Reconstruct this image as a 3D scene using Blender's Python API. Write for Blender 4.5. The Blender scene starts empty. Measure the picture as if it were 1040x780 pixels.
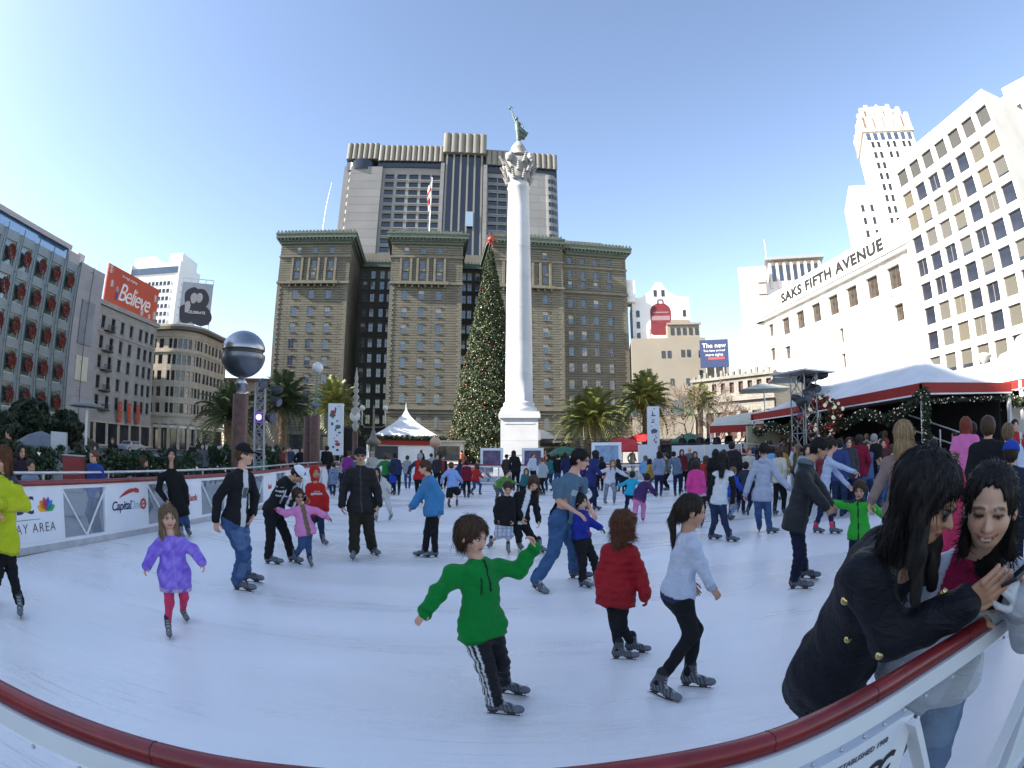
import bpy, math, random
import numpy as np
from mathutils import Vector, Matrix
rnd = random.Random(7)
R = math.radians
scene = bpy.context.scene
col = scene.collection

# ------------------------------------------------------------------ camera (a wide fisheye lens, eye height 1.72 m)
cam_data = bpy.data.cameras.new('camera')
cam = bpy.data.objects.new('camera', cam_data); col.objects.link(cam)
EYE = 1.72; PITCH = R(6.7); FOC = 575.0
cam.location = (0, 0, EYE); cam.rotation_euler = (R(90) + PITCH, 0, 0)
cam_data.type = 'PANO'; cam_data.sensor_width = 36; cam_data.sensor_fit = 'HORIZONTAL'
for holder in (cam_data, getattr(cam_data, 'cycles', None)):
    try:
        holder.panorama_type = 'FISHEYE_EQUISOLID'; holder.fisheye_lens = FOC / 1040 * 36; holder.fisheye_fov = R(180)
    except Exception: pass
cam_data.clip_start = 0.05; cam_data.clip_end = 4000
scene.camera = cam

# ------------------------------------------------------------------ light
SUN_EL = R(31); SUN_AZ = math.atan2(-0.955, -0.30)          # compass bearing from +Y towards +X: the sun stands to the left, a little behind
world = bpy.data.worlds.new('World'); scene.world = world; world.use_nodes = True
nt = world.node_tree; sky = nt.nodes.new('ShaderNodeTexSky'); sky.sky_type = 'NISHITA'; sky.sun_disc = False
sky.sun_elevation = SUN_EL; sky.sun_rotation = SUN_AZ; sky.air_density = 1.0; sky.dust_density = .5; sky.ozone_density = 1.0
bg = nt.nodes['Background']; bg.inputs['Strength'].default_value = 0.118
hs_ = nt.nodes.new('ShaderNodeHueSaturation'); hs_.inputs['Hue'].default_value = .504; hs_.inputs['Saturation'].default_value = .95; nt.links.new(sky.outputs[0], hs_.inputs['Color']); nt.links.new(hs_.outputs[0], bg.inputs['Color'])
sl = bpy.data.lights.new('sun', 'SUN'); sl.energy = 5.0; sl.angle = R(0.5); sl.color = (1, 0.93, 0.82)
so = bpy.data.objects.new('sun', sl); col.objects.link(so)
sdir = Vector((math.sin(SUN_AZ) * math.cos(SUN_EL), math.cos(SUN_AZ) * math.cos(SUN_EL), math.sin(SUN_EL)))
so.rotation_euler = sdir.to_track_quat('Z', 'Y').to_euler()
vs = scene.view_settings
vs.view_transform = 'Standard'; vs.look = 'None'; vs.gamma = 1; vs.use_curve_mapping = False; vs.exposure = 1.45
scene.cycles.max_bounces = 6; scene.cycles.transparent_max_bounces = 12
scene.cycles.use_denoising = True

# ------------------------------------------------------------------ measuring: a ray of the lens, met with a distance
def _ray(px, py):
    dx, dy = px - 520, 390 - py; r = math.hypot(dx, dy); th = 2 * math.asin(r / 2 / FOC); ph = math.atan2(dy, dx)
    v = (math.sin(th) * math.cos(ph), math.cos(th), math.sin(th) * math.sin(ph)); c, s = math.cos(PITCH), math.sin(PITCH)
    return Vector((v[0], c * v[1] - s * v[2], s * v[1] + c * v[2]))
def gnd(px, py, z=0):
    v = _ray(px, py); t = (z - EYE) / v.z; return Vector((v.x * t, v.y * t, z))
def at_dist(px, py, D):
    v = _ray(px, py); t = D / math.hypot(v.x, v.y); return Vector((v.x * t, v.y * t, EYE + v.z * t))

# ------------------------------------------------------------------ materials
def lin(h):
    h = h.lstrip('#'); o = []
    for i in (0, 2, 4):
        x = int(h[i:i + 2], 16) / 255; o.append(x / 12.92 if x <= .04045 else ((x + .055) / 1.055) ** 2.4)
    return tuple(o)
M = {}
def mat(name, c, rough=.7, metal=0, var=.15, scale=3., bump=0., bscale=40., spec=.5, attr=False, emit=None, brick=None, coat=0, sheen=0, detail=6, stretch=None, ior=None, crease=None):
    """Principled with a noise mottling; c is linear RGB or '#hex'; attr multiplies by the mesh's own colour attribute."""
    if name in M: return M[name]
    if isinstance(c, str): c = lin(c)
    m = bpy.data.materials.new(name); m.use_nodes = True; n = m.node_tree.nodes; l = m.node_tree.links; p = n['Principled BSDF']
    tc = n.new('ShaderNodeTexCoord'); no = n.new('ShaderNodeTexNoise'); no.inputs['Scale'].default_value = scale; no.inputs['Detail'].default_value = detail
    src = tc.outputs['Object']
    if stretch:
        mp = n.new('ShaderNodeMapping'); mp.inputs['Scale'].default_value = stretch; l.new(src, mp.inputs[0]); src = mp.outputs[0]
    l.new(src, no.inputs['Vector'])
    rp = n.new('ShaderNodeMapRange'); rp.inputs[1].default_value = .25; rp.inputs[2].default_value = .75; rp.inputs[3].default_value = 1 - var; rp.inputs[4].default_value = 1 + var
    l.new(no.outputs[0], rp.inputs[0])
    mx = n.new('ShaderNodeMix'); mx.data_type = 'RGBA'; mx.blend_type = 'MULTIPLY'; mx.inputs[0].default_value = 1
    mx.inputs[6].default_value = (*c, 1)
    if attr:
        a = n.new('ShaderNodeAttribute'); a.attribute_name = 'Col'; l.new(a.outputs['Color'], mx.inputs[6])
    l.new(rp.outputs[0], mx.inputs[7]); out = mx.outputs[2]; h = None
    if brick:
        bw, bh, mo, mc = brick
        sp = n.new('ShaderNodeSeparateXYZ'); l.new(tc.outputs['Object'], sp.inputs[0]); ad = n.new('ShaderNodeMath'); l.new(sp.outputs[0], ad.inputs[0]); l.new(sp.outputs[1], ad.inputs[1])
        cb = n.new('ShaderNodeCombineXYZ'); l.new(ad.outputs[0], cb.inputs[0]); l.new(sp.outputs[2], cb.inputs[1])
        b = n.new('ShaderNodeTexBrick'); l.new(cb.outputs[0], b.inputs['Vector']); b.inputs['Scale'].default_value = 1; b.inputs['Brick Width'].default_value = bw; b.inputs['Row Height'].default_value = bh
        b.inputs['Mortar Size'].default_value = mo; b.inputs['Color1'].default_value = (1, 1, 1, 1); b.inputs['Color2'].default_value = (.88, .88, .88, 1); b.inputs['Mortar'].default_value = (mc, mc, mc, 1)
        m2 = n.new('ShaderNodeMix'); m2.data_type = 'RGBA'; m2.blend_type = 'MULTIPLY'; m2.inputs[0].default_value = 1; l.new(out, m2.inputs[6]); l.new(b.outputs['Color'], m2.inputs[7]); out = m2.outputs[2]
        bb = n.new('ShaderNodeBump'); bb.inputs['Distance'].default_value = mo; bb.inputs['Strength'].default_value = .8; bb.invert = True; l.new(b.outputs['Fac'], bb.inputs['Height']); h = bb
    l.new(out, p.inputs['Base Color'])
    p.inputs['Roughness'].default_value = rough; p.inputs['Metallic'].default_value = metal
    p.inputs['Specular IOR Level'].default_value = spec; p.inputs['Coat Weight'].default_value = coat; p.inputs['Sheen Weight'].default_value = sheen
    if ior: p.inputs['IOR'].default_value = ior
    if bump:
        n2 = n.new('ShaderNodeTexNoise'); n2.inputs['Scale'].default_value = bscale; n2.inputs['Detail'].default_value = 5; l.new(src, n2.inputs['Vector'])
        b = n.new('ShaderNodeBump'); b.inputs['Strength'].default_value = 1; b.inputs['Distance'].default_value = bump; l.new(n2.outputs[0], b.inputs['Height'])
        if h: l.new(h.outputs[0], b.inputs['Normal'])
        h = b
    if crease:
        n3 = n.new('ShaderNodeTexNoise'); n3.inputs['Scale'].default_value = crease[1]; n3.inputs['Detail'].default_value = 3; n3.inputs['Distortion'].default_value = 1.8; n3.inputs['Roughness'].default_value = .55; mp3 = n.new('ShaderNodeMapping'); mp3.inputs['Scale'].default_value = (1, 1, 1.7); l.new(tc.outputs['Object'], mp3.inputs[0]); l.new(mp3.outputs[0], n3.inputs['Vector'])
        b = n.new('ShaderNodeBump'); b.inputs['Strength'].default_value = 1; b.inputs['Distance'].default_value = crease[0]; l.new(n3.outputs[0], b.inputs['Height'])
        if h: l.new(h.outputs[0], b.inputs['Normal'])
        h = b
    if h: l.new(h.outputs[0], p.inputs['Normal'])
    if emit:
        p.inputs['Emission Color'].default_value = (*emit[0], 1); p.inputs['Emission Strength'].default_value = emit[1]
    M[name] = m; return m
def clear_mat(name, tint, alpha, rough=.05):
    m = mat(name, tint, rough=rough, var=.05, ior=1.45); m.node_tree.nodes['Principled BSDF'].inputs['Alpha'].default_value = alpha; return m

# ------------------------------------------------------------------ objects
def link(o, parent=None):
    col.objects.link(o)
    if parent is not None: o.parent = parent
    return o
def tag(o, label=None, cat=None, group=None, kind=None):
    if label: o['label'] = label
    if cat: o['category'] = cat
    if group: o['group'] = group
    if kind: o['kind'] = kind
    return o
def empty(name, loc=(0, 0, 0), rz=0, label=None, cat=None, group=None, parent=None, rot=None):
    o = bpy.data.objects.new(name, None); o.location = loc; o.rotation_euler = rot if rot else (0, 0, rz); o.empty_display_size = .2; link(o, parent)
    return tag(o, label, cat, group)
def put(name, me, parent=None, loc=(0, 0, 0), rz=0, rot=None, sc=None):
    o = bpy.data.objects.new(name, me); o.location = loc; o.rotation_euler = rot if rot else (0, 0, rz)
    if sc: o.scale = (sc,) * 3 if not hasattr(sc, '__len__') else sc
    return link(o, parent)
def copy_tree(o, loc=None, rz=None, sc=None, label=None, parent=None, name=None):
    kids = [c for c in o.children]; c = o.copy(); col.objects.link(c)
    if name: c.name = name
    if parent is not None: c.parent = parent
    if loc is not None: c.location = loc
    if rz is not None: c.rotation_euler = (0, 0, rz)
    if sc is not None: c.scale = (sc,) * 3
    if label: c['label'] = label
    for k in kids: copy_tree(k, parent=c)
    return c
class MB:
    """collects faces, then links them as one mesh object"""
    def __init__(s): s.v = []; s.f = []; s.m = []; s.sm = []; s.mi = 0
    def add(s, vs, fs, sm=False):
        b = len(s.v); s.v += [tuple(v) for v in vs]
        for f in fs: s.f.append([i + b for i in f]); s.m.append(s.mi); s.sm.append(sm)
        return s
    def box(s, x0, x1, y0, y1, z0, z1, rz=0, c=None):
        p = [(x, y, z) for z in (z0, z1) for y in (y0, y1) for x in (x0, x1)]
        if rz:
            cx, cy = c or ((x0 + x1) / 2, (y0 + y1) / 2); ca, sa = math.cos(rz), math.sin(rz)
            p = [(cx + (x - cx) * ca - (y - cy) * sa, cy + (x - cx) * sa + (y - cy) * ca, z) for x, y, z in p]
        return s.add(p, [(0, 2, 3, 1), (4, 5, 7, 6), (0, 1, 5, 4), (2, 6, 7, 3), (0, 4, 6, 2), (1, 3, 7, 5)])
    def bar(s, a, b, w, h=None):
        """square bar from a to b"""
        a, b = Vector(a), Vector(b); h = h or w; d = (b - a).normalized(); up = Vector((0, 0, 1)) if abs(d.z) < .95 else Vector((0, 1, 0))
        r = d.cross(up).normalized(); u = r.cross(d)
        p = [q + r * (i * w / 2) + u * (j * h / 2) for q in (a, b) for j in (-1, 1) for i in (-1, 1)]
        return s.add(p, [(0, 1, 3, 2), (4, 6, 7, 5), (0, 4, 5, 1), (2, 3, 7, 6), (0, 2, 6, 4), (1, 5, 7, 3)])
    def tube(s, pts, rad, n=8, cap=True):
        pts = [Vector(p) for p in pts]; k = len(pts); rad = rad if hasattr(rad, '__len__') else [rad] * k; vs = []; pr = None
        for i, p in enumerate(pts):
            d = (pts[min(i + 1, k - 1)] - pts[max(i - 1, 0)]).normalized()
            if pr is None: up = Vector((0, 0, 1)) if abs(d.z) < .9 else Vector((1, 0, 0)); r = d.cross(up).normalized()
            else: r = (pr - d * pr.dot(d)).normalized()
            pr = r; u = r.cross(d)
            vs += [p + (r * math.cos(2 * math.pi * j / n) + u * math.sin(2 * math.pi * j / n)) * rad[i] for j in range(n)]
        fs = [(i * n + j, i * n + (j + 1) % n, (i + 1) * n + (j + 1) % n, (i + 1) * n + j) for i in range(k - 1) for j in range(n)]
        s.add(vs, fs, True)
        if cap: s.add(vs[:n], [tuple(range(n))[::-1]]); s.add(vs[-n:], [tuple(range(n))])
        return s
    def lathe(s, prof, n=24, c=(0, 0, 0), sm=True):
        vs = [(c[0] + r * math.cos(2 * math.pi * j / n), c[1] + r * math.sin(2 * math.pi * j / n), c[2] + z) for r, z in prof for j in range(n)]
        fs = [(i * n + j, i * n + (j + 1) % n, (i + 1) * n + (j + 1) % n, (i + 1) * n + j) for i in range(len(prof) - 1) for j in range(n)]
        return s.add(vs, fs, sm)
    def sphere(s, c, r, n=12, m=8, sq=(1, 1, 1)):
        pr = [(math.sin(math.pi * i / m), -math.cos(math.pi * i / m)) for i in range(m + 1)]
        vs = [(c[0] + r * a * math.cos(2 * math.pi * j / n) * sq[0], c[1] + r * a * math.sin(2 * math.pi * j / n) * sq[1], c[2] + r * z * sq[2]) for a, z in pr for j in range(n)]
        return s.add(vs, [(i * n + j, i * n + (j + 1) % n, (i + 1) * n + (j + 1) % n, (i + 1) * n + j) for i in range(m) for j in range(n)], True)
    def mesh(s, name, mats):
        me = bpy.data.meshes.new(name); me.from_pydata(s.v, [], s.f)
        for m in (mats if isinstance(mats, (list, tuple)) else [mats]): me.materials.append(m)
        me.polygons.foreach_set('material_index', s.m); me.polygons.foreach_set('use_smooth', s.sm); me.validate(); me.update(); return me
    def build(s, name, mats, parent=None, loc=(0, 0, 0), rz=0): return put(name, s.mesh(name, mats), parent, loc, rz)
def np_mesh(name, V, F, mats, smooth=True, colr=None, mi=None):
    """V (n,3), F (m,4) arrays"""
    me = bpy.data.meshes.new(name); V = np.ascontiguousarray(V, np.float32); F = np.ascontiguousarray(F, np.int32); k = F.shape[1]
    me.vertices.add(len(V)); me.vertices.foreach_set('co', V.ravel()); me.loops.add(F.size); me.loops.foreach_set('vertex_index', F.ravel())
    me.polygons.add(len(F)); me.polygons.foreach_set('loop_start', np.arange(0, F.size, k, dtype=np.int32)); me.polygons.foreach_set('loop_total', np.full(len(F), k, np.int32))
    me.polygons.foreach_set('use_smooth', np.full(len(F), smooth))
    for m in (mats if isinstance(mats, (list, tuple)) else [mats]): me.materials.append(m)
    if mi is not None: me.polygons.foreach_set('material_index', np.asarray(mi, np.int32))
    if colr is not None:
        a = me.color_attributes.new('Col', 'FLOAT_COLOR', 'POINT'); c = np.ones((len(V), 4), np.float32); c[:, :3] = colr; a.data.foreach_set('color', c.ravel())
    me.update(calc_edges=True); return me
def text_mesh(body, size, ext, m, align='CENTER', shear=0, space=1, bold=0, yscale=1):
    cu = bpy.data.curves.new('t', 'FONT'); cu.body = body; cu.size = size; cu.extrude = ext; cu.align_x = align; cu.align_y = 'CENTER'; cu.shear = shear; cu.space_character = space; cu.offset = bold; cu.resolution_u = 3
    o = bpy.data.objects.new('t', cu); col.objects.link(o); dg = bpy.context.evaluated_depsgraph_get()
    me = bpy.data.meshes.new_from_object(o.evaluated_get(dg)); bpy.data.objects.remove(o); me.materials.clear(); me.materials.append(m)
    if yscale != 1:
        for v in me.vertices: v.co.y *= yscale
    return me
def place_text(name, me, parent, u, y, z, rz=0, tilt=0):
    """stand a flat text mesh up on a facade (local -y faces the viewer)"""
    return put(name, me, parent, (u, y, z), rot=(R(90), tilt, rz))
def leaf_cloud(P, size, name, m, sq=1.0, seed=1, smooth=False, nrm=None):
    """one small quad per point, randomly turned"""
    g = np.random.default_rng(seed); n = len(P); a = g.normal(size=(n, 3)); a /= np.linalg.norm(a, axis=1)[:, None]; b = np.cross(a, g.normal(size=(n, 3))); b /= np.linalg.norm(b, axis=1)[:, None]
    s = (np.asarray(size) * (g.random(n) * .7 + .65))[:, None]
    V = np.stack([P - a * s - b * s * sq * .5, P + a * s * .2 - b * s * sq, P + a * s * 1.1, P + a * s * .2 + b * s * sq], 1).reshape(-1, 3)
    return np_mesh(name, V, np.arange(4 * n).reshape(-1, 4), m, smooth)
# ------------------------------------------------------------------ facade helpers (local frame of a building: +x along the front as seen, -y towards the viewer)
def xf(o, a):
    ca, sa = math.cos(a), math.sin(a)
    return lambda u, w, z: (o[0] + u * ca + w * sa, o[1] + u * sa - w * ca, z)
def wall(mb, u0, u1, z0, z1, holes=(), depth=.3, o=(0, 0), a=0):
    T = xf(o, a); us = sorted({u0, u1} | {h[0] for h in holes} | {h[2] for h in holes}); zs = sorted({z0, z1} | {h[1] for h in holes} | {h[3] for h in holes})
    us = [u for u in us if u0 - 1e-6 <= u <= u1 + 1e-6]; zs = [z for z in zs if z0 - 1e-6 <= z <= z1 + 1e-6]
    rows = {}
    for j in range(len(zs) - 1):
        zc = (zs[j] + zs[j + 1]) / 2; hs = [h for h in holes if h[1] < zc < h[3]]; i = 0
        # merge neighbouring solid cells of a row
        run = None
        for i in range(len(us) - 1):
            uc = (us[i] + us[i + 1]) / 2; hole = any(h[0] < uc < h[2] for h in hs)
            if not hole:
                if run is None: run = us[i]
            if hole or i == len(us) - 2:
                end = us[i] if hole else us[i + 1]
                if run is not None and end > run: mb.add([T(run, 0, zs[j]), T(end, 0, zs[j]), T(end, 0, zs[j + 1]), T(run, 0, zs[j + 1])], [(0, 1, 2, 3)])
                run = None
    for h in holes:
        q = [(h[0], h[1]), (h[2], h[1]), (h[2], h[3]), (h[0], h[3])]
        for k in range(4):
            (ua, za), (ub, zb) = q[k], q[(k + 1) % 4]
            mb.add([T(ua, 0, za), T(ua, -depth, za), T(ub, -depth, zb), T(ub, 0, zb)], [(0, 1, 2, 3)])
    return mb
_win = {}
def win_mesh(w, h, fr, gl, cols=1, rows=2, sill=None, fw=.09, head=0, nm='window', bl=0, blm=None):
    key = (round(w, 2), round(h, 2), fr.name, gl.name, cols, rows, bool(sill), fw, head, nm, bl, blm and blm.name)
    if key in _win: return _win[key]
    b = MB(); b.mi = 0
    b.box(-w / 2, -w / 2 + fw, -.05, .05, -h / 2, h / 2); b.box(w / 2 - fw, w / 2, -.05, .05, -h / 2, h / 2)
    b.box(-w / 2 + fw, w / 2 - fw, -.05, .05, h / 2 - fw, h / 2); b.box(-w / 2 + fw, w / 2 - fw, -.05, .05, -h / 2, -h / 2 + fw)
    for i in range(1, cols): x = -w / 2 + w * i / cols; b.box(x - fw / 2, x + fw / 2, -.045, .045, -h / 2 + fw, h / 2 - fw)
    for i in range(1, rows): z = -h / 2 + h * i / rows; b.box(-w / 2 + fw, w / 2 - fw, -.04, .04, z - fw / 2, z + fw / 2)
    b.mi = 1; b.add([(-w / 2 + fw, .0, -h / 2 + fw), (w / 2 - fw, .0, -h / 2 + fw), (w / 2 - fw, .0, h / 2 - fw), (-w / 2 + fw, .0, h / 2 - fw)], [(0, 1, 2, 3)])
    if bl: b.mi = 2; zb = h / 2 - fw - bl * (h - 2 * fw); b.add([(-w / 2 + fw, -.004, zb), (w / 2 - fw, -.004, zb), (w / 2 - fw, -.004, h / 2 - fw), (-w / 2 + fw, -.004, h / 2 - fw)], [(0, 1, 2, 3)])
    if sill: b.mi = 3; b.box(-w / 2 - .12, w / 2 + .12, -.45, -.06, -h / 2 - .16, -h / 2 + .0)
    if head: b.mi = 3; b.box(-w / 2 - .15, w / 2 + .15, -.42, -.1, h / 2 + .02, h / 2 + head); b.box(-.14, .14, -.5, -.421, h / 2 - .05, h / 2 + head + .15)
    me = b.mesh(nm, [fr, gl, blm or gl, sill or fr]); _win[key] = me; return me
def windows(root, T, a, holes, fr, gl, depth=.3, cols=1, rows=2, sill=None, fw=.09, head=0, blinds=(0,), blm=None, nm='window', inset=.06):
    for h in holes:
        w, hh = h[2] - h[0], h[3] - h[1]; bl = rnd.choice(blinds)
        put(nm, win_mesh(w, hh, fr, gl, cols, rows, sill, fw, head, nm, bl, blm), root, T((h[0] + h[2]) / 2, -depth + inset, (h[1] + h[3]) / 2), a)
def rooty(name, x, y, deg, label, cat='building', group=None): return empty(name, (x, y, 0), R(deg), label, cat, group)

# ------------------------------------------------------------------ materials of the place
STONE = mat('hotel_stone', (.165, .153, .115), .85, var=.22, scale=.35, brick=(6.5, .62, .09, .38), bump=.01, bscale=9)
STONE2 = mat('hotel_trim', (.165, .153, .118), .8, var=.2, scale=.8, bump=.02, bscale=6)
STONE_SHADE = mat('hotel_stone_court_shade', (.10, .093, .075), .85, var=.2, scale=.35, brick=(4.5, .62, .07, .6))  # same stone as the wings, the shade of the courts put into its colour
COPPER = mat('copper_cornice', (.085, .11, .085), .6, var=.35, scale=2, bump=.03, bscale=5)
GLASS = mat('window_glass', (.04, .06, .10), .08, var=.4, scale=.3, spec=.8, ior=1.75)
GLASSD = mat('dark_glass', (.018, .022, .03), .08, var=.2, scale=.5, spec=.7, ior=1.6)
FRW = mat('window_frame_pale', (.26, .27, .27), .5)
FRD = mat('window_frame_dark', (.05, .05, .05), .5)
BLIND = mat('blind', (.5, .47, .4), .8)
WHITEW = mat('white_render', (.76, .75, .73), .8, var=.06, scale=.25, bump=.01, bscale=3)
CONC = mat('pale_concrete', (.55, .53, .49), .8, var=.12, scale=.3, bump=.01, bscale=4)
GREYW = mat('grey_stone', (.36, .345, .33), .8, var=.15, scale=.5, brick=(1.2, .5, .03, .75))
WARMW = mat('warm_stone', (.46, .41, .33), .8, var=.15, scale=.5, brick=(1.0, .5, .03, .7))
ROOF = mat('roof_grey', (.14, .14, .14), .9)
STEEL = mat('galvanised_steel', (.55, .56, .58), .42, metal=.6, var=.12, scale=8, bump=.001, bscale=60)
WPAINT = mat('white_paint', (.74, .76, .78), .45, var=.06, scale=3, bump=.001, bscale=30)
DARKM = mat('black_metal', (.03, .03, .033), .5, var=.2)
BOARDW = mat('white_banner', (.72, .75, .80), .5, var=.05, scale=1.5)

# ------------------------------------------------------------------ ground
g = MB(); g.box(-900, 900, -500, 1500, -1.0, -.06); tag(g.build('plaza_ground', mat('granite_paving', (.14, .135, .13), .8, var=.25, scale=.6, brick=None, bump=.004, bscale=14)), kind='structure')
pv = MB(); pv.box(-44, 40, -30, 84, -.059, -.03); pm = mat('plaza_paving', (.19, .18, .165), .75, var=.22, scale=.8, bump=.003, bscale=20)
tag(pv.build('plaza_paving', pm), kind='structure')
rd = MB(); rd.box(-62, -46, -120, 400, -.059, -.045); rd.box(41, 56, -120, 400, -.059, -.045)
tag(rd.build('road', mat('asphalt', (.05, .05, .052), .85, var=.2, scale=1.2, bump=.004, bscale=30)), kind='structure')
r2 = MB(); r2.box(-300, 300, 86, 102, -.058, -.04); tag(r2.build('cross_road', M['asphalt']), kind='structure')
sw = MB(); sw.box(-300, 300, 102, 110, -.058, .08); sw.box(-70, -62, -120, 86, -.058, .08); sw.box(56, 64, -120, 86, -.058, .08); tag(sw.build('pavement', pm), kind='structure')
# ice: white, brushed by blades, slightly wet
ice_pts = [(-6.35, 3), (-6.62, 6), (-6.62, 13.5), (-7.0, 16), (-7.45, 19.5), (-7.55, 23), (-6.9, 26), (-5.2, 27.7), (9, 27.7), (10.2, 26.5), (10.6, 24), (10.6, 6.5), (6.2, 3.5), (3.8, 2.0), (2.4, 1.42), (1.658, 1.173), (1.308, 1.07), (.972, .982), (.798, .926), (.661, .883), (.496, .836), (.389, .818), (.16, .802), (-.25, .755), (-.509, .705), (-.75, .68), (-1.02, .662), (-2.6, .62), (-4.3, .95), (-5.6, 2.0)]
me = bpy.data.meshes.new('ice'); me.from_pydata([(x, y, z) for z in (-.03, 0) for x, y in ice_pts], [], [tuple(range(len(ice_pts), 2 * len(ice_pts)))]); me.update()
m = mat('ice', (.76, .83, .90), .33, var=.0, spec=.5); n = m.node_tree.nodes; l = m.node_tree.links; p = n['Principled BSDF']
tc = n.new('ShaderNodeTexCoord')
def noise(scale, stretch=None, rot=0, detail=6, rough=.6, dist=0):
    mp = n.new('ShaderNodeMapping'); mp.inputs['Scale'].default_value = stretch or (1, 1, 1); mp.inputs['Rotation'].default_value = (0, 0, rot); l.new(tc.outputs['Object'], mp.inputs[0])
    q = n.new('ShaderNodeTexNoise'); q.inputs['Scale'].default_value = scale; q.inputs['Detail'].default_value = detail; q.inputs['Roughness'].default_value = rough; q.inputs['Distortion'].default_value = dist; l.new(mp.outputs[0], q.inputs['Vector']); return q.outputs[0]
def rng(x, a, b, c, d):
    q = n.new('ShaderNodeMapRange'); q.inputs[1].default_value = a; q.inputs[2].default_value = b; q.inputs[3].default_value = c; q.inputs[4].default_value = d; l.new(x, q.inputs[0]); return q.outputs[0]
def mul(a, b, op='MULTIPLY'):
    q = n.new('ShaderNodeMath'); q.operation = op; l.new(a, q.inputs[0]); l.new(b, q.inputs[1]); return q.outputs[0]
sweep = noise(.5, (.35, 1.6, 1), .12, 5, .6, .8)                      # wide sweeps of snow dust and soft shadow bands put into the colour
s1 = noise(3, (.15, 9, 1), .35, 6, .75, 1.2); s2 = noise(2.6, (.13, 11, 1), -.6, 6, .75, 1.5); s3 = noise(3.3, (.12, 10, 1), 1.25, 6, .75, 1.3)   # blade marks
sc_ = mul(rng(s1, .63, .72, 0, .7), rng(s2, .62, .72, 0, .7), 'MAXIMUM'); sc_ = mul(sc_, rng(s3, .62, .72, 0, .7), 'MAXIMUM')
fleck = rng(noise(38, None, 0, 3), .60, .72, 0, 1)
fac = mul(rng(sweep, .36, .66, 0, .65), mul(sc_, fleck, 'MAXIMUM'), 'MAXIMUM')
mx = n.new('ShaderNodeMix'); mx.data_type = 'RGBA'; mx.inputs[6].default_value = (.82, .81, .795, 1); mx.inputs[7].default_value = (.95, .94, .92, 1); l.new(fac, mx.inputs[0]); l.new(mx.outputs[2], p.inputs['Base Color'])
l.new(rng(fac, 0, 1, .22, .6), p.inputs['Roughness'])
bp = n.new('ShaderNodeBump'); bp.inputs['Distance'].default_value = .005; bp.inputs['Strength'].default_value = .7
hh = mul(noise(30, None, 0, 5), sc_, 'ADD'); l.new(hh, bp.inputs['Height']); l.new(bp.outputs[0], p.inputs['Normal'])
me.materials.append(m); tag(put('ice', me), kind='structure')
dk = MB(); dk.box(11.0, 40, -2, 30, -.03, .22); tag(dk.build('deck', mat('deck_boards', (.16, .14, .125), .8, var=.3, scale=2, brick=(3, .14, .01, .4))), kind='structure')

# ------------------------------------------------------------------ the big stone hotel across the street
H = rooty('hotel_building', -57.8, 124.9, 8.4, 'wide olive stone hotel with three projecting wings and green copper cornices behind the white column')
wings = [(0, 18.3), (28.6, 46.2), (53.5, 71.4), (71.4, 89.2)]; cols_w = [(4.8, 9.1, 13.4), (32.3, 36.4, 40.6), (57.6, 62.4, 66.8), (73.9, 77.3, 80.7, 84.4)]
rows_w = [38.6, 34.3, 30.3, 26.2, 22.1, 17.9, 13.8]; TOPZ = 53.2
wb = MB(); hotel_h = []; hw = []
for wi, (u0, u1) in enumerate(wings):
    w = -2.6 if wi == 3 else 0; cw = 1.4; hs = []
    for uc in cols_w[wi]:
        for z in rows_w: hs.append((uc - cw / 2, z - 1.15, uc + cw / 2, z + 1.15))
        hs.append((uc - .6, 49.2, uc + .6, 50.9))
        for z in ((46.3, 1.1), (43.6, .9)): hs.append((uc - .6, z[0] - z[1], uc + .6, z[0] + z[1]))
        hs.append((uc - .6, 6.5, uc + .6, 9.3))
    wall(wb, u0, u1, 0, TOPZ, hs, .35, o=(0, 2.6 if wi == 3 else 0))
    T = xf((0, 2.6 if wi == 3 else 0), 0)
    hw += [(T, 0, h) for h in hs]
# sides of the wings and the two courts
for u, f in ((18.3, 1), (28.6, -1), (46.2, 1), (53.5, -1)):
    wb.add([(u, 0, 0), (u, 22, 0), (u, 22, TOPZ), (u, 0, TOPZ)], [(0, 1, 2, 3) if f > 0 else (3, 2, 1, 0)])
wb.add([(0, 0, 0), (0, 40, 0), (0, 40, TOPZ), (0, 0, TOPZ)], [(3, 2, 1, 0)]); wb.add([(89.2, 2.6, 0), (89.2, 40, 0), (89.2, 40, TOPZ), (89.2, 2.6, TOPZ)], [(0, 1, 2, 3)])
wb.add([(71.4, 0, 0), (71.4, 2.6, 0), (71.4, 2.6, TOPZ), (71.4, 0, TOPZ)], [(0, 1, 2, 3)])
for (u0, u1) in wings: wb.box(u0, u1, .5 if u0 < 71 else 3.1, 40, TOPZ - .2, TOPZ)
wb.box(18.3, 28.6, 22, 40, TOPZ - .2, TOPZ); wb.box(46.2, 53.5, 22, 40, TOPZ - .2, TOPZ)
wb.build('wall', STONE, H)
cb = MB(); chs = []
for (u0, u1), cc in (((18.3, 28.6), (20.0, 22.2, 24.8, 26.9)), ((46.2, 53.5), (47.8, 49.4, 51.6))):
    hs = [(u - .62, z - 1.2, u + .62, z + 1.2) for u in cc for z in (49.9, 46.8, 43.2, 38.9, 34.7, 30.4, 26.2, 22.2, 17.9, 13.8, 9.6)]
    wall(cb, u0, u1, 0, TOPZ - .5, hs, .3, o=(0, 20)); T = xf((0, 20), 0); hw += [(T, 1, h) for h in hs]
cb.build('court_wall', STONE_SHADE, H)
hw.sort(key=lambda t: (t[1], abs(t[2][0] - 40)))
front = [t for t in hw if t[1] == 0]; keep = front[:84] + [t for t in hw if t[1] == 1][:16]; rest = [t for t in hw if t not in keep]
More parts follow.
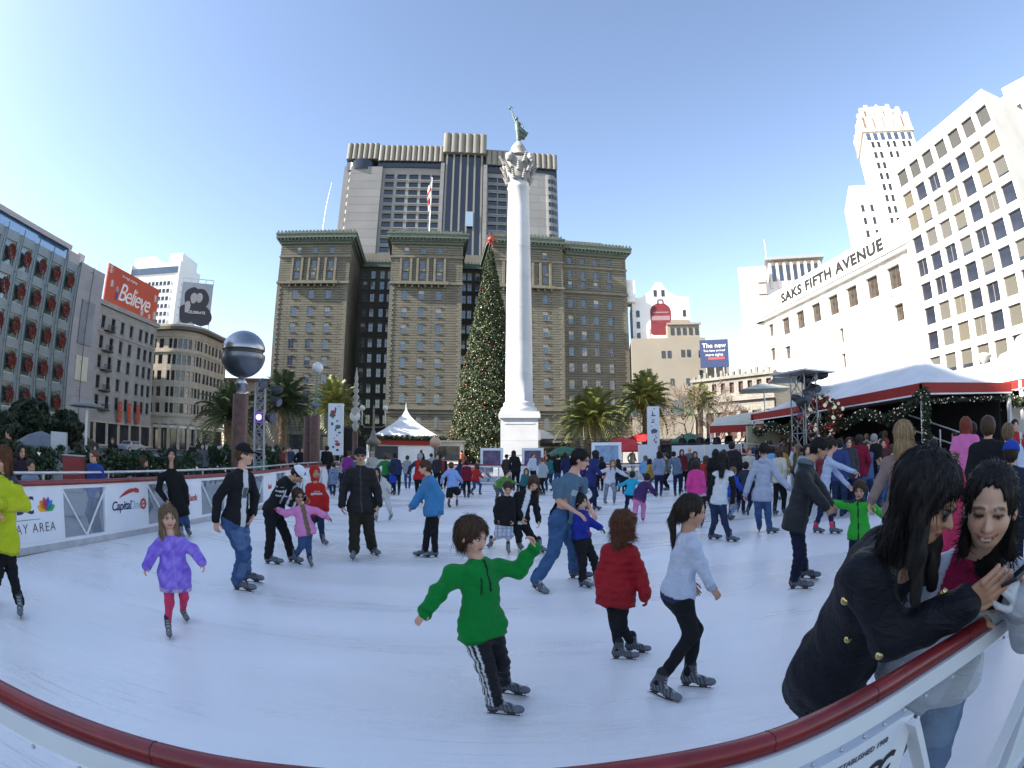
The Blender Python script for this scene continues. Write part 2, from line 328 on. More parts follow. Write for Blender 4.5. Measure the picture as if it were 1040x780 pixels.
for T, k, h in keep:
    windows(H, T, 0, [h], FRW, GLASS, .35, 2 if h[3] - h[1] > 2 else 1, 2, STONE2, .07, .18 if h[3] < 40 else 0, (0, 0, 0, .35, .5), BLIND)
rb = MB()
for T, k, h in rest:
    me = win_mesh(h[2] - h[0], h[3] - h[1], FRW, GLASS, 2 if h[3] - h[1] > 2 else 1, 2, STONE2, .07, .18 if h[3] < 40 else 0, 'window', rnd.choice((0, 0, .4)), BLIND)
    ox, oy, oz = T((h[0] + h[2]) / 2, -.29, (h[1] + h[3]) / 2)
    for q in me.polygons:
        rb.mi = q.material_index; rb.add([(me.vertices[i].co.x + ox, me.vertices[i].co.y + oy, me.vertices[i].co.z + oz) for i in q.vertices], [tuple(range(len(q.vertices)))])
tag(rb.build('windows_row', [FRW, GLASS, BLIND, STONE2], H), kind='stuff').name = 'further_windows'
# string courses, bay ledges, pilasters, quoins
tb = MB()
for wi, (u0, u1) in enumerate(wings):
    y = 2.6 if wi == 3 else 0
    for z, pr, hh_ in ((48.1, .35, .45), (41.2, .55, .55), (11.0, .6, .9), (10.0, .3, .5), (4.6, .4, .5)): tb.box(u0 - .2, u1 + .2, y - pr, y - .01, z, z + hh_)
    for uc in cols_w[wi]:
        if wi < 3:
            for s in (-1.25, 1.25): tb.box(uc + s - .28, uc + s + .28, y - .4, y - .012, 41.8, 47.9)
        tb.box(uc - .75, uc + .75, y - .22, y - .012, 44.55, 45.1)
    k = 0; z = 11.95
    while z < 41:
        ww = 1.15 if k % 2 else .8
        for s in (u0 + .02, u1 - ww - .02): tb.box(s, s + ww, y - .13, y - .011, z, z + .55)
        z += .62; k += 1
    if wi < 3:
        uc0, uc1 = cols_w[wi][0] - 2.2, cols_w[wi][-1] + 2.2
        tb.box(uc0, uc1, y - 1.25, y - .56, 41.0, 41.75)
        for i in range(8): x = uc0 + (uc1 - uc0) * (i + .5) / 8; tb.box(x - .16, x + .16, y - 1.0, y - .2, 40.3, 40.99)
tb.build('string_course', STONE2, H)
cc = MB()
for wi, (u0, u1) in enumerate(wings):
    y = 2.6 if wi == 3 else 0; a0, a1 = u0 - (1.3 if wi != 3 else -.2), u1 + 1.3
    if wi == 2: a1 = u1 + .2
    yb = 24 if wi < 2 else 30
    for (e, z0, z1) in ((.5, 51.6, 52.2), (.95, 52.2, 52.9), (1.6, 52.9, 53.9), (1.75, 53.9, 54.3)):
        cc.box(a0 + 1.6 - e, a1 - 1.6 + e, y - e, yb, z0, z1)
    x = a0 + .2
    while x < a1 - .3: cc.box(x, x + .42, y - 1.75, y - 1.45, 54.3, 54.85); cc.box(x + .05, x + .3, y - 1.55, y - .96, 52.45, 52.89); x += .95
for (u0, u1) in ((18.3, 28.6), (46.2, 53.5)):
    cc.box(u0 + .01, u1 - .01, 19.2, 22, 52.0, 53.4)
    x = u0 + .5
    while x < u1 - .5: cc.box(x, x + .42, 19.0, 19.19, 53.3, 53.8); x += .95
cc.build('cornice', COPPER, H)
rb = MB()
for wi, (u0, u1) in enumerate(wings): rb.box(u0 + .3 if wi < 3 else u0 + .02, u1 - .3 if wi != 2 else u1 - .02, (2.6 if wi == 3 else 0) + 1.2, 38, 54.31, 55.8)
rb.box(18.3, 28.6, 23, 38, 53.5, 57.5); rb.box(46.2, 53.5, 23, 38, 53.5, 57.5); rb.box(60, 84, 6, 30, 55.81, 57)
rb.build('parapet', mat('parapet_stone', (.17, .16, .13), .85, var=.15, scale=.5), H)
# awning-like dark ground floor
gf = MB()
for wi, (u0, u1) in enumerate(wings):
    y = 2.6 if wi == 3 else 0
    for i in range(4): x = u0 + 1.5 + i * (u1 - u0 - 2) / 4; gf.box(x, x + (u1 - u0 - 3) / 4 - .8, y - .06, y - .01, .3, 4.2)
gf.build('shop_front', GLASSD, H)
# flag on the roof of the middle wing
fl = empty('flagpole', (0, 0, 0), 0, 'white flagpole with red and white flag on the hotel roof', 'flagpole')
c0 = at_dist(436, 236, 137); fl.location = (c0.x, c0.y, 55.8)
b = MB(); b.tube([(0, 0, 0), (0, 0, 17.2)], [.14, .08], 8); b.sphere((0, 0, 17.3), .22); b.build('pole', WPAINT, fl)
V = []; F = []
for i in range(13):
    for j in range(7):
        t = i / 12; V.append((-.1 - j * .13 - .25 * math.sin(t * 5) * j / 6, .25 * math.sin(t * 9 + j), 16.4 - t * 7.6 - j * .3))
F = [(i * 7 + j, (i + 1) * 7 + j, (i + 1) * 7 + j + 1, i * 7 + j + 1) for i in range(12) for j in range(6)]
fb = bpy.data.meshes.new('flag'); fb.from_pydata(V, [], F); fb.materials.append(mat('flag_white', (.7, .68, .66), .8)); fb.materials.append(mat('flag_red', (.55, .05, .05), .8))
for k, q in enumerate(fb.polygons): i = k // 6; q.material_index = 1 if i in (3, 4, 7, 8, 9) else 0
so_ = fb; o = put('flag', fb, fl); mo = o.modifiers.new('s', 'SOLIDIFY'); mo.thickness = .03
an = MB(); c0 = at_dist(328, 232, 137); an.tube([(0, 0, 0), (.2, 0, 7), (.9, 0, 14)], [.12, .09, .04], 6); an.box(-.4, .4, -.4, .4, -.6, 0)
tag(an.build('antenna', STEEL, None, (c0.x, c0.y, 55.9)), 'thin pale antenna mast on the roof of the hotel left wing', 'antenna')

# ------------------------------------------------------------------ modern tower behind the hotel
TW = rooty('tower_building', -65.3, 189.3, 8.4, 'pale high-rise hotel tower with ribbed crown and dark glass central shaft behind the stone hotel')
RIB = mat('ribbed_crown', (.215, .205, .18), .8, var=.1, scale=.2, bump=.02, bscale=2); PAN = mat('tower_panel', (.25, .25, .25), .8, var=.08, scale=.15, brick=(30, 3.4, .12, .75)); 
tbm = MB(); rowsT = [104.5 - 3.4 * i for i in range(16)]; holes = []
left_cols = [18.5, 23.2, 27.9, 32.4, 36.6]; right_cols = [58.4, 62.2, 66.0, 69.8]
for uc in left_cols + right_cols:
    for z in rowsT: holes.append((uc - 1.75, z - 1.25, uc + 1.75, z + 1.15))
wall(tbm, 15.5, 38.8, 40, 110, [h for h in holes if h[2] < 38.9], .8); wall(tbm, 55.3, 72.4, 40, 110, [h for h in holes if h[0] > 50], .8)
tbm.box(0, 84, 1, 24, 40, 109.8); tbm.build('wall', mat('tower_wall', (.24, .24, .24), .8, var=.1, scale=.2), TW)
T = xf((0, 0), 0)
def arch(w, h):
    b = MB(); b.box(-w / 2, w / 2, 0, .08, -h / 2, h / 2 - .5); n_ = 8; b.add([(-w / 2, 0, h / 2 - .5), (w / 2, 0, h / 2 - .5)] + [(w / 2 * math.cos(math.pi * i / n_), 0, h / 2 - .5 + .55 * math.sin(math.pi * i / n_)) for i in range(1, n_)], [tuple(range(n_ + 1))])
    b.mi = 1; b.box(-w / 2 - .1, w / 2 + .1, -1.0, -.01, -h / 2 - .35, -h / 2); return b.mesh('window', [GLASSD, FRW])
am = arch(3.5, 2.4); near = sorted(holes, key=lambda h: -h[1])[:96]
for h in near: put('window', am, TW, T((h[0] + h[2]) / 2, -.6, (h[1] + h[3]) / 2))
pb = MB(); pb.box(3.0, 15.5, -1.2, 0.99, 40, 108.5); pb.box(72.4, 79.6, -1.2, .99, 40, 108.5)
for i, u in enumerate((38.8, 55.3)): pb.box(u - .7, u + .7, -2.5, .99, 40, 110)
pb.build('blank_panel', PAN, TW)
sh = MB(); sh.box(39.5, 54.6, -1.6, .98, 40, 114.5); sh.build('glass_shaft', GLASSD, TW)
ms = MB()
for i in range(6): u = 40.3 + i * 2.72; ms.box(u - .32, u + .32, -2.3, -1.61, 40, 114.4)
ms.build('mullion', mat('tower_mullion', (.22, .21, .185), .7), TW)
el = MB(); el.box(48.3, 51.0, -2.9, -2.31, 83, 89); el.build('lift_cabin', mat('lift_glass', (.3, .4, .5), .1, spec=1), TW)
cr = MB()
def ribs(u0, u1, y, z0, z1, n_, r_):
    step = (u1 - u0) / n_
    for i in range(n_):
        c_ = u0 + step * (i + .5); pts = [(c_ + step * .48 * math.cos(t), y - r_ * math.sin(t)) for t in [math.pi * k / 8 for k in range(9)]]
        vs = [(x, yy, z) for z in (z0, z1) for x, yy in pts]; cr.add(vs, [(k + 1, k, k + 9, k + 10) for k in range(8)], True); cr.add([v for v in vs[9:]], [tuple(range(9))]); cr.add([v for v in vs[:9]], [tuple(range(9))[::-1]])
cr.box(13.5, 39.2, -1.3, 12, 112.2, 118.4); ribs(13.5, 39.2, -1.3, 111.0, 118.0, 12, .8)
cr.box(38.6, 55.5, -3.0, 12, 114.6, 124.0); ribs(38.6, 55.5, -3.0, 114.6, 123.6, 6, .8)
cr.box(55.6, 84, -1.3, 12, 111.2, 117.8); ribs(55.6, 84, -1.3, 110.6, 117.4, 13, .8)
cr.box(.6, 13.3, -1.0, 12, 112.2, 119.4); ribs(.6, 13.3, -1.0, 112.0, 119.2, 6, .8)
cr.build('crown', RIB, TW)
db = MB(); db.box(13.5, 39.1, -.8, .5, 108.6, 110.9); db.box(55.6, 83.8, -.8, .5, 107.6, 110.5); db.lathe([(6.9, 107.5), (6.9, 112)], 20, (6.9, 5, 0)); db.build('dark_band', GLASSD, TW)
# rounded corner with small windows
rc = MB(); rc.lathe([(6.2, 40), (6.2, 107.5)], 24, (6.9, 5, 0)); rc.lathe([(4, 40), (4, 108)], 20, (80.5, 2.5, 0)); rc.build('corner', PAN, TW)
cw_ = MB()
for i in range(20):
    z = 105 - i * 3.4
    for (cx, cy, rr, a0, a1) in ((6.9, 5, 6.24, 200, 232), (80.5, 2.5, 4.04, 262, 330)):
        for k in range(4):
            t0 = R(a0 + (a1 - a0) * (k + .12) / 4); t1 = R(a0 + (a1 - a0) * (k + .88) / 4)
            cw_.add([(cx + rr * math.cos(t), cy + rr * math.sin(t), zz) for zz in (z - 1, z + .9) for t in (t0, t1)], [(0, 1, 3, 2)])
cw_.build('corner_glazing', GLASSD, TW)

# ------------------------------------------------------------------ left: glass store front with a wreath in each bay
NK = rooty('glass_store_building', -65, 44, 93.5, 'green glass shop building with a grid of bays and wreaths, at the left edge')
GRN = mat('pale_green_metal', (.22, .265, .285), .4, metal=.2, var=.1, scale=1); GLG = mat('green_glass', (.06, .10, .10), .08, var=.4, scale=.4, spec=1, ior=1.8)
bay_u = [-5.9, -2.2, 1.5, 5.1, 8.8, 12.4, 16.1]; bay_z = [24.3, 19.8, 15.2, 10.6, 6.2]
w_ = MB(); hs = [(u - 1.2, z - 1.65, u + 1.2, z + 1.65) for u in bay_u for z in bay_z]
wall(w_, -18, 18.6, 3.4, 27.2, hs, .5); w_.box(-18, 18.6, .6, 20, 3.4, 27.1); w_.build('wall', GRN, NK)
T = xf((0, 0), 0)
gm = win_mesh(2.4, 3.3, mat('bay_frame', (.48, .52, .50), .4), GLG, 1, 1, None, .16, 0, 'window', 0, None)
for h in hs: put('window', gm, NK, T((h[0] + h[2]) / 2, -.4, (h[1] + h[3]) / 2))
fn = MB()
for i in range(9): u = bay_u[0] - 1.83 + 3.66 * i; fn.box(u - .06, u + .06, -.75, -.65, 2.8, 27.8); [fn.box(u - .02, u + .02, -.65, -.01, z, z + .06) for z in (4, 8.4, 12.9, 17.5, 22, 27)]
for u in [b_ + 1.2 for b_ in bay_u]: fn.box(u + .35, u + .39, -.4, -.3, 2.8, 27)
fn.build('glass_fin', mat('fin_metal', (.09, .15, .15), .3, metal=.3), NK)
rf = MB(); rf.box(-18, 15.0, -.3, 8, 28.9, 29.35); rf.box(-18, 15, -.45, -.3, 28.7, 29.4); rf.box(15.01, 18.3, .3, 8, 27.3, 28.9); rf.build('roof', mat('roof_edge', (.40, .37, .37), .5), NK)
cl = MB(); cl.box(-12, 7, .2, 5, 27.3, 28.88); cl.box(7.01, 14.9, .5, 5, 27.3, 28.88); cl.build('attic_glazing', mat('attic_glass', (.08, .2, .42), .05, spec=1, ior=2), NK)
st = MB(); st.box(-12, 18.3, .15, 6, 0, 3.3); st.build('shop_front', GLASSD, NK)
# wreaths: red decorated discs, each hanging in its bay
WR = mat('wreath_red', (.11, .013, .011), .6, var=.5, scale=6); WG = mat('wreath_green', (.02, .05, .02), .8); WGold = mat('wreath_bauble', (.16, .03, .015), .3)
wm = MB()
for i in range(150):
    t = rnd.random() * 6.283; rr = 1.05 + rnd.uniform(-.18, .2); wm.mi = rnd.choice((0, 0, 1, 2)) if rr > .95 else 0
    wm.sphere((rr * math.cos(t) * .78, rnd.uniform(-.16, .16), rr * math.sin(t)), rnd.uniform(.11, .2), 6, 4)
for i in range(70):
    t = rnd.random() * 6.283; rr = rnd.random() ** .5 * .8; wm.mi = rnd.choice((0, 0, 0, 2)); wm.sphere((rr * math.cos(t) * .78, rnd.uniform(-.1, .1), rr * math.sin(t)), rnd.uniform(.1, .16), 6, 4)
wm.mi = 2; wm.box(-.3, .3, -.3, -.15, -1.2, -.7)
wme = wm.mesh('wreath', [WR, WG, WGold]); Mn = Matrix.Translation(NK.location) @ Matrix.Rotation(NK.rotation_euler.z, 4, 'Z')
rn = ['top', 'second', 'third', 'fourth', 'lowest']; cn = ['', '', 'first', 'second', 'third', 'fourth', 'last']
for j, z in enumerate(bay_z):
    for i, u in enumerate(bay_u):
        if i < 1: continue
        if i == 1 and j == 0: continue
        p_ = Mn @ Vector((u + .05, -.5, z)); nm = {1: 'leftmost visible column', 2: 'second column from the photo edge', 3: 'third column from the photo edge', 4: 'third column from the grey wall', 5: 'second column from the grey wall', 6: 'column beside the grey wall'}[i]
        if i == 3: nm = 'third column from the photo edge'
        o = put('wreath', wme, None, p_, NK.rotation_euler.z, sc=.86); tag(o, 'wreath in %s bay row, %s' % (rn[j], nm), 'wreath', 'wreaths in the green glass bays')
# grey blank slab building beside it
SB = rooty('grey_slab_building', -66.2, 62.8, 93.5, 'narrow blank grey stone block with two sign panels between the glass store and balcony building')
b = MB(); b.box(0, 6.9, 0, 18, 0, 28.0); b.build('wall', mat('slab_stone', (.34, .33, .34), .75, var=.08, scale=.3, brick=(3.4, 1.5, .03, .85)), SB)
b = MB(); b.box(1.6, 5.2, -.22, -.02, 15.6, 22.5); b.build('sign_panel', mat('sign_grey', (.22, .23, .26), .35, var=.3, scale=.3), SB)
b = MB(); b.box(1.7, 5.0, -.22, -.02, 10.0, 13.8); b.build('sign_panel', mat('sign_cream', (.55, .52, .42), .5, var=.1), SB)
b = MB(); b.box(-6, 5, 3, 8, 28.01, 29.3); b.box(-.5, 1.5, 1, 3, 28.01, 29.6); b.build('roof_plant', CONC, SB)
# balcony building
BB = rooty('balcony_building', -72, 77, 93, 'grey stone apartment building with black balconies and a red billboard on its roof')
b = MB(); bu = [-.2, 3.1, 6.3, 9.5, 13.0, 15.3, 17.5]; bz = [21.8, 18.2, 14.8, 11.2, 7.8]; hs = [(u - .6, z - 1.1, u + .6, z + 1.1) for u in bu for z in bz]
wall(b, -5, 19, 4.5, 25.2, hs, .3); b.box(-5, 19, .4, 20, 4.5, 25.1); b.box(-5, 19.4, -.6, .39, 24.6, 25.4); b.box(-5, 19, -.25, -.01, 4.5, 5.1); b.box(-5, 19, -.2, -.01, 19.9, 20.2)
b.build('wall', GREYW, BB); windows(BB, xf((0, 0), 0), 0, hs, FRD, GLASSD, .3, 1, 2, FRW, .07, .15)
bm = MB(); bm.box(-1.2, 1.4, -1.1, -.01, -.1, .1); [bm.box(-1.2 + .2 * i, -1.16 + .2 * i, -1.08, -1.04, .1, 1.0) for i in range(13)]; bm.box(-1.2, 1.4, -1.1, -1.03, 1, 1.06); bme = bm.mesh('balcony', [DARKM])
for z in bz: put('balcony', bme, BB, (1.4, 0, z - 1.5)); 
b = MB(); 
for i in range(6): u = -4 + i * 3.9; b.box(u, u + 3.1, -.06, -.02, .4, 4.1)
b.build('shop_front', GLASSD, BB); b = MB(); b.box(-5, 19, -.3, -.01, 4.12, 4.49); b.box(-5, 19, 0, .3, 0, 4.49); [b.box(-5 + i * 3.9 + .1 + (3.1 if i else 0) - (3.1 if i else 0), -4.1 + i * 3.9, -.15, -.001, 0, 4.1) for i in range(7)]; b.build('ground_floor', WARMW, BB)
for i, u in enumerate((6.4, 9.6, 12.8)):
    b = MB(); b.box(-.55, .55, -.06, .06, -2, 1.6); b.mi = 1; b.tube([(-.7, 0, 1.7), (.7, 0, 1.7)], .05, 6); 
    for k in range(4): b.box(-.3, .3, -.09, -.061, -1.6 + k * .8, -1.3 + k * .8)
    p_ = Matrix.Translation(BB.location) @ Matrix.Rotation(BB.rotation_euler.z, 4, 'Z') @ Vector((u, -1.0, 6.6))
    tag(b.build('street_banner', [mat('banner_red', (.5, .05, .03), .6), mat('banner_gold', (.35, .2, .1), .6)], None, p_, BB.rotation_euler.z), ['nearest red vertical banner on the balcony building facade, left of three', 'middle red vertical banner of three above the shop fronts', 'rightmost red vertical banner of three above the shop fronts'][i], 'banner', 'red banners on the balcony building')
# red billboard with a word in script
BI = empty('billboard', (-72, 77, 0), R(93), 'large red rooftop billboard reading Believe with snowflake marks', 'billboard')
b = MB(); b.box(.3, 19.9, 1.2, 1.5, 25.9, 33.0); b.build('panel', mat('believe_red', (.50, .075, .04), .5, var=.12, scale=.3), BI)
b = MB(); 
for i in range(6): u = 1 + i * 3.6; b.bar((u, 1.6, 25.2), (u, 1.6, 33), .15); b.bar((u, 1.6, 31), (u, 5, 25.2), .12)
b.build('frame', STEEL, BI); WL = mat('lettering_white', (.8, .78, .75), .5, var=.02)
t_ = text_mesh('Believe', 5.0, .03, WL, 'CENTER', .35, .85); place_text('lettering', t_, BI, 10.6, 1.15, 28.7)
t_ = text_mesh('the magic of giving', .75, .03, WL, 'CENTER', .35, 1); place_text('lettering', t_, BI, 8, 1.15, 31.9)
b = MB()
for (u, z, r_) in ((2.2, 29.6, .7), (4.2, 29.0, .5), (1.2, 32.2, .9), (18.6, 30.8, .8), (14.0, 26.9, .8), (19, 27.2, .9), (17, 26.6, .5)):
    for k in range(6): t = math.pi * k / 6; b.bar((u - r_ * math.cos(t), 1.14, z - r_ * math.sin(t)), (u + r_ * math.cos(t), 1.14, z + r_ * math.sin(t)), .16, .03)
b.build('snowflake', WL, BI); b = MB(); b.sphere((4.3, 1.1, 27.7), .5, 8, 6, (.8, .1, 1.6)); b.sphere((4.3, 1.1, 29.0), .33, 8, 6, (1, .1, 1)); b.build('child_figure', mat('figure_blue', (.08, .08, .3), .6), BI)
# curved corner building
CV = empty('corner_building', (-76.5, 100, 0), R(4), 'tan stone corner building with a rounded front and overhanging dark cornice', 'building')
b = MB(); hs_ = []
# straight front facing the plaza (u from 0) then round corner then side running away
fr_pts = [(-14, 0), (6.5, 0)]; R_ = 6.0
def prof(s):
    """outline of the plan as (x, y, angle)"""
    if s < 4.0: return (s, 0, 0)
    q = R_ * math.pi / 2
    if s < 4.0 + q: t = (s - 4.0) / R_; return (4.0 + R_ * math.sin(t), R_ * (1 - math.cos(t)), t)
    return (4.0 + R_, R_ + (s - 4.0 - q), math.pi / 2)
tot = 4 + R_ * math.pi / 2 + 34; rowsC = [22.2, 18.8, 15.4, 12.0, 8.6]
wall(b, -3, 4.0, 5.5, 25, [(u - .6, z - 1, u + .6, z + 1) for u in (-1.6, .2, 2.2) for z in rowsC], .3)
segs = 8
for k in range(segs):
    s0, s1 = 4.0 + R_ * math.pi / 2 * k / segs, 4.0 + R_ * math.pi / 2 * (k + 1) / segs; x0, y0, _ = prof(s0); x1, y1, _ = prof(s1); a_ = math.atan2(y1 - y0, x1 - x0); L_ = math.hypot(x1 - x0, y1 - y0)
    hs = [(L_ / 2 - .42, z - 1.05, L_ / 2 + .42, z + 1.05) for z in rowsC]; wall(b, 0, L_, 5.5, 25, hs, .25, (x0, y0), a_); windows(CV, xf((x0, y0), a_), a_, hs, FRD, GLASSD, .25, 1, 2, None, .07)
hs = [(u - .65, z - 1.05, u + .65, z + 1.05) for u in [1.5 + 1.9 * i for i in range(6)] for z in rowsC]
wall(b, 0, 13, 5.5, 25, hs, .25, (10.0, R_), math.pi / 2); windows(CV, xf((10.0, R_), math.pi / 2), math.pi / 2, hs[:24], FRD, GLASSD, .25, 1, 2, None, .07)
rest_ = MB()
for h in hs[24:]: rest_.box(10.0 - .12, 10.0 - .06, R_ + h[0], R_ + h[2], h[1], h[3])
tag(rest_.build('further_windows', GLASSD, CV), kind='stuff')
windows(CV, xf((0, 0), 0), 0, [(u - .6, z - 1, u + .6, z + 1) for u in (-1.6, .2, 2.2) for z in rowsC], FRD, GLASSD, .3, 1, 2, None, .07)
b.build('wall', WARMW, CV)
def band(z0, z1, off, nm, mt):
    q = MB(); pts = []
    for k in range(13):
        s = 4.0 + R_ * math.pi / 2 * k / 12; x, y, t = prof(s); pts.append((x + off * math.sin(t), y - off * math.cos(t)))
    pts = [(-3, -off)] + pts + [(10.0 + off, 19)]; inn = [(-3, 8)] + [(4, 8)] * 13 + [(4, 19)]
    k = len(pts); vs = [(x, y, z) for z in (z0, z1) for x, y in pts] + [(x, y, z) for z in (z0, z1) for x, y in inn]
    q.add(vs, [(i, i + 1, i + 1 + k, i + k) for i in range(k - 1)] + [(i + k, i + 1 + k, i + 1 + 3 * k, i + 3 * k) for i in range(k - 1)] + [(i + 1, i, i + 2 * k, i + 1 + 2 * k) for i in range(k - 1)])
    return q.build(nm, mt, CV)
band(25.0, 25.7, 1.3, 'cornice', mat('dark_cornice', (.10, .085, .07), .7)); band(25.71, 26.2, .9, 'cornice', WARMW)
for z in (23.7, 20.3, 6.8, 5.2): band(z, z + .35, .25, 'string_course', WARMW)
band(0, 5.1, -.3, 'shop_front', GLASSD); band(4.4, 5.0, .2, 'awning', mat('pale_awning', (.6, .58, .52), .7))
for k in range(7): x, y, t = prof(1.0 + 2.2 * k); q = MB(); q.box(-.3, .3, -.3, .3, 0, 5.19); q.build('pier', WARMW, CV, (x + .1 * math.sin(t), y - .1 * math.cos(t), 0), t)
# white hotel tower far left
WT = empty('white_tower_building', (-226 * .8, 260.8 * .8, 0), R(6), 'tall white modern hotel tower with dark horizontal window bands far left', 'building')
b = MB(); Z = 1 + 110 * .8 - 2; b.box(0, 30, 0, 22, 0, Z - 4); b.box(1, 13, 1, 18, Z - 4, Z); b.box(22, 29.5, 1, 18, Z - 4, Z + .6)
for x in (0, 29.2): b.box(x, x + .8, -1.0, -.01, 20, Z - 4)
b.build('wall', mat('tower_white', (.80, .79, .77), .7, var=.04, scale=.1), WT)
q = MB(); q.box(4.2, 25.8, -.05, .1, -.95, .95); 
q2 = MB(); q2.mi = 0; q2.box(-10.5, 10.5, -.06, .0, -.9, .9); q2.mi = 1
for i in range(10): q2.box(-10.2 + i * 2.27 - .25, -10.2 + i * 2.27 + .25, -.3, -.061, -.9, .9)
wme2 = q2.mesh('window', [GLASSD, M['tower_white']])
for i in range(14): put('window', wme2, WT, (15.2, 0, Z - 14 - i * 3.6))
q = MB(); q.box(1, 29, -.4, -.02, Z - 9.2, Z - 6.2); q.build('window_band', GLASS, WT)
q = MB()
for i in range(14): q.box(30.01, 30.06, 2, 20, Z - 14.6 - i * 3.6, Z - 13.9 - i * 3.6)
q.build('side_joint', CONC, WT)
# dark portrait billboard
c1, c2 = at_dist(181, 326, 150), at_dist(212, 332, 150); c1.z = c2.z = 0; dv = (c2 - c1); a_ = math.atan2(dv.y, dv.x); L_ = dv.length
PB = empty('billboard', c1, a_, 'grey rooftop billboard with two dark-haired portrait figures beside the white tower', 'billboard')
z0 = at_dist(196, 329, 150).z; z1 = at_dist(196, 287, 150).z
b = MB(); b.box(0, L_, 0, .4, z0, z1); b.build('panel', mat('poster_grey', (.30, .33, .37), .5, var=.25, scale=.25), PB)
b = MB(); b.mi = 0; h_ = z1 - z0
def blob(cx, cz, rx, rz, y, wob, ph, n_=28): b.add([(L_ * cx + h_ * rx * (1 + wob * math.sin(3 * t + ph)) * math.cos(t), y, z0 + h_ * (cz + rz * (1 + wob * math.sin(2 * t + ph)) * math.sin(t))) for t in [2 * math.pi * k / n_ for k in range(n_)]], [tuple(range(n_))])
blob(.36, .60, .20, .30, -.02, .10, .5); blob(.66, .62, .19, .27, -.03, .10, 2.0); blob(.28, .24, .24, .26, -.04, .12, 1.0); blob(.68, .22, .30, .26, -.05, .08, 3.0)
b.mi = 1; blob(.42, .62, .085, .13, -.08, .05, 0); blob(.60, .64, .08, .125, -.08, .05, 1); blob(.24, .40, .07, .16, -.07, .15, 1)
b.build('portrait', [mat('poster_dark', (.03, .03, .04), .6), mat('poster_skin', (.36, .35, .36), .6)], PB)
t_ = text_mesh('CELEBRATE', L_ * .115, .02, WL); place_text('lettering', t_, PB, L_ * .55, -.35, z0 + h_ * .27)
b = MB(); [b.bar((L_ * i / 4, .5, 22), (L_ * i / 4, .5, z1 + 1.2), .25) for i in range(5)]; b.bar((0, .5, z1 + 1.2), (L_, .5, z1 + 1.2), .2); b.build('frame', STEEL, PB)
# a small tan building between corner building and the stone hotel
c0 = at_dist(252, 400, 135); SBD = empty('tan_building', (c0.x - 4, c0.y, 0), R(8), 'small tan building with a brown tiled cornice left of the stone hotel', 'building')
hs = [(u - .6, z - 1, u + .6, z + 1) for u in (2, 5, 8) for z in (6, 9.6, 13.2)]
b = MB(); wall(b, -2, 11, 0, 16.5, hs, .3); b.box(-2, 11, .4, 14, 0, 16.4); b.build('wall', mat('tan_wall', (.34, .26, .19), .8, var=.15, scale=.5), SBD); windows(SBD, xf((0, 0), 0), 0, hs, FRD, GLASSD)
b = MB(); b.box(-2.6, 11.6, -.8, 14, 16.51, 17.2); b.build('cornice', mat('brown_tiles', (.16, .09, .06), .8), SBD)
# unseen department store on the left, placed and sized to shade the rink
DS = empty('unseen_shade_store', (-58, -70, 0), R(90), 'unseen department store block placed beyond the left edge to shade the rink', 'building')
b = MB(); b.box(0, 84, 0, 18, 0, 50); b.build('wall', GREYW, DS)
# ------------------------------------------------------------------ right: the white store with its name along the parapet
SK = rooty('white_store_building', 56.3, 118, -87.5, 'white department store with dark lettering along its parapet on the right')
b = MB(); su = [13.5, 19.7, 25.9, 32.1, 38.3, 44.5, 50.6]; hs = [(u - 1.7, 24.3, u + 1.7, 27.9) for u in su]
hs += [(u - .65, z - 1.3, u + .65, z + 1.3) for u in (33.8,) for z in (20.2, 15.7)] + [(5.6, z - 1.4, 8.0, z + 1.4) for z in (26.6, 21.3, 16.4, 11.6)]
hs2 = [(u - 1.6, 3.9, u + 1.6, 6.8) for u in su]
hs += [(u - 1.2, 19.2, u + 1.2, 21.9) for u in (13.5, 50.6)] + [(u - 1.0, 9.3, u + 1.0, 11.9) for u in (13.5, 25.9, 38.3)]
wall(b, 4.0, 57.2, 2.5, 34.3, hs + hs2, .7); b.box(4, 57.2, .8, 30, 2.5, 34.28)
# rounded far-left corner
qs = [(4.0 - 3 * math.sin(t), 3 - 3 * math.cos(t)) for t in [math.pi / 2 * k / 8 for k in range(9)]]
b.add([(x, y, z) for z in (2.5, 34.3) for x, y in qs], [(i + 1, i, i + 9, i + 10) for i in range(8)], True); b.add([(1, 3, 2.5), (1, 30, 2.5), (1, 30, 34.3), (1, 3, 34.3)], [(3, 2, 1, 0)])
for z in (23.4, 18.3, 13.0, 8.2): b.box(9.5, 55.5, -.22, -.01, z, z + .22)
for u in [10.4 + 6.2 * i for i in range(8)]: b.box(u - .11, u + .11, -.2, -.012, 8.2, 23.4); b.box(u - .25, u + .25, -.3, -.013, 23.7, 28.6)
b.build('wall', WHITEW, SK)
b = MB(); b.box(1.5, 57.2, -.9, -.01, 29.2, 29.8); b.box(1.2, 57.2, -1.2, -.011, 29.8, 30.1); b.box(0.4, 4, -1.2, 12, 29.2, 30.1); b.build('cornice', WHITEW, SK)
T = xf((0, 0), 0); BR = mat('bronze_frame', (.16, .12, .07), .4, metal=.4); windows(SK, T, 0, hs, BR, mat('bronze_glass', (.06, .05, .045), .1, spec=.9, var=.6, scale=1.2), .7, 2, 1, None, .12)
windows(SK, T, 0, hs2, BR, GLASSD, .7, 3, 1, None, .12)
b = MB(); b.box(4, 57, -.05, 1.5, 0, 2.49); b.build('shop_front', GLASSD, SK)
t_ = text_mesh('SAKS FIFTH AVENUE', 3.3, .05, mat('dark_letters', (.018, .018, .02), .6), 'CENTER', 0, 1.10, .13); x0 = min(v.co.x for v in t_.vertices); x1 = max(v.co.x for v in t_.vertices)
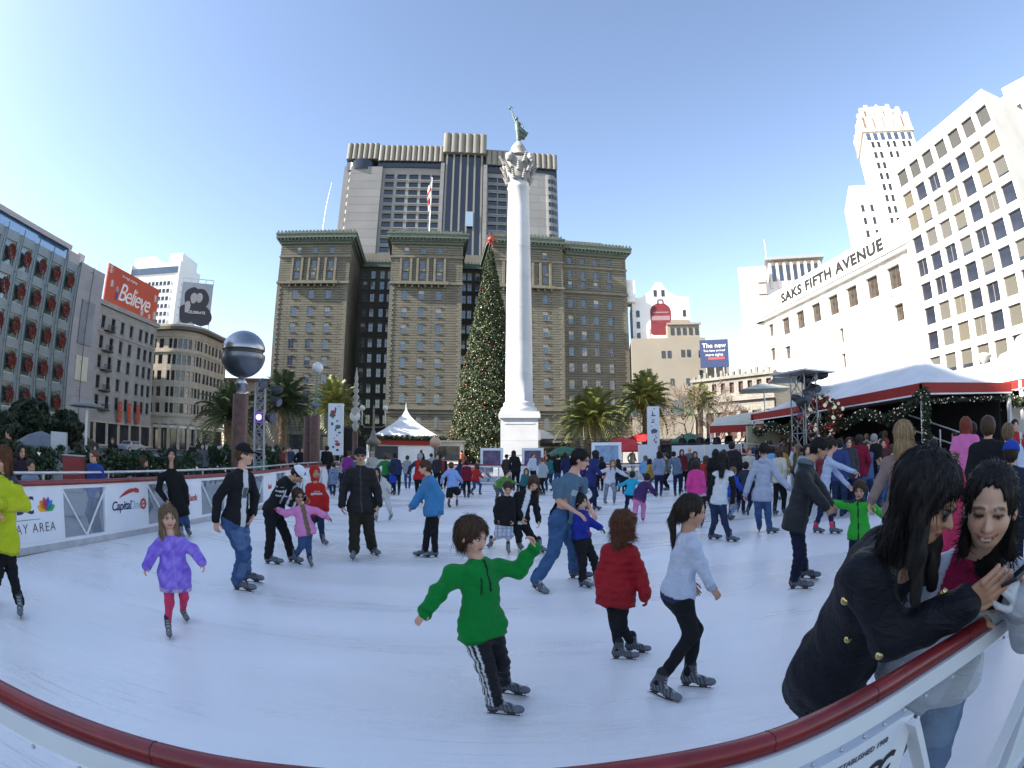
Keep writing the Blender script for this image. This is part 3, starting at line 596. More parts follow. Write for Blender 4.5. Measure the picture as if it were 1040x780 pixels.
o = place_text('lettering', t_, SK, 31.0, -.07, 32.05); o.scale = (36.4 / (x1 - x0), .80, 1)
for v in t_.vertices: v.co.x -= (x0 + x1) / 2
# white grid building, seven bays
GB = rooty('grid_window_building', 57.8, 61.5, -90, 'white office block with a regular grid of square windows at the right edge')
gu = [2.2 + 3.42 * i for i in range(7)]; gz = [39.4, 35.7, 32.2, 28.7, 25.2, 21.7, 18.2, 14.7, 11.2, 7.4]; b = MB(); hs = [(u - 1.24, z - 1.25, u + 1.24, z + 1.25) for u in gu for z in gz]
wall(b, -.6, 24.4, 3, 42.7, hs, .42); b.build('wall', WHITEW, GB); b = MB(); b.add([(24.4, 0, 0), (24.4, 30, 0), (24.4, 30, 42.7), (24.4, 0, 42.7)], [(0, 1, 2, 3)]); b.add([(-.6, 0, 0), (-.6, 30, 0), (-.6, 30, 42.7), (-.6, 0, 42.7)], [(3, 2, 1, 0)])
b.box(-.59, 24.39, .5, 30, 42.3, 42.69); b.box(-.59, 24.39, .5, .6, 0, 3); b.build('side_wall', CONC, GB)
GNV = mat('navy_glass', (.026, .030, .044), .2, var=.5, scale=.4, spec=.5, ior=1.5); gfr = mat('grid_frame', (.22, .20, .17), .5); bls = [mat('blind_tan', (.105, .098, .08), .85, var=.1), mat('blind_grey', (.10, .097, .088), .85, var=.1), mat('blind_ochre', (.115, .102, .075), .85, var=.1)]
for k, h in enumerate(sorted(hs, key=lambda h: -h[1])):
    if h[1] > 37: windows(GB, T, 0, [h], FRD, mat('louvre_dark', (.06, .058, .055), .6), .42, 1, 1, None, .1)
    else: windows(GB, T, 0, [h], gfr, GNV, .42, 1 if rnd.random() < .8 else 2, 1, None, .1, 0, (0, 0, .85, 1, 1, 1) if h[1] > 26 else (0, 0, 0, .8, 1), rnd.choice(bls))
b = MB(); b.box(0, 24, -1.6, .0, 4.6, 4.9); b.box(-.6, 24.4, 0, .3, 0, 2.99); b.build('awning', CONC, GB)
# white building further right (peeks over)
c0 = at_dist(1008, 104, 110); PW = empty('white_building', (c0.x, c0.y, 0), R(-75), 'small piece of a white building rising behind the grid building roof', 'building')
b = MB(); b.box(0, 14, 0, 20, 0, c0.z); b.box(3, 13, 2, 12, c0.z + .001, c0.z + 3); b.build('wall', WHITEW, PW); b = MB(); [b.box(3 + 2.5 * i, 4.2 + 2.5 * i, -.05, -.01, c0.z - 7, c0.z - 3) for i in range(4)]; b.build('window', GLASSD, PW)
c0 = at_dist(1034, 90, 150); PW2 = empty('rounded_tower', (c0.x + 6, c0.y, 0), 0, 'white rounded tower top at the upper right corner', 'building'); b = MB(); b.lathe([(7, 0), (7, c0.z - 1), (6, c0.z), (0, c0.z + 1)], 24); b.build('wall', WHITEW, PW2)
# ornate tall hotel tower behind the white store
D = 170; a0 = R(43.3); DR = empty('ornate_tower', (math.sin(a0) * D, math.cos(a0) * D, 0), R(-28), 'tall cream ornate tower with a notched gothic crown behind the white store', 'building')
CRM = mat('cream_terracotta', (.70, .62, .54), .8, var=.1, scale=.2); PINK = mat('pink_terracotta', (.55, .36, .30), .8, var=.1, scale=.3)
b = MB(); W = 8.6; hs = [(u - .55, z - 1.1, u + .55, z + 1.1) for u in (-6.4, -4.4, -1.1, 1.1, 4.4, 6.4) for z in [87 - 3.6 * i for i in range(10)]]
wall(b, -W, W, 20, 92, hs, .3, (0, -W)); hsS = hs[:30] + hs[30:]; wall(b, -W, W, 20, 92, hs, .3, (W, 0), math.pi / 2); b.box(-W + .4, W - .4, -W + .4, W - .4, 20, 92)
b.box(-W, W, W - .5, W, 20, 92); b.box(-W, -W + .3, -W + .01, W, 20, 92)
b.box(-W - 9, -W, -W + 2, W + 4, 20, 74.5); b.box(-W + 1, W + 12, -W - 1.2, -W - .02, 20, 60)
b.build('wall', CRM, DR)
wm_ = win_mesh(1.1, 2.2, FRD, GLASSD, 1, 2, None, .06)
for h in hs[:48]: put('window', wm_, DR, ((h[0] + h[2]) / 2, -W + .25, (h[1] + h[3]) / 2))
for h in hs[:48]: put('window', wm_, DR, (W - .25, (h[0] + h[2]) / 2, (h[1] + h[3]) / 2), math.pi / 2)
b = MB()
for h in hs[48:]: b.box(h[0], h[2], -W + .2, -W + .25, h[1], h[3]); b.box(W - .25, W - .2, h[0], h[2], h[1], h[3])
for u in (-W - 6, -W - 3): [b.box(u - .5, u + .5, -W + 1.93, -W + 1.99, z, z + 2.2) for z in (66, 62, 58, 54, 50)]
tag(b.build('further_windows', GLASSD, DR), kind='stuff')
b = MB(); b.box(-W - .6, W + .6, -W - .6, W + .6, 91.5, 92.6)
for (z0, z1, w) in ((92.6, 97.5, 8.0), (97.5, 101, 6.2), (101, 104, 3.6)): b.box(-w, w, -w, w, z0, z1)
for w, z0, hh_, n_ in ((8.4, 92.6, 5.6, 5), (6.6, 97.5, 4.0, 4), (4.0, 101, 3.2, 2)):
    for i in range(n_ + 1):
        t = -w + 2 * w * i / n_
        for (x, y) in ((t, -w), (t, w), (-w, t), (w, t)):
            b.box(x - .7, x + .7, y - .7, y + .7, z0, z0 + hh_ * (.8 if i % 2 else 1)); b.add([(x - .7, y - .7, z0 + hh_ * (.8 if i % 2 else 1)), (x + .7, y - .7, z0 + hh_ * (.8 if i % 2 else 1)), (x + .7, y + .7, z0 + hh_ * (.8 if i % 2 else 1)), (x - .7, y + .7, z0 + hh_ * (.8 if i % 2 else 1)), (x, y, z0 + hh_ + .5)], [(0, 1, 4), (1, 2, 4), (2, 3, 4), (3, 0, 4)])
b.build('crown', CRM, DR)
b = MB()
for w, z0, hh_ in ((8.05, 92.7, 4.6), (6.25, 97.6, 3.2)):
    for i in range(6): t = -w + 2 * w * (i + .5) / 6; b.box(t - .35, t + .35, -w - .02, w + .02, z0, z0 + hh_); b.box(-w - .02, w + .02, t - .35, t + .35, z0, z0 + hh_)
b.build('pink_recess', PINK, DR)
b = MB(); 
for i in range(7): t = -7.2 + 2.4 * i; b.box(t - .7, t + .7, -W - .1, -W - .02, 88.6, 91.0); b.box(W + .02, W + .1, t - .7, t + .7, 88.6, 91)
b.build('gallery_window', GLASS, DR)
# plain white block and its roof pavilion
c0 = at_dist(752, 300, 150); WB = empty('white_block', (c0.x, c0.y, 0), R(-24), 'plain white block with a colonnaded roof pavilion left of the white store', 'building')
b = MB(); b.box(0, 8, 0, 25, 0, 49.5); b.box(8, 40, 4, 25, 0, 46); b.build('wall', WHITEW, WB)
b = MB(); b.box(9, 24, 5, 20, 46.01, 52); [b.box(9 + i * 2.1, 9.7 + i * 2.1, 3.4, 4, 44, 51.4) for i in range(8)]; b.build('pavilion', CRM, WB)
b = MB(); b.box(8, 25.5, 2.4, 21, 52.01, 52.9); b.build('pavilion_roof', mat('slate_roof', (.22, .24, .25), .7), WB)
b = MB(); [b.box(9.8 + i * 2.1, 11.0 + i * 2.1, 4.9, 4.99, 46.5, 51) for i in range(7)]; b.build('pavilion_glazing', GLASS, WB)
b = MB(); b.box(5.2, 7.4, -.9, -.02, 18, 46); [b.box(5.1, 7.5, -1.3, -.03, 19 + 3.2 * i, 19.25 + 3.2 * i) for i in range(9)]; b.build('fire_escape', mat('fire_escape', (.42, .36, .3), .7), WB)
b = MB(); b.tube([(9, 8, 52.9), (9, 8, 60)], .15, 6); b.build('antenna', STEEL, WB)
# dark shaded base block
# gabled white building with the painted backpack
c0 = at_dist(641, 345, 146); GW = empty('gable_building', (c0.x + .6, c0.y, 0), R(-10), 'white gabled building with a red backpack mural right of the stone hotel', 'building')
b = MB(); b.add([(0, 0, 0), (15.5, 0, 0), (15.5, 0, 41.5), (12.6, 0, 41.5), (9.5, 0, 43.4), (8.2, 0, 45.6), (6.6, 0, 45.6), (5.3, 0, 43.4), (2.5, 0, 41.5), (0, 0, 41.5)], [tuple(range(10))])
b.add([(x, y, z) for y in (0, 18) for x, z in ((0, 0), (15.5, 0), (15.5, 41.5), (12.6, 41.5), (9.5, 43.4), (8.2, 45.6), (6.6, 45.6), (5.3, 43.4), (2.5, 41.5), (0, 41.5))], [((i + 1) % 10, i, i + 10, (i + 1) % 10 + 10) for i in range(10)]); b.box(-2.5, 1, -1.5, 4, 40, 46); b.build('wall', WHITEW, GW)
wmx = win_mesh(.9, 1.8, FRD, GLASSD, 1, 2)
for u in (1.5, 14.0):
    for z in (37, 34, 31, 28.4): put('window', wmx, GW, (u, -.06, z))
for u in (6.4, 8.5): put('window', wmx, GW, (u, -.06, 42.6))
b = MB(); RED = mat('mural_red', (.15, .014, .022), .6, var=.25, scale=.6)
def rrect(b, x0, x1, z0, z1, r, y, top=None):
    pts = []
    for cx, cz, a0, rr in ((x1 - r, z0 + r, -90, r), (x1 - (top or r), z1 - (top or r), 0, top or r), (x0 + (top or r), z1 - (top or r), 90, top or r), (x0 + r, z0 + r, 180, r)):
        pts += [(cx + rr * math.cos(R(a0 + k * 15)), y, cz + rr * math.sin(R(a0 + k * 15))) for k in range(7)]
    b.add(pts, [tuple(range(len(pts)))])
rrect(b, 4.8, 10.4, 31.2, 39.8, .8, -.03, 2.3); b.mi = 1; rrect(b, 5.1, 10.1, 35.2, 36.4, .3, -.05); rrect(b, 5.6, 9.7, 37.2, 37.5, .1, -.05); b.mi = 0; rrect(b, 5.4, 9.9, 31.8, 34.6, .6, -.045); b.mi = 1; rrect(b, 4.5, 4.8, 30, 33, .1, -.05); b.mi = 0
b.tube([(6.8, -.1, 39.7), (7.0, -.1, 40.8), (8.2, -.1, 40.8), (8.4, -.1, 39.7)], .18, 6); b.build('mural', [RED, mat('mural_pale', (.25, .16, .18), .6)], GW)
# beige building
c0 = at_dist(645, 345, 140); BG = empty('beige_building', (c0.x - 1, c0.y, 0), R(-10), 'beige stepped building below the backpack mural with few small windows', 'building')
b = MB(); b.box(0, 19, 0, 20, 0, 29.2); b.box(9.6, 18, 2, 22, 29.21, 33.4); b.box(11, 16, 6, 24, 33.41, 35.2); b.box(19.02, 25.5, 3, 22, 0, 28.6); b.box(9.4, 18.4, 1.4, 1.99, 32.9, 33.4); b.build('wall', mat('beige_render', (.24, .215, .175), .85, var=.08, scale=.2), BG)
for u, z in ((9.5, 27), (8, 27), (13, 27.2), (14.5, 27.2), (17.5, 27), (10, 20), (14, 20), (17.5, 22), (17.5, 17)): put('window', wmx, BG, (u, -.06, z - 2))
for k in range(5): put('window', wmx, BG, (10.8 + k * 1.6, 1.94, 31.2))
b = MB(); b.box(-2, 24, -.4, -.01, 10, 13.5); b.build('teal_roof', mat('teal_roof', (.03, .09, .10), .6), BG)
# blue billboard
c1, c2 = at_dist(711, 360, 132), at_dist(740, 360, 132); a_ = math.atan2(c2.y - c1.y, c2.x - c1.x); L_ = math.hypot(c2.x - c1.x, c2.y - c1.y); z0 = at_dist(725, 373, 132).z; z1 = at_dist(725, 345, 132).z
NB = empty('billboard', (c1.x, c1.y, 0), a_, 'dark blue billboard with white and red lines right of the beige building', 'billboard')
b = MB(); b.box(0, L_, 0, .5, z0, z1); b.build('panel', mat('billboard_navy', (.03, .045, .11), .4, var=.2), NB); b = MB(); [b.bar((L_ * t, .3, 0), (L_ * t, .3, z0), .3) for t in (.2, .5, .8)]; b.build('frame', STEEL, NB)
WL2 = mat('lettering_red', (.6, .06, .06), .5)
for s, zz, sz, mm in (('The new', .78, 1.6, WL), ('You have arrived', .6, .75, WL), ('more sights', .45, .9, WL)): place_text('lettering', text_mesh(s, sz, .02, mm), NB, L_ / 2, -.05, z0 + (z1 - z0) * zz)
b = MB(); b.box(L_ * .28, L_ * .85, -.06, -.01, z0 + (z1 - z0) * .28, z0 + (z1 - z0) * .36); b.build('underline', WL2, NB)
# low ornate terrace building with an arcade
c1, c2 = at_dist(704, 400, 100), at_dist(786, 400, 92); a_ = math.atan2(c2.y - c1.y, c2.x - c1.x); L_ = math.hypot(c2.x - c1.x, c2.y - c1.y)
LB = empty('arcade_building', (c1.x, c1.y, 0), a_, 'low pale stone building with a roof loggia and arches behind the bare trees', 'building')
b = MB(); n_ = 9; hs = [(L_ * (i + .5) / n_ - .45, 10.6, L_ * (i + .5) / n_ + .45, 12.4) for i in range(n_)] + [(L_ * (i + .5) / 7 - .8, 3, L_ * (i + .5) / 7 + .8, 7.5) for i in range(7)]
wall(b, 0, L_, 0, 13.0, hs, .5); b.box(0, L_, .7, 18, 0, 12.9); b.box(-.4, L_ + .4, -.7, -.01, 9.2, 9.8); b.box(-.3, L_ + .3, -.5, 18, 13.01, 13.5)
for i in range(14): b.box(L_ * i / 14 + .2, L_ * i / 14 + .7, -.3, .2, 13.51, 13.9 + (i % 3) * .3)
b.build('wall', mat('arcade_stone', (.23, .215, .19), .85, var=.2, scale=.5, brick=(1.2, .5, .03, .7)), LB); windows(LB, xf((0, 0), 0), 0, hs, FRD, mat('shade_glass', (.07, .03, .03), .3), .5, 1, 1, None, .06)
# ------------------------------------------------------------------ the white column
MARB = mat('white_granite', (.62, .615, .61), .7, var=.10, scale=.8, bump=.004, bscale=20, brick=(40, 2.35, .02, .9))
MO = empty('monument_column', (.5, 39.6, 0), 0, 'tall white granite column with a leafy capital and bronze statue beside the christmas tree', 'monument')
b = MB(); b.box(-1.75, 1.75, -1.75, 1.75, -.05, .5); b.box(-1.5, 1.5, -1.5, 1.5, .5, 1.0); b.box(-1.28, 1.28, -1.28, 1.28, 1.0, 3.9); b.box(-1.42, 1.42, -1.42, 1.42, 3.9, 4.2); b.box(-1.36, 1.36, -1.36, 1.36, 4.2, 4.35)
for s in (-1, 1): b.box(-1.0, 1.0, -1.31, -1.281, 1.4 if s < 0 else 3.5, 1.45 if s < 0 else 3.55)
b.build('pedestal', MARB, MO)
b = MB(); b.lathe([(1.25, 4.35), (1.3, 4.5), (1.22, 4.7), (1.08, 4.8), (1.12, 4.95), (.98, 5.1)] + [(.96 - .17 * (k / 10) ** 1.4, 5.1 + 16.3 * k / 10) for k in range(11)] + [(.86, 21.5), (.8, 21.65), (.8, 21.9)], 40); b.build('shaft', MARB, MO)
b = MB(); CAPM = mat('capital_stone', (.32, .315, .30), .8, var=.3, scale=2)
b.lathe([(.80, 21.9), (.86, 22.6), (1.0, 23.4), (1.15, 23.9), (0, 23.9)], 24)
for tier, (z, r, n_, sz) in enumerate(((22.2, .92, 8, .42), (22.9, 1.02, 8, .46), (23.6, 1.16, 4, .5))):
    for i in range(n_):
        t = 2 * math.pi * (i + .5 * tier) / n_ + .4
        for k in range(5): b.sphere((r * math.cos(t) * (1 + .08 * k), r * math.sin(t) * (1 + .08 * k), z + k * .14 - .1), sz * (.42 - .045 * k), 7, 5, (1, 1, .7))
for i in range(4):
    t = math.pi / 4 + i * math.pi / 2 + .15; x, y = 1.18 * math.cos(t), 1.18 * math.sin(t); b.sphere((x, y, 23.9), .33, 10, 8); b.sphere((x * 1.1, y * 1.1, 23.65), .22, 8, 6); b.bar((x * .3, y * .3, 24.15), (x * 1.12, y * 1.12, 24.15), .55, .28)
b.lathe([(0, 24.3), (1.0, 24.3), (.8, 24.5), (.5, 24.7), (.62, 25.1), (.5, 25.4), (.3, 25.7), (.16, 25.9), (0, 25.95)], 20); b.build('capital', CAPM, MO)
BRZ = mat('green_bronze', (.10, .14, .12), .55, metal=.3, var=.4, scale=6)
b = MB(); b.tube([(0, 0, 25.8), (.02, 0, 26.3), (.0, 0, 27.0)], [.13, .2, .26], 10); b.tube([(.15, .1, 26.1), (.12, .05, 26.6), (0, 0, 27.1)], [.1, .17, .2], 8); b.tube([(0, 0, 26.9), (-.06, 0, 27.6), (-.1, 0, 28.0)], [.27, .24, .11], 10)
b.tube([(0, .05, 27.2), (.3, .1, 26.9), (.65, .15, 26.7), (.8, .15, 26.9)], [.3, .32, .24, .05], 8); b.tube([(.1, 0, 26.5), (.45, .1, 26.4), (.6, .1, 26.6)], [.25, .25, .06], 8)
b.sphere((-.13, -.03, 28.2), .15, 10, 8, (1, 1, 1.2)); b.tube([(-.2, 0, 27.85), (-.38, 0, 28.4), (-.5, 0, 29.0)], [.09, .07, .045], 8); b.tube([(.08, 0, 27.8), (.3, -.1, 27.5), (.42, -.2, 27.2)], [.09, .07, .05], 8)
b.tube([(-.5, 0, 28.95), (-.62, 0, 29.35)], [.03, .03], 6); b.build('statue', BRZ, MO); b = MB(); b.lathe([(.16, 29.3), (.2, 29.36), (.16, 29.42), (.13, 29.36), (.16, 29.3)], 14, (-.62, 0, 0)); b.build('wreath', BRZ, MO)
# ------------------------------------------------------------------ christmas tree
XT = empty('christmas_tree', (-2.05, 51, 0), 0, 'huge cone shaped christmas tree with baubles and red star left of the column', 'christmas tree')
g = np.random.default_rng(3); n_ = 72000; zz = 1 - np.sqrt(1 - g.random(n_) * .9998); Ht = 20.4; RB = 3.95
th = g.random(n_) * 2 * np.pi; rad = RB * (1 - zz) * (1 - g.random(n_) ** 2.2 * .45) * (1 + .03 * np.sin(th * 7 + zz * 40) + .03 * np.sin(zz * 90 + th * 3)) + .12
P = np.stack([rad * np.cos(th), rad * np.sin(th), .5 + zz * Ht], 1)
lm1 = mat('fir_needles', (.055, .075, .034), .7, var=.5, scale=1.2); lm2 = mat('fir_needles_light', (.075, .10, .045), .7, var=.4, scale=2)
put('crown', leaf_cloud(P[:52000], .125, 'crown', lm1, .55, 1), XT); put('new_growth', leaf_cloud(P[52000:], .11, 'new_growth', lm2, .5, 2), XT)
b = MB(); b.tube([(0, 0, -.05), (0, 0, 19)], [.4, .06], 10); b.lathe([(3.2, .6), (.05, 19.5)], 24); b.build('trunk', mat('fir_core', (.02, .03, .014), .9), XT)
BC = [mat('bauble_gold', (.55, .35, .08), .18, metal=.9, var=.02), mat('bauble_red', (.4, .02, .02), .2, spec=.8), mat('bauble_silver', (.8, .8, .8), .15, metal=.9, var=.02)]
bme_ = []
for m_ in BC: q = MB(); q.sphere((0, 0, 0), 1, 10, 7); bme_.append(q.mesh('bauble', m_))
def cone_pt(k, n, jit=0): z = 1 - math.sqrt(1 - (k + .5) / n * .97); t = k * 2.39996 + jit; r = RB * (1 - z) * 1.0 + .1; return (r * math.cos(t), r * math.sin(t), .5 + z * Ht)
pts = [cone_pt(k, 700) for k in range(700)]; vis = sorted([p for p in pts if p[1] < 0], key=lambda p: -p[0] * 0 + rnd.random())
for p_ in vis[:96]: s = rnd.uniform(.045, .075); put('bauble', rnd.choice(bme_), XT, p_, sc=s)
b = MB()
for p_ in vis[96:] + [p for p in pts if p[1] >= 0]: b.mi = rnd.choice((0, 1, 2, 1)); b.sphere(p_, rnd.uniform(.035, .055), 6, 4)
tag(b.build('smaller_baubles', BC, XT), kind='stuff')
b = MB()
for k in range(620): p_ = cone_pt(k, 620, .7); b.sphere(p_, .024, 4, 3)
tag(b.build('fairy_lights', mat('fairy_light', (1, .9, .6), .5, emit=((1, .85, .6), 1.0)), XT), kind='stuff')
b = MB(); 
for k in range(14): t = k * math.pi * 2 / 14; b.add([(0, 0, 21.7), (.15 * math.cos(t - .25), .12 * math.sin(t * 3), 21.7 + .15 * math.sin(t - .25)), ((1.1 if k % 2 else .75) * math.cos(t), .25 * math.sin(t * 5), 21.7 + (1.1 if k % 2 else .75) * math.sin(t)), (.15 * math.cos(t + .25), -.12, 21.7 + .15 * math.sin(t + .25))], [(0, 1, 2, 3)])
b.sphere((0, 0, 21.7), .3, 10, 8); o = b.build('star', mat('star_red', (.45, .05, .03), .5), XT); 
# ------------------------------------------------------------------ rink barriers: red cap rail, white steel frame, banners and clear sheets
REDC = mat('red_cap', (.20, .014, .016), .38, var=.35, scale=9, spec=.5, coat=.1, bump=.0006, bscale=45); CLEAR = clear_mat('clear_sheet', (.55, .65, .75), .17, .06); CLEAR2 = clear_mat('thin_clear_sheet', (.6, .66, .7), .05, .05); KICK = mat('kick_board', (.42, .44, .47), .6, var=.2, scale=5)
def resample(pts, step):
    out = [Vector(pts[0])]
    for a, b in zip(pts[:-1], pts[1:]):
        a, b = Vector(a), Vector(b); n = max(1, round((b - a).length / step)); out += [a.lerp(b, (i + 1) / n) for i in range(n)]
    return out
def offset(pts, d):
    o = []
    for i, p in enumerate(pts):
        t = (pts[min(i + 1, len(pts) - 1)] - pts[max(i - 1, 0)]).normalized(); o.append(Vector((p.x + t.y * d, p.y - t.x * d)))
    return o
def smooth(pts, it=2):
    for _ in range(it):
        q = [pts[0]]
        for a, b in zip(pts[:-1], pts[1:]): q += [a.lerp(b, .25), a.lerp(b, .75)]
        pts = q + [pts[-1]]
    return pts
def strip(mb, pts, o0, o1, z0, z1):
    """a bar of rectangular section that follows the path"""
    A, B = offset(pts, o0), offset(pts, o1); n = len(pts)
    vs = [(p.x, p.y, z) for z in (z0, z1) for P_ in (A, B) for p in P_]
    f = []
    for i in range(n - 1): f += [(i, i + 1, n + i + 1, n + i), (2 * n + i, 3 * n + i, 3 * n + i + 1, 2 * n + i + 1), (i, 2 * n + i, 2 * n + i + 1, i + 1), (n + i, n + i + 1, 3 * n + i + 1, 3 * n + i)]
    f += [(0, n, 3 * n, 2 * n), (n - 1, 3 * n - 1, 4 * n - 1, 2 * n - 1)]; mb.add(vs, f, False)
def cap(mb, pts, w, z0, z1):
    """rounded cap rail"""
    n = len(pts); prof_ = [(-w / 2, z0), (-w / 2, z0 + (z1 - z0) * .6), (-w * .36, z1 - .004), (0, z1), (w * .36, z1 - .004), (w / 2, z0 + (z1 - z0) * .6), (w / 2, z0)]; rows = [[(p.x, p.y, z) for p in offset(pts, o_)] for o_, z in prof_]; k = len(prof_)
    mb.add([v for r in rows for v in r], [(j * n + i, j * n + i + 1, ((j + 1) % k) * n + i + 1, ((j + 1) % k) * n + i) for j in range(k) for i in range(n - 1)], True); mb.add([r[0] for r in rows], [tuple(range(k))]); mb.add([r[-1] for r in rows], [tuple(range(k))[::-1]])
def barrier(pts, label, ztop, sections, tube=False, w=.13, side=1, group=None, frames=True, tubey=.12, sw=.028):
    """sections: list of (length, kind, material) along the path; side: which side carries the banner faces"""
    root = empty('rink_barrier', (0, 0, 0), 0, label, 'barrier', group); fine = smooth([Vector(p) for p in pts], 2); fine = resample(fine, .3)
    b = MB(); cap(b, fine, w, ztop - min(.07, w * .85), ztop); b.build('cap_rail', REDC, root)
    b = MB(); strip(b, fine, -.028, .028, ztop - min(.135, .065 + w * .7), ztop - min(.078, w * .85 + .006)); strip(b, fine, -.028, .028, .10, .145); b.build('frame_rail', WPAINT, root)
    b = MB(); strip(b, fine, -.035, .035, 0.002, .098); b.build('kick_board', KICK, root)
    if tube: b = MB(); b.tube([(p.x, p.y, ztop + .09) for p in offset(fine, tubey)], .024, 8); [b.bar((p.x, p.y, ztop - .01), (p.x, p.y, ztop + .08), .03) for p in offset(fine, tubey)[::6]]; b.build('hand_rail', STEEL, root)
    b = MB(); jt = fine[4::8]
    for i_ in range(4, len(fine) - 1, 8): sub_ = [fine[i_].lerp(fine[i_ + 1], 0), fine[i_].lerp(fine[i_ + 1], .015)]; cap(b, sub_, w + .002, ztop - min(.07, w * .85), ztop + .001)
    b.build('rail_joint', DARKM, root); b = MB()
    for i_, p in enumerate(offset(fine, .031 * side)):
        if i_ % 2: b.sphere((p.x, p.y, ztop - .105), .0055, 6, 4)
    tag(b.build('bolts', STEEL, root), kind='stuff')
    # walk the path
    cum = [0]
    for a, c in zip(fine[:-1], fine[1:]): cum.append(cum[-1] + (c - a).length)
    def P(s):
        s = max(0, min(s, cum[-1] - 1e-4)); i = max(k for k in range(len(cum) - 1) if cum[k] <= s); return fine[i].lerp(fine[i + 1], (s - cum[i]) / (cum[i + 1] - cum[i]))
    s = 0; k = 0; info = []
    while s < cum[-1] - .3:
        L, kind, m = sections[k % len(sections)] if k < 40 else sections[-1]; k += 1; e = min(s + L, cum[-1]); sub = [P(s + (e - s) * i / 5) for i in range(6)]
        b = MB(); strip(b, sub, -.006, .006, .146, ztop - .136) if kind == 'clear' else strip(b, sub, -.018, .018, .146, ztop - .136); b.build('clear_panel' if kind == 'clear' else 'banner', m, root)
        b = MB(); a, c = P(s), P(e); off_ = offset([a, c], .045 * side)
        if frames:
            b.bar((a.x, a.y, .146), (a.x, a.y, ztop - .137), .05)
            if kind == 'clear':
                mid = P((s + e) / 2); mo = offset([a, mid, c], .034 * side); b.bar((mo[0].x, mo[0].y, ztop - .15), (mo[1].x, mo[1].y, .15), sw, .02); b.bar((mo[2].x, mo[2].y, ztop - .15), (mo[1].x, mo[1].y, .151), sw, .02)
            b.build('frame', WPAINT, root)
        info.append((s, e, a, c, kind)); s = e
    return root, P, info
cs = (1.3, 'clear', CLEAR); bw = (1.3, 'banner', BOARDW)
# left side (seen from the ice); the path starts near the camera
LP = [(-5.2, 1.4), (-6.0, 2.1), (-6.45, 3.3), (-6.66, 4.6), (-6.66, 9), (-6.68, 13.7), (-7.05, 16), (-7.5, 19.5), (-7.6, 23), (-7.0, 26), (-5.6, 27.5)]
lb, PL, li = barrier(LP, 'left rink barrier with red cap, steel hand rail, printed banners and clear panels', 1.03, [(1.35, 'banner', BOARDW), (1.2, 'clear', CLEAR), (2.72, 'banner', BOARDW), (1.12, 'clear', CLEAR), (1.28, 'banner', BOARDW), (1.35, 'clear', CLEAR), (.7, 'banner', BOARDW)] + [(1.2, 'clear', CLEAR), (1.25, 'banner', BOARDW)] * 8, True, side=1, tubey=-.14)
NAVY = mat('print_navy', (.02, .025, .09), .5); GREYT = mat('print_grey', (.12, .12, .13), .5)
def on_path(me, nm, root, P, s, z, off, flip=False, sc=None):
    a, b = P(s - .05), P(s + .05); t = (b - a).normalized(); ang = math.atan2(t.y, t.x); p = P(s); n_ = Vector((t.y, -t.x)); ang2 = ang + (math.pi if flip else 0)
    return put(nm, me, root, (p.x + n_.x * off, p.y + n_.y * off, z), rot=(R(90), 0, ang2), sc=sc)
def s_px(px):
    v = _ray(px, 520); s = 0
    while s < 30 and math.atan2(PL(s).x, PL(s).y) < math.atan2(v.x, v.y): s += .01
    return s
sN = s_px(46) - .62
on_path(text_mesh('NBC', .34, .002, NAVY, bold=.008), 'lettering', lb, PL, sN + .02, .67, .022)
on_path(text_mesh('BAY AREA', .19, .002, GREYT, space=1.25), 'lettering', lb, PL, sN + .30, .35, .022)
b = MB(); b.box(-.05, 1.0, -.004, .004, -.004, .004); o = on_path(b.mesh('rule', GREYT), 'rule', lb, PL, sN - .15, .48, .022); 
FE = [('#f0b429', -66), ('#e8731f', -38), ('#cf2e3c', -12), ('#5b4ba8', 12), ('#2f7fc8', 38), ('#2fa45a', 66)]
FE = [('#e8b020', -68), ('#e87a20', -42), ('#d03040', -15), ('#4050b0', 15), ('#3080d0', 42), ('#20a050', 68)]
for k, (c_, an_) in enumerate(FE):
    b = MB(); t = R(an_); dx, dz = math.sin(t), math.cos(t); L = .22; pts = []
    for q in range(11): u = q / 10; wd = .048 * math.sin(math.pi * min(1, u * .55 + .45 * u * u)) * (1 if u < .99 else .3); pts.append((u, wd))
    ring = [(dx * L * u + dz * wd, dz * L * u - dx * wd) for u, wd in pts] + [(dx * L * u - dz * wd, dz * L * u + dx * wd) for u, wd in pts[::-1]]
    b.add([(x, z, .002) for x, z in ring], [tuple(range(len(ring)))]); on_path(b.mesh('feather', mat('feather_%s' % c_[1:], c_, .5, var=.03)), 'feather', lb, PL, sN + .62, .58, .022)
sC = (li[4][0] + li[4][1]) / 2
on_path(text_mesh('Capital', .22, .002, NAVY, 'CENTER', .2, .95, .004), 'lettering', lb, PL, sC - .18, .55, .022); on_path(text_mesh('One', .22, .002, mat('print_pale_blue', (.3, .42, .55), .5), 'CENTER', .2), 'lettering', lb, PL, sC + .25, .54, .022)
b = MB(); n_ = 16; vs = []
for i in range(n_ + 1): t = i / n_; x = -.25 + .62 * t; z = .14 + .12 * math.sin(t * 2.2); th_ = .035 * math.sin(math.pi * t) + .003 + .03 * t * (t > .8); vs += [(x, z - th_, .002), (x, z + th_, .002)]
b.add(vs, [(2 * i, 2 * i + 2, 2 * i + 3, 2 * i + 1) for i in range(n_)]); on_path(b.mesh('swoosh', mat('print_red', (.45, .03, .03), .5)), 'swoosh', lb, PL, sC + .0, .55, .023)
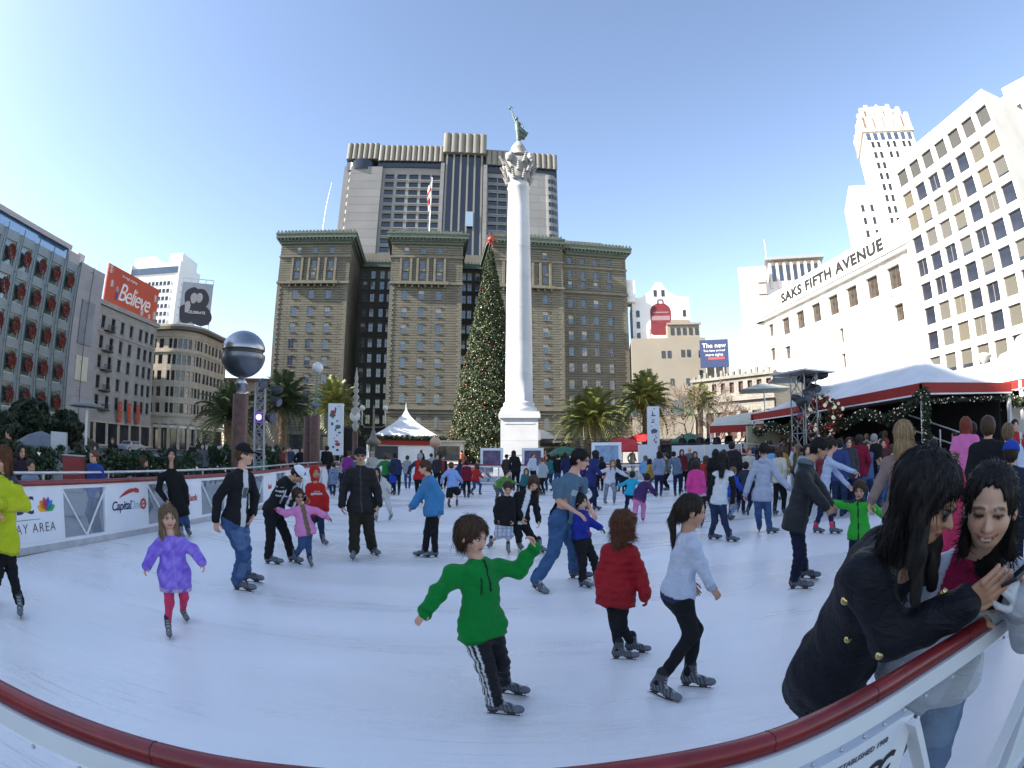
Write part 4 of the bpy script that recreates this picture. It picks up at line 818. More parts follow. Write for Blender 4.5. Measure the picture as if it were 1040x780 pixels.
b = MB(); b.lathe([(.055, 0), (.10, 0)], 20, (0, 0, .002)); on_path(b.mesh('ring', M['print_red']), 'ring', lb, PL, sC + .5, .55, .023); on_path(text_mesh('360', .07, .002, M['print_red']), 'lettering', lb, PL, sC + .5, .55, .023)
for k in (6, 8, 10): s_ = (li[k][0] + li[k][1]) / 2; on_path(text_mesh('Bank', .2, .002, M['print_red'], bold=.004), 'lettering', lb, PL, s_, .55, .022)
# near barrier (the photographer leans over it)
NP = [(10.6, 6.5), (6.2, 3.5), (3.8, 2.0), (2.4, 1.42), (1.658, 1.173), (1.308, 1.07), (.972, .982), (.798, .926), (.661, .883), (.496, .836), (.389, .818), (.16, .802), (-.25, .755), (-.509, .705), (-.75, .68), (-1.02, .662), (-2.6, .62), (-4.3, .95), (-5.2, 1.4)]
NP = NP[::-1]; nb, PN, ni = barrier(NP, 'near rink barrier with glossy dark red cap rail curving along the bottom edge', 1.20, [(1.3, 'clear', CLEAR2), (1.3, 'clear', CLEAR2), (1.3, 'clear', CLEAR2), (1.5, 'clear', CLEAR2), (.86, 'banner', BOARDW), (1.25, 'clear', CLEAR2), (1.3, 'banner', BOARDW)] + [cs, bw] * 8, False, .043, side=1, sw=.05)
# right and far barriers
RP = [(10.6, 6.6), (10.62, 14), (10.62, 24), (10.2, 26.7), (9, 27.9), (-5.6, 27.75)]
PNK = clear_mat('orange_net', (.75, .22, .12), .55, .6)
rb_, PR, ri = barrier(RP[:4] + [(9.4, 27.7)], 'right rink barrier with white panels in front of the crowd and tents', 1.03, [bw, cs], False, side=-1)
fb_, PF, fi = barrier([(9.4, 27.7), (4, 27.75), (-5.6, 27.55)], 'far rink barrier with white rail and orange net panels near the column', 1.03, [bw, (1.3, 'banner', BOARDW), (1.6, 'clear', CLEAR), (1.5, 'clear', PNK), (1.2, 'banner', BOARDW)], False, side=-1)
# writing on the near banner, outside face, at the lower right
bi = [q for q in ni if q[4] == 'banner' and -.2 < q[2].x < 1.0]
print('near sections', [(round(q[0], 2), round(q[2].x, 2), round(q[3].x, 2), q[4]) for q in ni[:9]])
def s_at_x(x):
    s = 0
    while PN(s).x < x and s < 16: s += .01
    return s
pT = at_dist(868, 765, 1.23); pU = at_dist(882, 780, 1.25)
on_path(text_mesh('ESTABLISHED 1908', .0225, .001, GREYT, space=1.05), 'lettering', nb, PN, s_at_x(pT.x - .035), pT.z + .035, .021)
on_path(text_mesh('CC', .085, .001, DARKM, shear=.3, bold=.004), 'lettering', nb, PN, s_at_x(pU.x - .005), pU.z + .0, .021)
print('text z', pT, pU, PN(s_at_x(pT.x)))
# green turf and pale plastic sheet outside the barrier at the lower right
gt = MB(); gt.box(2.2, 6, -1, 1.2, -.03, -.02); tag(gt.build('turf', mat('green_turf', (.02, .075, .03), .9, var=.3, scale=30, bump=.01, bscale=200)), kind='structure')
# ------------------------------------------------------------------ platform with white front behind the far corner of the rink
pf = empty('viewing_platform', (0, 0, 0), 0, 'raised viewing platform with white front panels and black rails behind the far right corner', 'platform')
b = MB(); b.box(8.4, 19.5, 29.0, 35, -.05, .85); b.build('base', DARKM, pf)
for i in range(6): x = 8.4 + i * 1.86; b = MB(); b.box(x + .02, x + 1.84, 28.9, 28.98, .35, 1.85); b.build('front_panel', BOARDW, pf)
b = MB(); [b.bar((8.4 + i * .93, 29.05, .8), (8.4 + i * .93, 29.05, 1.95), .04) for i in range(13)]; b.bar((8.4, 29.05, 1.95), (19.5, 29.05, 1.95), .05); b.build('rail', DARKM, pf)
b = MB(); b.sphere((10.9, 28.87, 1.2), .22, 12, 8, (.7, .05, 1.4)); b.build('emblem', mat('emblem_blue', (.1, .3, .45), .5), pf)
# screens and picture boards beyond the far barrier
def board(c, w, h, label, face, name='picture_board', cat='display board'):
    r_ = empty(name, (c.x, c.y, 0), 0, label, cat); z = c.z
    b = MB(); f_ = .13 * h; b.box(-w / 2, w / 2, -.06, .1, z - h / 2, z - h / 2 + f_); b.box(-w / 2, w / 2, -.06, .1, z + h / 2 - f_, z + h / 2); b.box(-w / 2, -w / 2 + f_, -.06, .1, z - h / 2 + f_, z + h / 2 - f_); b.box(w / 2 - f_, w / 2, -.06, .1, z - h / 2 + f_, z + h / 2 - f_); b.build('frame', WPAINT, r_)
    b = MB(); b.box(-w / 2 + f_, w / 2 - f_, -.02, .06, z - h / 2 + f_, z + h / 2 - f_); b.build('picture', face, r_); b = MB(); b.bar((-w * .3, .05, 0), (-w * .3, .05, z - h / 2), .06); b.bar((w * .3, .05, 0), (w * .3, .05, z - h / 2), .06); b.build('stand', STEEL, r_); return r_
PICP = mat('picture_purple', (.10, .07, .16), .4, var=.9, scale=2.5); 
board(at_dist(499.5, 465, 28.6), 1.15, 1.0, 'white framed picture board with dark purple picture left of the column base', PICP); board(at_dist(541, 465, 28.6), 1.1, 1.0, 'white framed picture board with dark purple picture just right of the column base', PICP)
board(at_dist(616, 461, 28.4), 1.5, 1.15, 'white housed screen showing blue picture in front of the palm', mat('screen_blue', (.08, .13, .24), .3, var=.8, scale=2.5, emit=((.10, .18, .32), .2)), 'screen', 'screen')
for i, (px, py, D_, w, h, lab) in enumerate(((341, 436, 31, .85, 2.8, 'tall white printed banner board left of the booth'), (663.5, 433, 33, .7, 2.3, 'narrow white banner column with black marks beside the palm'))):
    c = at_dist(px, py, D_); r_ = empty('banner_board', (c.x, c.y, 0), R(0), lab, 'banner'); b = MB(); b.box(-w / 2, w / 2, -.1, .1, c.z - h / 2, c.z + h / 2); b.build('panel', BOARDW, r_); b = MB()
    for k in range(16): z = c.z + h * (.44 - k * .056); q_ = rnd.uniform(.05, .16) * w; b.mi = 1 if rnd.random() < .2 else 0; b.sphere((rnd.uniform(-.3, .3) * w, -.1, z), q_, 7, 5, (rnd.uniform(.4, 2), .08, rnd.uniform(.4, 1.3)))
    b.build('print', [mat('print_dark', (.10, .11, .12), .6), M['print_red']], r_); b = MB(); b.bar((-w / 3, .0, 0), (-w / 3, 0, c.z - h / 2), .07); b.bar((w / 3, 0, 0), (w / 3, 0, c.z - h / 2), .07); b.build('leg', STEEL, r_)
c = at_dist(662, 462, 31); tag(MB().box(-.75, .3, -.1, .1, 0, 1.95).build('white_screen', BOARDW, None, (c.x, c.y, 0)), 'plain white screen board below the narrow banner column', 'board')
c = at_dist(352, 462, 32); b = MB(); b.box(-.55, .55, -.4, .4, 0, 2.9); b.mi = 1; [b.lathe([(.0, 0), (.34, 0), (.36, .05)], 16, (0, -.42, .5)) for _ in range(0)]; b.box(-.48, .48, -.43, -.401, 1.6, 2.8); b.box(-.48, .48, -.43, -.401, .2, 1.5); tag(b.build('loudspeaker', [DARKM, mat('speaker_grille', (.012, .012, .012), .8)], None, (c.x, c.y, 0)), 'black loudspeaker stack at the foot of the tall banner board', 'loudspeaker')
# ------------------------------------------------------------------ booth with pointed white roof
FAB = mat('white_canvas', (.66, .66, .66), .75, var=.10, scale=1.2, bump=.03, bscale=1.6); VAL = mat('red_valance', (.30, .022, .016), .7, var=.1, scale=2); GAR = mat('garland_green', (.03, .05, .025), .8, var=.5, scale=8)
bulb = mat('bulb', (.6, .57, .5), .4, emit=((1, .9, .7), .12))
def garland(root, pts, r_, n_, lights=True, nm='garland', sd=1, lr=.02):
    g_ = np.random.default_rng(sd); pts = np.array([tuple(p) for p in pts]); seg = np.linalg.norm(np.diff(pts, axis=0), axis=1); cu = np.concatenate([[0], np.cumsum(seg)]); t = g_.random(n_) * cu[-1]; c_ = np.stack([np.interp(t, cu, pts[:, k]) for k in range(3)], 1)
    d = g_.normal(size=(n_, 3)); d /= np.linalg.norm(d, axis=1)[:, None]; P_ = c_ + d * (r_ * g_.random(n_) ** .5)[:, None]; o_ = put(nm, leaf_cloud(P_, r_ * .38, nm, GAR, .4, sd), root)
    if lights:
        b = MB(); k = int(n_ * .06)
        for i in range(k): b.mi = rnd.choice((0, 0, 0, 1)); b.sphere(c_[i] + d[i] * r_ * 1.0, lr * rnd.uniform(.7, 1.3), 5, 4)
        tag(b.build('fairy_lights', [bulb, M['bauble_red']], o_), kind='stuff')
    return o_
c0 = at_dist(412, 470, 47); a_ = math.atan2(-c0.x, c0.y); BO = empty('booth', (c0.x, c0.y, 0), a_, 'white booth with pointed tent roof, red valance and green garland left of the tree', 'booth')
b = MB(); w = 3.0; vs = []; K = 10
for k in range(K + 1): t = k / K; r_ = w * ((1 - t) ** 1.7) + .06; z = 2.55 + 2.6 * t; vs.append([(sx * r_, sy * r_, z) for sx, sy in ((-1, -1), (1, -1), (1, 1), (-1, 1))])
for k in range(K):
    for j in range(4): b.add([vs[k][j], vs[k][(j + 1) % 4], vs[k + 1][(j + 1) % 4], vs[k + 1][j]], [(0, 1, 2, 3)])
b.tube([(0, 0, 5.1), (0, 0, 5.55)], [.06, .02], 6); b.build('roof', FAB, BO)
b = MB(); 
for s in (0, 1): b.box(-w, w, (-w if not s else w - .05), (-w + .05 if not s else w), 2.05, 2.54); b.box((-w if not s else w - .05), (-w + .05 if not s else w), -w + .051, w - .051, 2.05, 2.54)
b.build('valance', VAL, BO); b = MB(); b.box(-w + .1, w - .1, -w + .2, -w + .3, 0, 2.04); b.box(-w + .1, w - .1, w - .3, w - .2, 0, 2.2); b.box(-w + .1, -w + .2, -w + .3, w - .3, 0, 2.2); b.build('wall', WPAINT, BO); b = MB(); b.box(-w + .15, -.6, -w + .12, -w + .19, .9, 1.95); b.build('counter_opening', DARKM, BO)
for sx in (-1, 1):
    for sy in (-1, 1): b = MB(); b.box(sx * w - .07, sx * w + .07, sy * w - .07, sy * w + .07, 0, 2.05); b.build('post', WPAINT, BO)
garland(BO, [(-w - .1, -w - .15, 2.62), (w + .1, -w - .15, 2.62)], .22, 2500, False, sd=4)
# ------------------------------------------------------------------ tents on the right
def tent(x0, x1, y0, y1, ze, zp, label, posts=True):
    r_ = empty('tent', (x0, y0, 0), 0, label, 'tent'); W, L = x1 - x0, y1 - y0; cx, cy = W * .5, L * .5; n_ = 14; b = MB(); V = []; ridge = max(0, abs(L - W) / 2 - .2)
    for i in range(n_ + 1):
        for j in range(n_ + 1):
            u, v = i / n_, j / n_; x, y = u * W, v * L; dx = min(u, 1 - u) * 2 * W / 2; dy = min(v, 1 - v) * L; d = min(dx, dy) / (min(W, L) / 2); d = min(1, d); z = ze + (zp - ze) * (d ** 1.35); V.append((x, y, z))
    b.add(V, [(i * (n_ + 1) + j, (i + 1) * (n_ + 1) + j, (i + 1) * (n_ + 1) + j + 1, i * (n_ + 1) + j + 1) for i in range(n_) for j in range(n_)], True); b.build('canopy', FAB, r_)
    b = MB(); h = .32; b.box(0, W, -.02, .0, ze - h, ze + .02); b.box(-.02, -.001, 0, L, ze - h, ze + .02); b.box(0, W, L, L + .02, ze - h, ze); b.box(W, W + .02, 0, L, ze - h, ze); b.build('valance', VAL, r_)
    b = MB(); b.box(-.03, W, -.03, -.021, ze - h - .03, ze - h + .02); b.box(-.03, -.021, -.02, L, ze - h - .03, ze - h + .02); b.build('valance_trim', WPAINT, r_)
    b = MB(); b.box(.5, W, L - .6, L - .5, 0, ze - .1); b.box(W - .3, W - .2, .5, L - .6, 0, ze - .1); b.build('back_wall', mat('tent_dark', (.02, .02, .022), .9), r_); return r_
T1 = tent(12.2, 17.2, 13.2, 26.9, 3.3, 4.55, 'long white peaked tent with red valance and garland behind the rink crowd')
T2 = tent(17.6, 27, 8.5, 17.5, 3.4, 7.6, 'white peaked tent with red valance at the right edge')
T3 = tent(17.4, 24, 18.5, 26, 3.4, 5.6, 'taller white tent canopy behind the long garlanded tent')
garland(T1, [(-.08, 0, 3.0)] + [(-.15, .6 + 1.3 * i, 2.75 - .32 * (i % 2) - .1) for i in range(11)], .2, 5200, True, sd=8, lr=.021); garland(T1, [(0, -.1, 3.1), (-.05, -.1, .3)], .17, 2200, True, sd=9)
garland(T1, [(.1, -.12, 2.75), (5, -.12, 2.8)], .1, 900, True, sd=11)
garland(T2, [(-.1, 9, 2.7), (-.1, 7, 2.45), (-.1, 5, 2.7), (-.1, 3, 2.45), (-.1, 1, 2.7), (-.1, -.4, 2.5)], .2, 5200, True, sd=10, lr=.021)
for x, y in ((.05, .1), (4.9, .1), (.05, 6.8), (.05, 13.5)): b = MB(); b.box(x - .07, x + .07, y - .07, y + .07, -.03, 3.28); b.build('post', WPAINT, T1)
for x, y in ((.05, .1), (.05, 8.9), (.05, 4.5)): b = MB(); b.box(x - .08, x + .08, y - .08, y + .08, -.03, 3.38); b.build('post', WPAINT, T2)
b = MB(); b.box(5.4, 6.3, .5, .6, .22, 2.7); b.build('door', WPAINT, T1)
c = at_dist(833, 424, 21.5); WRT = empty('wreath', (c.x, c.y, c.z), R(-35), 'big round wreath of red and white baubles beside the lighting truss', 'wreath'); b = MB()
for i in range(260): t = rnd.random() * 6.283; rr = .62 + rnd.gauss(0, .13); b.mi = rnd.choice((0, 1, 1, 2)); b.sphere((rr * math.cos(t), rnd.uniform(-.15, .15), rr * math.sin(t)), rnd.uniform(.04, .085), 6, 4)
b.build('baubles', [bulb, M['bauble_red'], M['wreath_red']], WRT); g_ = np.random.default_rng(5); t = g_.random(1800) * 6.283; rr = .62 + g_.normal(size=1800) * .13; put('sprigs', leaf_cloud(np.stack([rr * np.cos(t), g_.uniform(-.15, .15, 1800), rr * np.sin(t)], 1), .07, 'sprigs', GAR, .4, 6), WRT)
# stair rails and cream wall by the tents
for i, (px, py, D_) in enumerate(((955, 450, 19.5), (778, 478, 25))):
    c = at_dist(px, py, D_); s_ = empty('stair_rail', (c.x, c.y, 0), R(-60 if i == 0 else 0), ['white steel stair railing at the corner of the long tent', 'grey ramp railing beyond the truss at the back of the rink'][i], 'railing'); b = MB()
    for k in range(3): z = .7 + .45 * k; b.tube([(-1.2, 0, z + .25 + .6 * (i == 0)), (1.2, 0, z)], .03, 6)
    for x in (-1.2, 0, 1.2): b.tube([(x, 0, 0), (x, 0, 1.65 + (.6 if x < 0 and i == 0 else .25))], .035, 6)
    b.build('rails', STEEL, s_)
c = at_dist(775, 432, 29); tag(MB().box(-.9, 1.8, 0, .2, .8, 2.7).build('cream_wall', mat('cream_panel', (.42, .40, .28), .8), None, (c.x, c.y, 0)), 'cream canvas wall panel behind the lighting truss', 'wall')
c = at_dist(760, 400, 33); LT = empty('long_tent', (c.x - 2.5, c.y, 0), R(-28), 'low cream canvas tent with red edge left of the lighting truss', 'tent')
b = MB(); b.add([(0, 0, 2.9), (8, 0, 2.9), (8, 3, 4.3), (0, 3, 3.5), (8, 6, 2.9), (0, 6, 2.9)], [(0, 1, 2, 3), (3, 2, 4, 5)]); b.build('roof', mat('cream_canvas', (.5, .5, .42), .8), LT); b = MB(); b.box(0, 8, -.05, -.01, 2.5, 2.9); b.build('valance', VAL, LT); b = MB(); [b.box(x, x + .1, 0, .1, 0, 2.5) for x in (0, 4, 7.9)]; b.build('post', WPAINT, LT)
# three square parasols
for i, (px, py, D_, w, lab) in enumerate(((771, 391, 31, 2.7, 'pale green square parasol in front of the white store'), (803, 380, 26, 2.4, 'pale square parasol just behind the lighting truss'))):
    c = at_dist(px + 5, py + 6, D_); r_ = empty('parasol', (c.x, c.y, 0), R(-20), lab, 'parasol', 'pale parasols'); b = MB(); z = c.z
    b.add([(-w / 2, -w / 2, z), (w / 2, -w / 2, z), (w / 2, w / 2, z), (-w / 2, w / 2, z), (0, 0, z + .45)], [(0, 1, 4), (1, 2, 4), (2, 3, 4), (3, 0, 4), (3, 2, 1, 0)]); b.build('canopy', mat('parasol_canvas', (.40, .42, .36), .8), r_); b = MB(); b.tube([(0, 0, 0), (0, 0, z + .3)], .04, 8); b.build('pole', STEEL, r_)
# ------------------------------------------------------------------ lighting trusses
def truss(px, D_, top, w, label, nl, purple=False):
    c = at_dist(px, 470, D_); r_ = empty('lighting_truss', (c.x, c.y, 0), R(20), label, 'lighting truss'); b = MB(); h = top
    for x, y in ((-w, -w), (w, -w), (w, w), (-w, w)): b.tube([(x, y, 0), (x, y, h)], .03, 6)
    n_ = int(h / (w * 2)); cs_ = ((-w, -w), (w, -w), (w, w), (-w, w))
    for i in range(n_):
        z0, z1 = h * i / n_, h * (i + 1) / n_
        for j in range(4): (xa, ya), (xb, yb) = cs_[j], cs_[(j + 1) % 4]; b.tube([(xa, ya, z0 if i % 2 else z1), (xb, yb, z1 if i % 2 else z0)], .016, 5); b.tube([(xa, ya, z1), (xb, yb, z1)], .016, 5)
    b.build('frame', mat('truss_steel', (.30, .31, .33), .4, metal=.7), r_); rr = random.Random(nl)
    hd = MB(); hd.tube([(0, 0, -.17), (0, 0, -.1), (0, 0, .14), (0, 0, .18)], [.13, .14, .09, .04], 10); hd.mi = 1; hd.lathe([(0, 0), (.115, 0)], 12, (0, 0, -.172)); hme = hd.mesh('lamp_head', [DARKM, mat('lens', (.12, .12, .16), .1)])
    for i in range(nl): a = rr.random() * 6.28; put('lamp_head', hme, r_, (rr.uniform(-w - .45, w + .45), -w - .15 if i % 2 else rr.uniform(-w, w), top - rr.random() * 1.1), rot=(R(60 + rr.random() * 30), 0, a), sc=1.1)
    return r_
truss(818, 20.5, 4.15, .34, 'silver lighting truss tower with black stage lamps by the tents', 12); tr2 = truss(263, 17.5, 3.6, .15, 'slim silver truss with stage lamps just right of the sphere lamp', 5)
b = MB(); b.box(-.9, .9, -.9, .9, 0, .06); b.box(-.6, .6, -.6, .6, .06, .1); c = at_dist(818, 378, 20.5); b.build('top_plate', STEEL, bpy.data.objects['lighting_truss'], (0, 0, 4.15))
pv_ = MB(); pv_.sphere((0, 0, 0), .09, 12, 8); put('purple_lamp', pv_.mesh('purple_lamp', mat('purple_glow', (.3, .1, .8), .3, emit=((.35, .15, 1), 2.5))), tr2, (0, -.3, 2.55))
# ------------------------------------------------------------------ granite pillars and lamps
GRAN = mat('brown_granite', (.095, .045, .033), .5, var=.4, scale=6, detail=10, spec=.4); CHR = mat('brushed_metal', (.33, .34, .37), .28, metal=.95, var=.12, scale=3)
c = at_dist(243, 470, 15.2); SL = empty('sphere_lamp', (c.x, c.y, 0), R(20), 'big split metal sphere lamp on a brown granite pillar at the left', 'lamp')
b = MB(); b.lathe([(.22, -.05), (.22, 3.0), (.2, 3.03), (0, 3.03)], 24); b.build('pillar', GRAN, SL); b = MB(); b.lathe([(.13, 3.03), (.13, 3.25), (.2, 3.3), (.1, 3.42), (.1, 3.5)], 16); b.build('neck', CHR, SL)
b = MB(); pr = [(.0, -.62)] + [(.63 * math.sin(math.pi * k / 24), -.62 * math.cos(math.pi * k / 24)) for k in range(1, 12)] + [(.615, -.01)]; b.lathe(pr, 40, (0, 0, 4.08)); b.build('lower_bowl', mat('dark_steel', (.16, .17, .19), .35, metal=.9, var=.15), SL)
b = MB(); pr = [(.6, .09)] + [(.63 * math.cos(math.pi * k / 24), .62 * math.sin(math.pi * k / 24)) for k in range(2, 12)] + [(0, .63)]; b.lathe(pr, 40, (0, 0, 4.1)); b.build('upper_dome', CHR, SL); b = MB(); b.lathe([(.56, -.02), (.56, .1)], 40, (0, 0, 4.09)); b.lathe([(0, -.01), (.6, -.01)], 30, (0, 0, 4.08)); b.lathe([(0, .09), (.6, .09)], 30, (0, 0, 4.1)); b.build('slot', DARKM, SL)
c = at_dist(319.5, 470, 23); GL_ = mat('lamp_globe', (.62, .60, .55), .25, var=.05, spec=.8)
P2 = empty('globe_lamp', (c.x, c.y, 0), 0, 'lamp with single white globe rising from a brown granite pillar', 'lamp'); b = MB(); b.lathe([(.21, -.05), (.21, 2.95), (.19, 2.98), (0, 2.98)], 20); b.build('pillar', GRAN, P2); b = MB(); b.tube([(0, 0, 2.98), (.03, 0, 4.7)], [.05, .03], 8); [b.bar((-.3, 0, 3.3 + i * .16), (.3, 0, 3.42 + i * .13), .04) for i in range(4)]; b.lathe([(.12, 3.3), (.2, 3.4), (.12, 3.5)], 10); b.build('post', mat('lamp_verdigris', (.12, .17, .18), .5, metal=.3), P2); b = MB(); b.sphere((.03, 0, 4.92), .235, 18, 12); b.build('globe', GL_, P2)
c = at_dist(312, 470, 23.6); tag(MB().lathe([(.17, -.05), (.17, 2.95), (0, 2.96)], 18).build('granite_post', GRAN, None, (c.x, c.y, 0)), 'slimmer brown granite post touching the globe lamp pillar on its left', 'post')
c = at_dist(360.5, 470, 30); P3 = empty('finial_lamp', (c.x, c.y, 0), 0, 'ornate tiered finial lamp with pale disc on a granite stem', 'lamp'); b = MB(); b.lathe([(.16, 0), (.15, 2.6), (0, 2.6)], 14); b.build('pillar', GRAN, P3); b = MB(); b.lathe([(.08, 2.6), (.2, 2.9), (.1, 3.1)] + [q for k in range(6) for q in ((.26 - .03 * k, 3.75 + .33 * k), (.07, 3.92 + .33 * k))] + [(.02, 6.0)], 14); b.build('finial', mat('finial_stone', (.35, .32, .28), .6), P3); b = MB(); b.sphere((0, -.1, 3.4), .3, 16, 10, (1, .25, 1)); b.build('disc', GL_, P3)
c = at_dist(379, 470, 34); P4 = empty('branched_lamp', (c.x, c.y, 0), 0, 'branched street lamp with two small globes beside the booth', 'street lamp'); b = MB(); b.tube([(0, 0, 0), (0, 0, 4.3)], [.12, .05], 8); b.lathe([(.3, 1.9), (.5, 2.1), (.2, 2.4), (.1, 2.8)], 12); b.tube([(-.95, 0, 3.25), (-.5, 0, 3.0), (.5, 0, 3.0), (.95, 0, 3.25)], .04, 6); b.build('post', mat('lamp_bronze', (.2, .18, .14), .5, metal=.4), P4)
for x, z in ((-.72, 4.15), (.72, 4.15)): b = MB(); b.tube([(x, 0, 3.15), (x, 0, z - .15)], .025, 6); b.sphere((x, 0, z), .17, 12, 8); b.build('globe', GL_, P4)
c = at_dist(442, 452, 30); P5 = empty('globe_lamp', (c.x, c.y, 0), 0, 'low lamp with peach coloured globe at the right corner of the booth', 'lamp'); b = MB(); b.tube([(0, 0, 0), (0, 0, 1.9)], .05, 8); b.build('post', DARKM, P5); b = MB(); b.sphere((0, 0, 2.1), .3, 14, 10); b.build('globe', mat('peach_globe', (.55, .33, .22), .4), P5)
c = at_dist(1004, 470, 30); P6 = empty('street_lamp', (c.x, c.y, 0), R(-40), 'pale street lamp with wide shallow head before the grid building', 'street lamp'); z = at_dist(1004, 362, 30).z; b = MB(); b.tube([(0, 0, 0), (0, 0, z - .4)], .06, 8); b.build('post', STEEL, P6); b = MB(); b.lathe([(.05, z - .4), (.2, z - .25), (.5, z), (.52, z + .08), (.2, z + .2), (0, z + .22)], 18); b.build('head', mat('lamp_pale', (.45, .44, .40), .5), P6)
c = at_dist(87, 470, 20); P7 = empty('street_lamp', (c.x, c.y, 0), R(60), 'street lamp with flat wide shade on a slim post before the grey slab', 'street lamp'); z = at_dist(90, 412, 20).z; b = MB(); b.tube([(0, 0, 0), (0, 0, z)], .055, 8); b.build('post', STEEL, P7); b = MB(); b.lathe([(0, z + .12), (.35, z + .08), (.68, z - .02), (.66, z - .06), (0, z)], 20); b.build('shade', mat('lamp_green_grey', (.16, .18, .16), .5), P7)
# ------------------------------------------------------------------ palms, bare trees, clipped trees, hedge
def frond(L, droop, n_=24, w=.5, g_=None):
    """arched midrib with two rows of leaflets; returns V, F"""
    V = []; F = []; t = np.linspace(0, 1, n_); x = L * np.sin(t * 1.15) / math.sin(1.15) * .95; z = L * (.55 * t - droop * t ** 2.2); P_ = np.stack([x, np.zeros(n_), z], 1)
    for i in range(n_ - 1):
        a, b_ = P_[i], P_[i + 1]; ww = .03 * (1 - t[i]) + .008; V += [a + (0, -ww, 0), a + (0, ww, 0), b_ + (0, ww, 0), b_ + (0, -ww, 0)]; F.append([len(V) - 4 + k for k in range(4)])
        if t[i] < .1: continue
        ll = w * math.sin(math.pi * (.12 + .83 * t[i])) ** .7
        for s in (-1, 1):
            d = np.array([.55, s * .8, -.18 - .25 * g_.random()]); d = d / np.linalg.norm(d) * ll * (.8 + .4 * g_.random()); q = np.array([.065, 0, .0]); V += [a - q, a + q, a + d * .6 + q * .7 + (0, 0, .02), a + d]; F.append([len(V) - 4 + k for k in range(4)])
    return np.array(V), np.array(F)
def palm_mesh(seed, n_=46, L=3.0, w=.55, up=1.0, dro=1.15):
    g_ = np.random.default_rng(seed); VV = []; FF = []; o_ = 0
    for k in range(n_):
        age = k / n_; V, F = frond(L * (.75 + .3 * g_.random()), .25 + age * dro, 22, w, g_); el = R(72 - age * 95 * up); az = k * 2.39996 + g_.random() * .3; tw = g_.normal() * .25
        c_, s_ = math.cos(tw), math.sin(tw); V = V @ np.array([[1, 0, 0], [0, c_, s_], [0, -s_, c_]]); c_, s_ = math.cos(el), math.sin(el); V = V @ np.array([[c_, 0, s_], [0, 1, 0], [-s_, 0, c_]]) ; c_, s_ = math.cos(az), math.sin(az); V = V @ np.array([[c_, s_, 0], [-s_, c_, 0], [0, 0, 1]])
        VV.append(V); FF.append(F + o_); o_ += len(V)
    return np.concatenate(VV), np.concatenate(FF)
PALM = mat('palm_green', (.15, .165, .045), .5, var=.5, scale=1.5); PALM_SHADE = mat('palm_green_shade', (.035, .055, .022), .6, var=.4, scale=1.5); DATE = mat('date_orange', (.40, .17, .03), .7, var=.3); PTR = mat('palm_trunk', (.14, .10, .065), .9, var=.4, scale=5, bump=.03, bscale=9)  # the second green is the same palm leaf with shade put into its colour
palms = {}
def palm(px, py, D_, s, label, seed, m, dates=True):
    c = at_dist(px, py, D_); r_ = empty('palm_tree', (c.x, c.y, 0), R(seed * 50), label, 'palm tree', 'palms around the square')
    V, F = palm_mesh(seed, 84, 2.95, .62); put('crown', np_mesh('crown', V * s, F, m, False), r_, (0, 0, c.z)); b = MB(); zz_ = [-.05 + (c.z + .05) * k / 12 for k in range(13)]; b.tube([(0, 0, z) for z in zz_], [.30 * s + (.05 if k % 2 else 0) + (.12 if k == 12 else 0) for k in range(13)], 12); b.build('trunk', PTR, r_)
    if dates:
        g_ = np.random.default_rng(seed + 20); P_ = g_.normal(size=(420, 3)) * (.38 * s, .38 * s, .28 * s); put('date_clusters', leaf_cloud(P_, .11, 'date_clusters', DATE, .5, seed), r_, (0, -.3, c.z - .05))
palm(601, 431, 42, 1.05, 'bushy date palm with orange date clusters right of the white column', 3, PALM); palm(656, 412, 44, .95, 'date palm standing beside the narrow white banner column', 5, PALM); palm(711, 412, 54, .78, 'smaller date palm between the bare trees', 6, PALM, False)
palm(288, 415, 42, 1.0, 'dark date palm in front of the hotel left wing', 8, PALM_SHADE, False); palm(338, 418, 46, 1.0, 'date palm half hidden behind the tall white banner board', 9, PALM, False); palm(232, 428, 40, 1.0, 'very dark date palm left of the sphere lamp pillar', 11, PALM_SHADE, False)
BARK = mat('bare_bark', (.22, .165, .13), .9, var=.2, scale=3)
def bare_tree(seed, H_):
    rr = random.Random(seed); b = MB()
    def grow(p, d, L, r_, lev):
        q = p; pts = [p]; rs = [r_]
        for i in range(3): d = (d + Vector((rr.gauss(0, .12), rr.gauss(0, .12), rr.gauss(.03, .08)))).normalized(); q = q + d * L / 3; pts.append(q); rs.append(r_ * (1 - .22 * (i + 1)))
        b.tube(pts, [max(.016, q_) for q_ in rs], 5 if lev < 2 else 3, False)
        if lev < 5:
            for _ in range(3 if lev < 4 else 5): ax = Vector((rr.gauss(0, 1), rr.gauss(0, 1), rr.gauss(.15, .6))).normalized(); grow(q if rr.random() < .6 else pts[2], (d * .9 + ax * .75).normalized(), L * rr.uniform(.62, .82), max(.022, r_ * .55 if lev else r_ * .65), lev + 1)
    grow(Vector((0, 0, 0)), Vector((0, 0, 1)), H_ * .3, H_ * .022, 0); return b
for i, (px, D_, H_, lab) in enumerate(((690, 43, 8.0, 'bare branching tree just right of the tall palm'), (728, 45, 7.4, 'bare tree in front of the arcade building'), (745, 42, 6.0, 'smaller bare tree left of the pale parasols'), (675, 52, 8.2, 'bare tree behind the narrow banner column'))):
    c = at_dist(px, 470, D_); r_ = empty('bare_tree', (c.x, c.y, 0), 0, lab, 'tree', 'bare winter trees'); bt = bare_tree(i + 2, H_); bt.build('branches', BARK, r_)
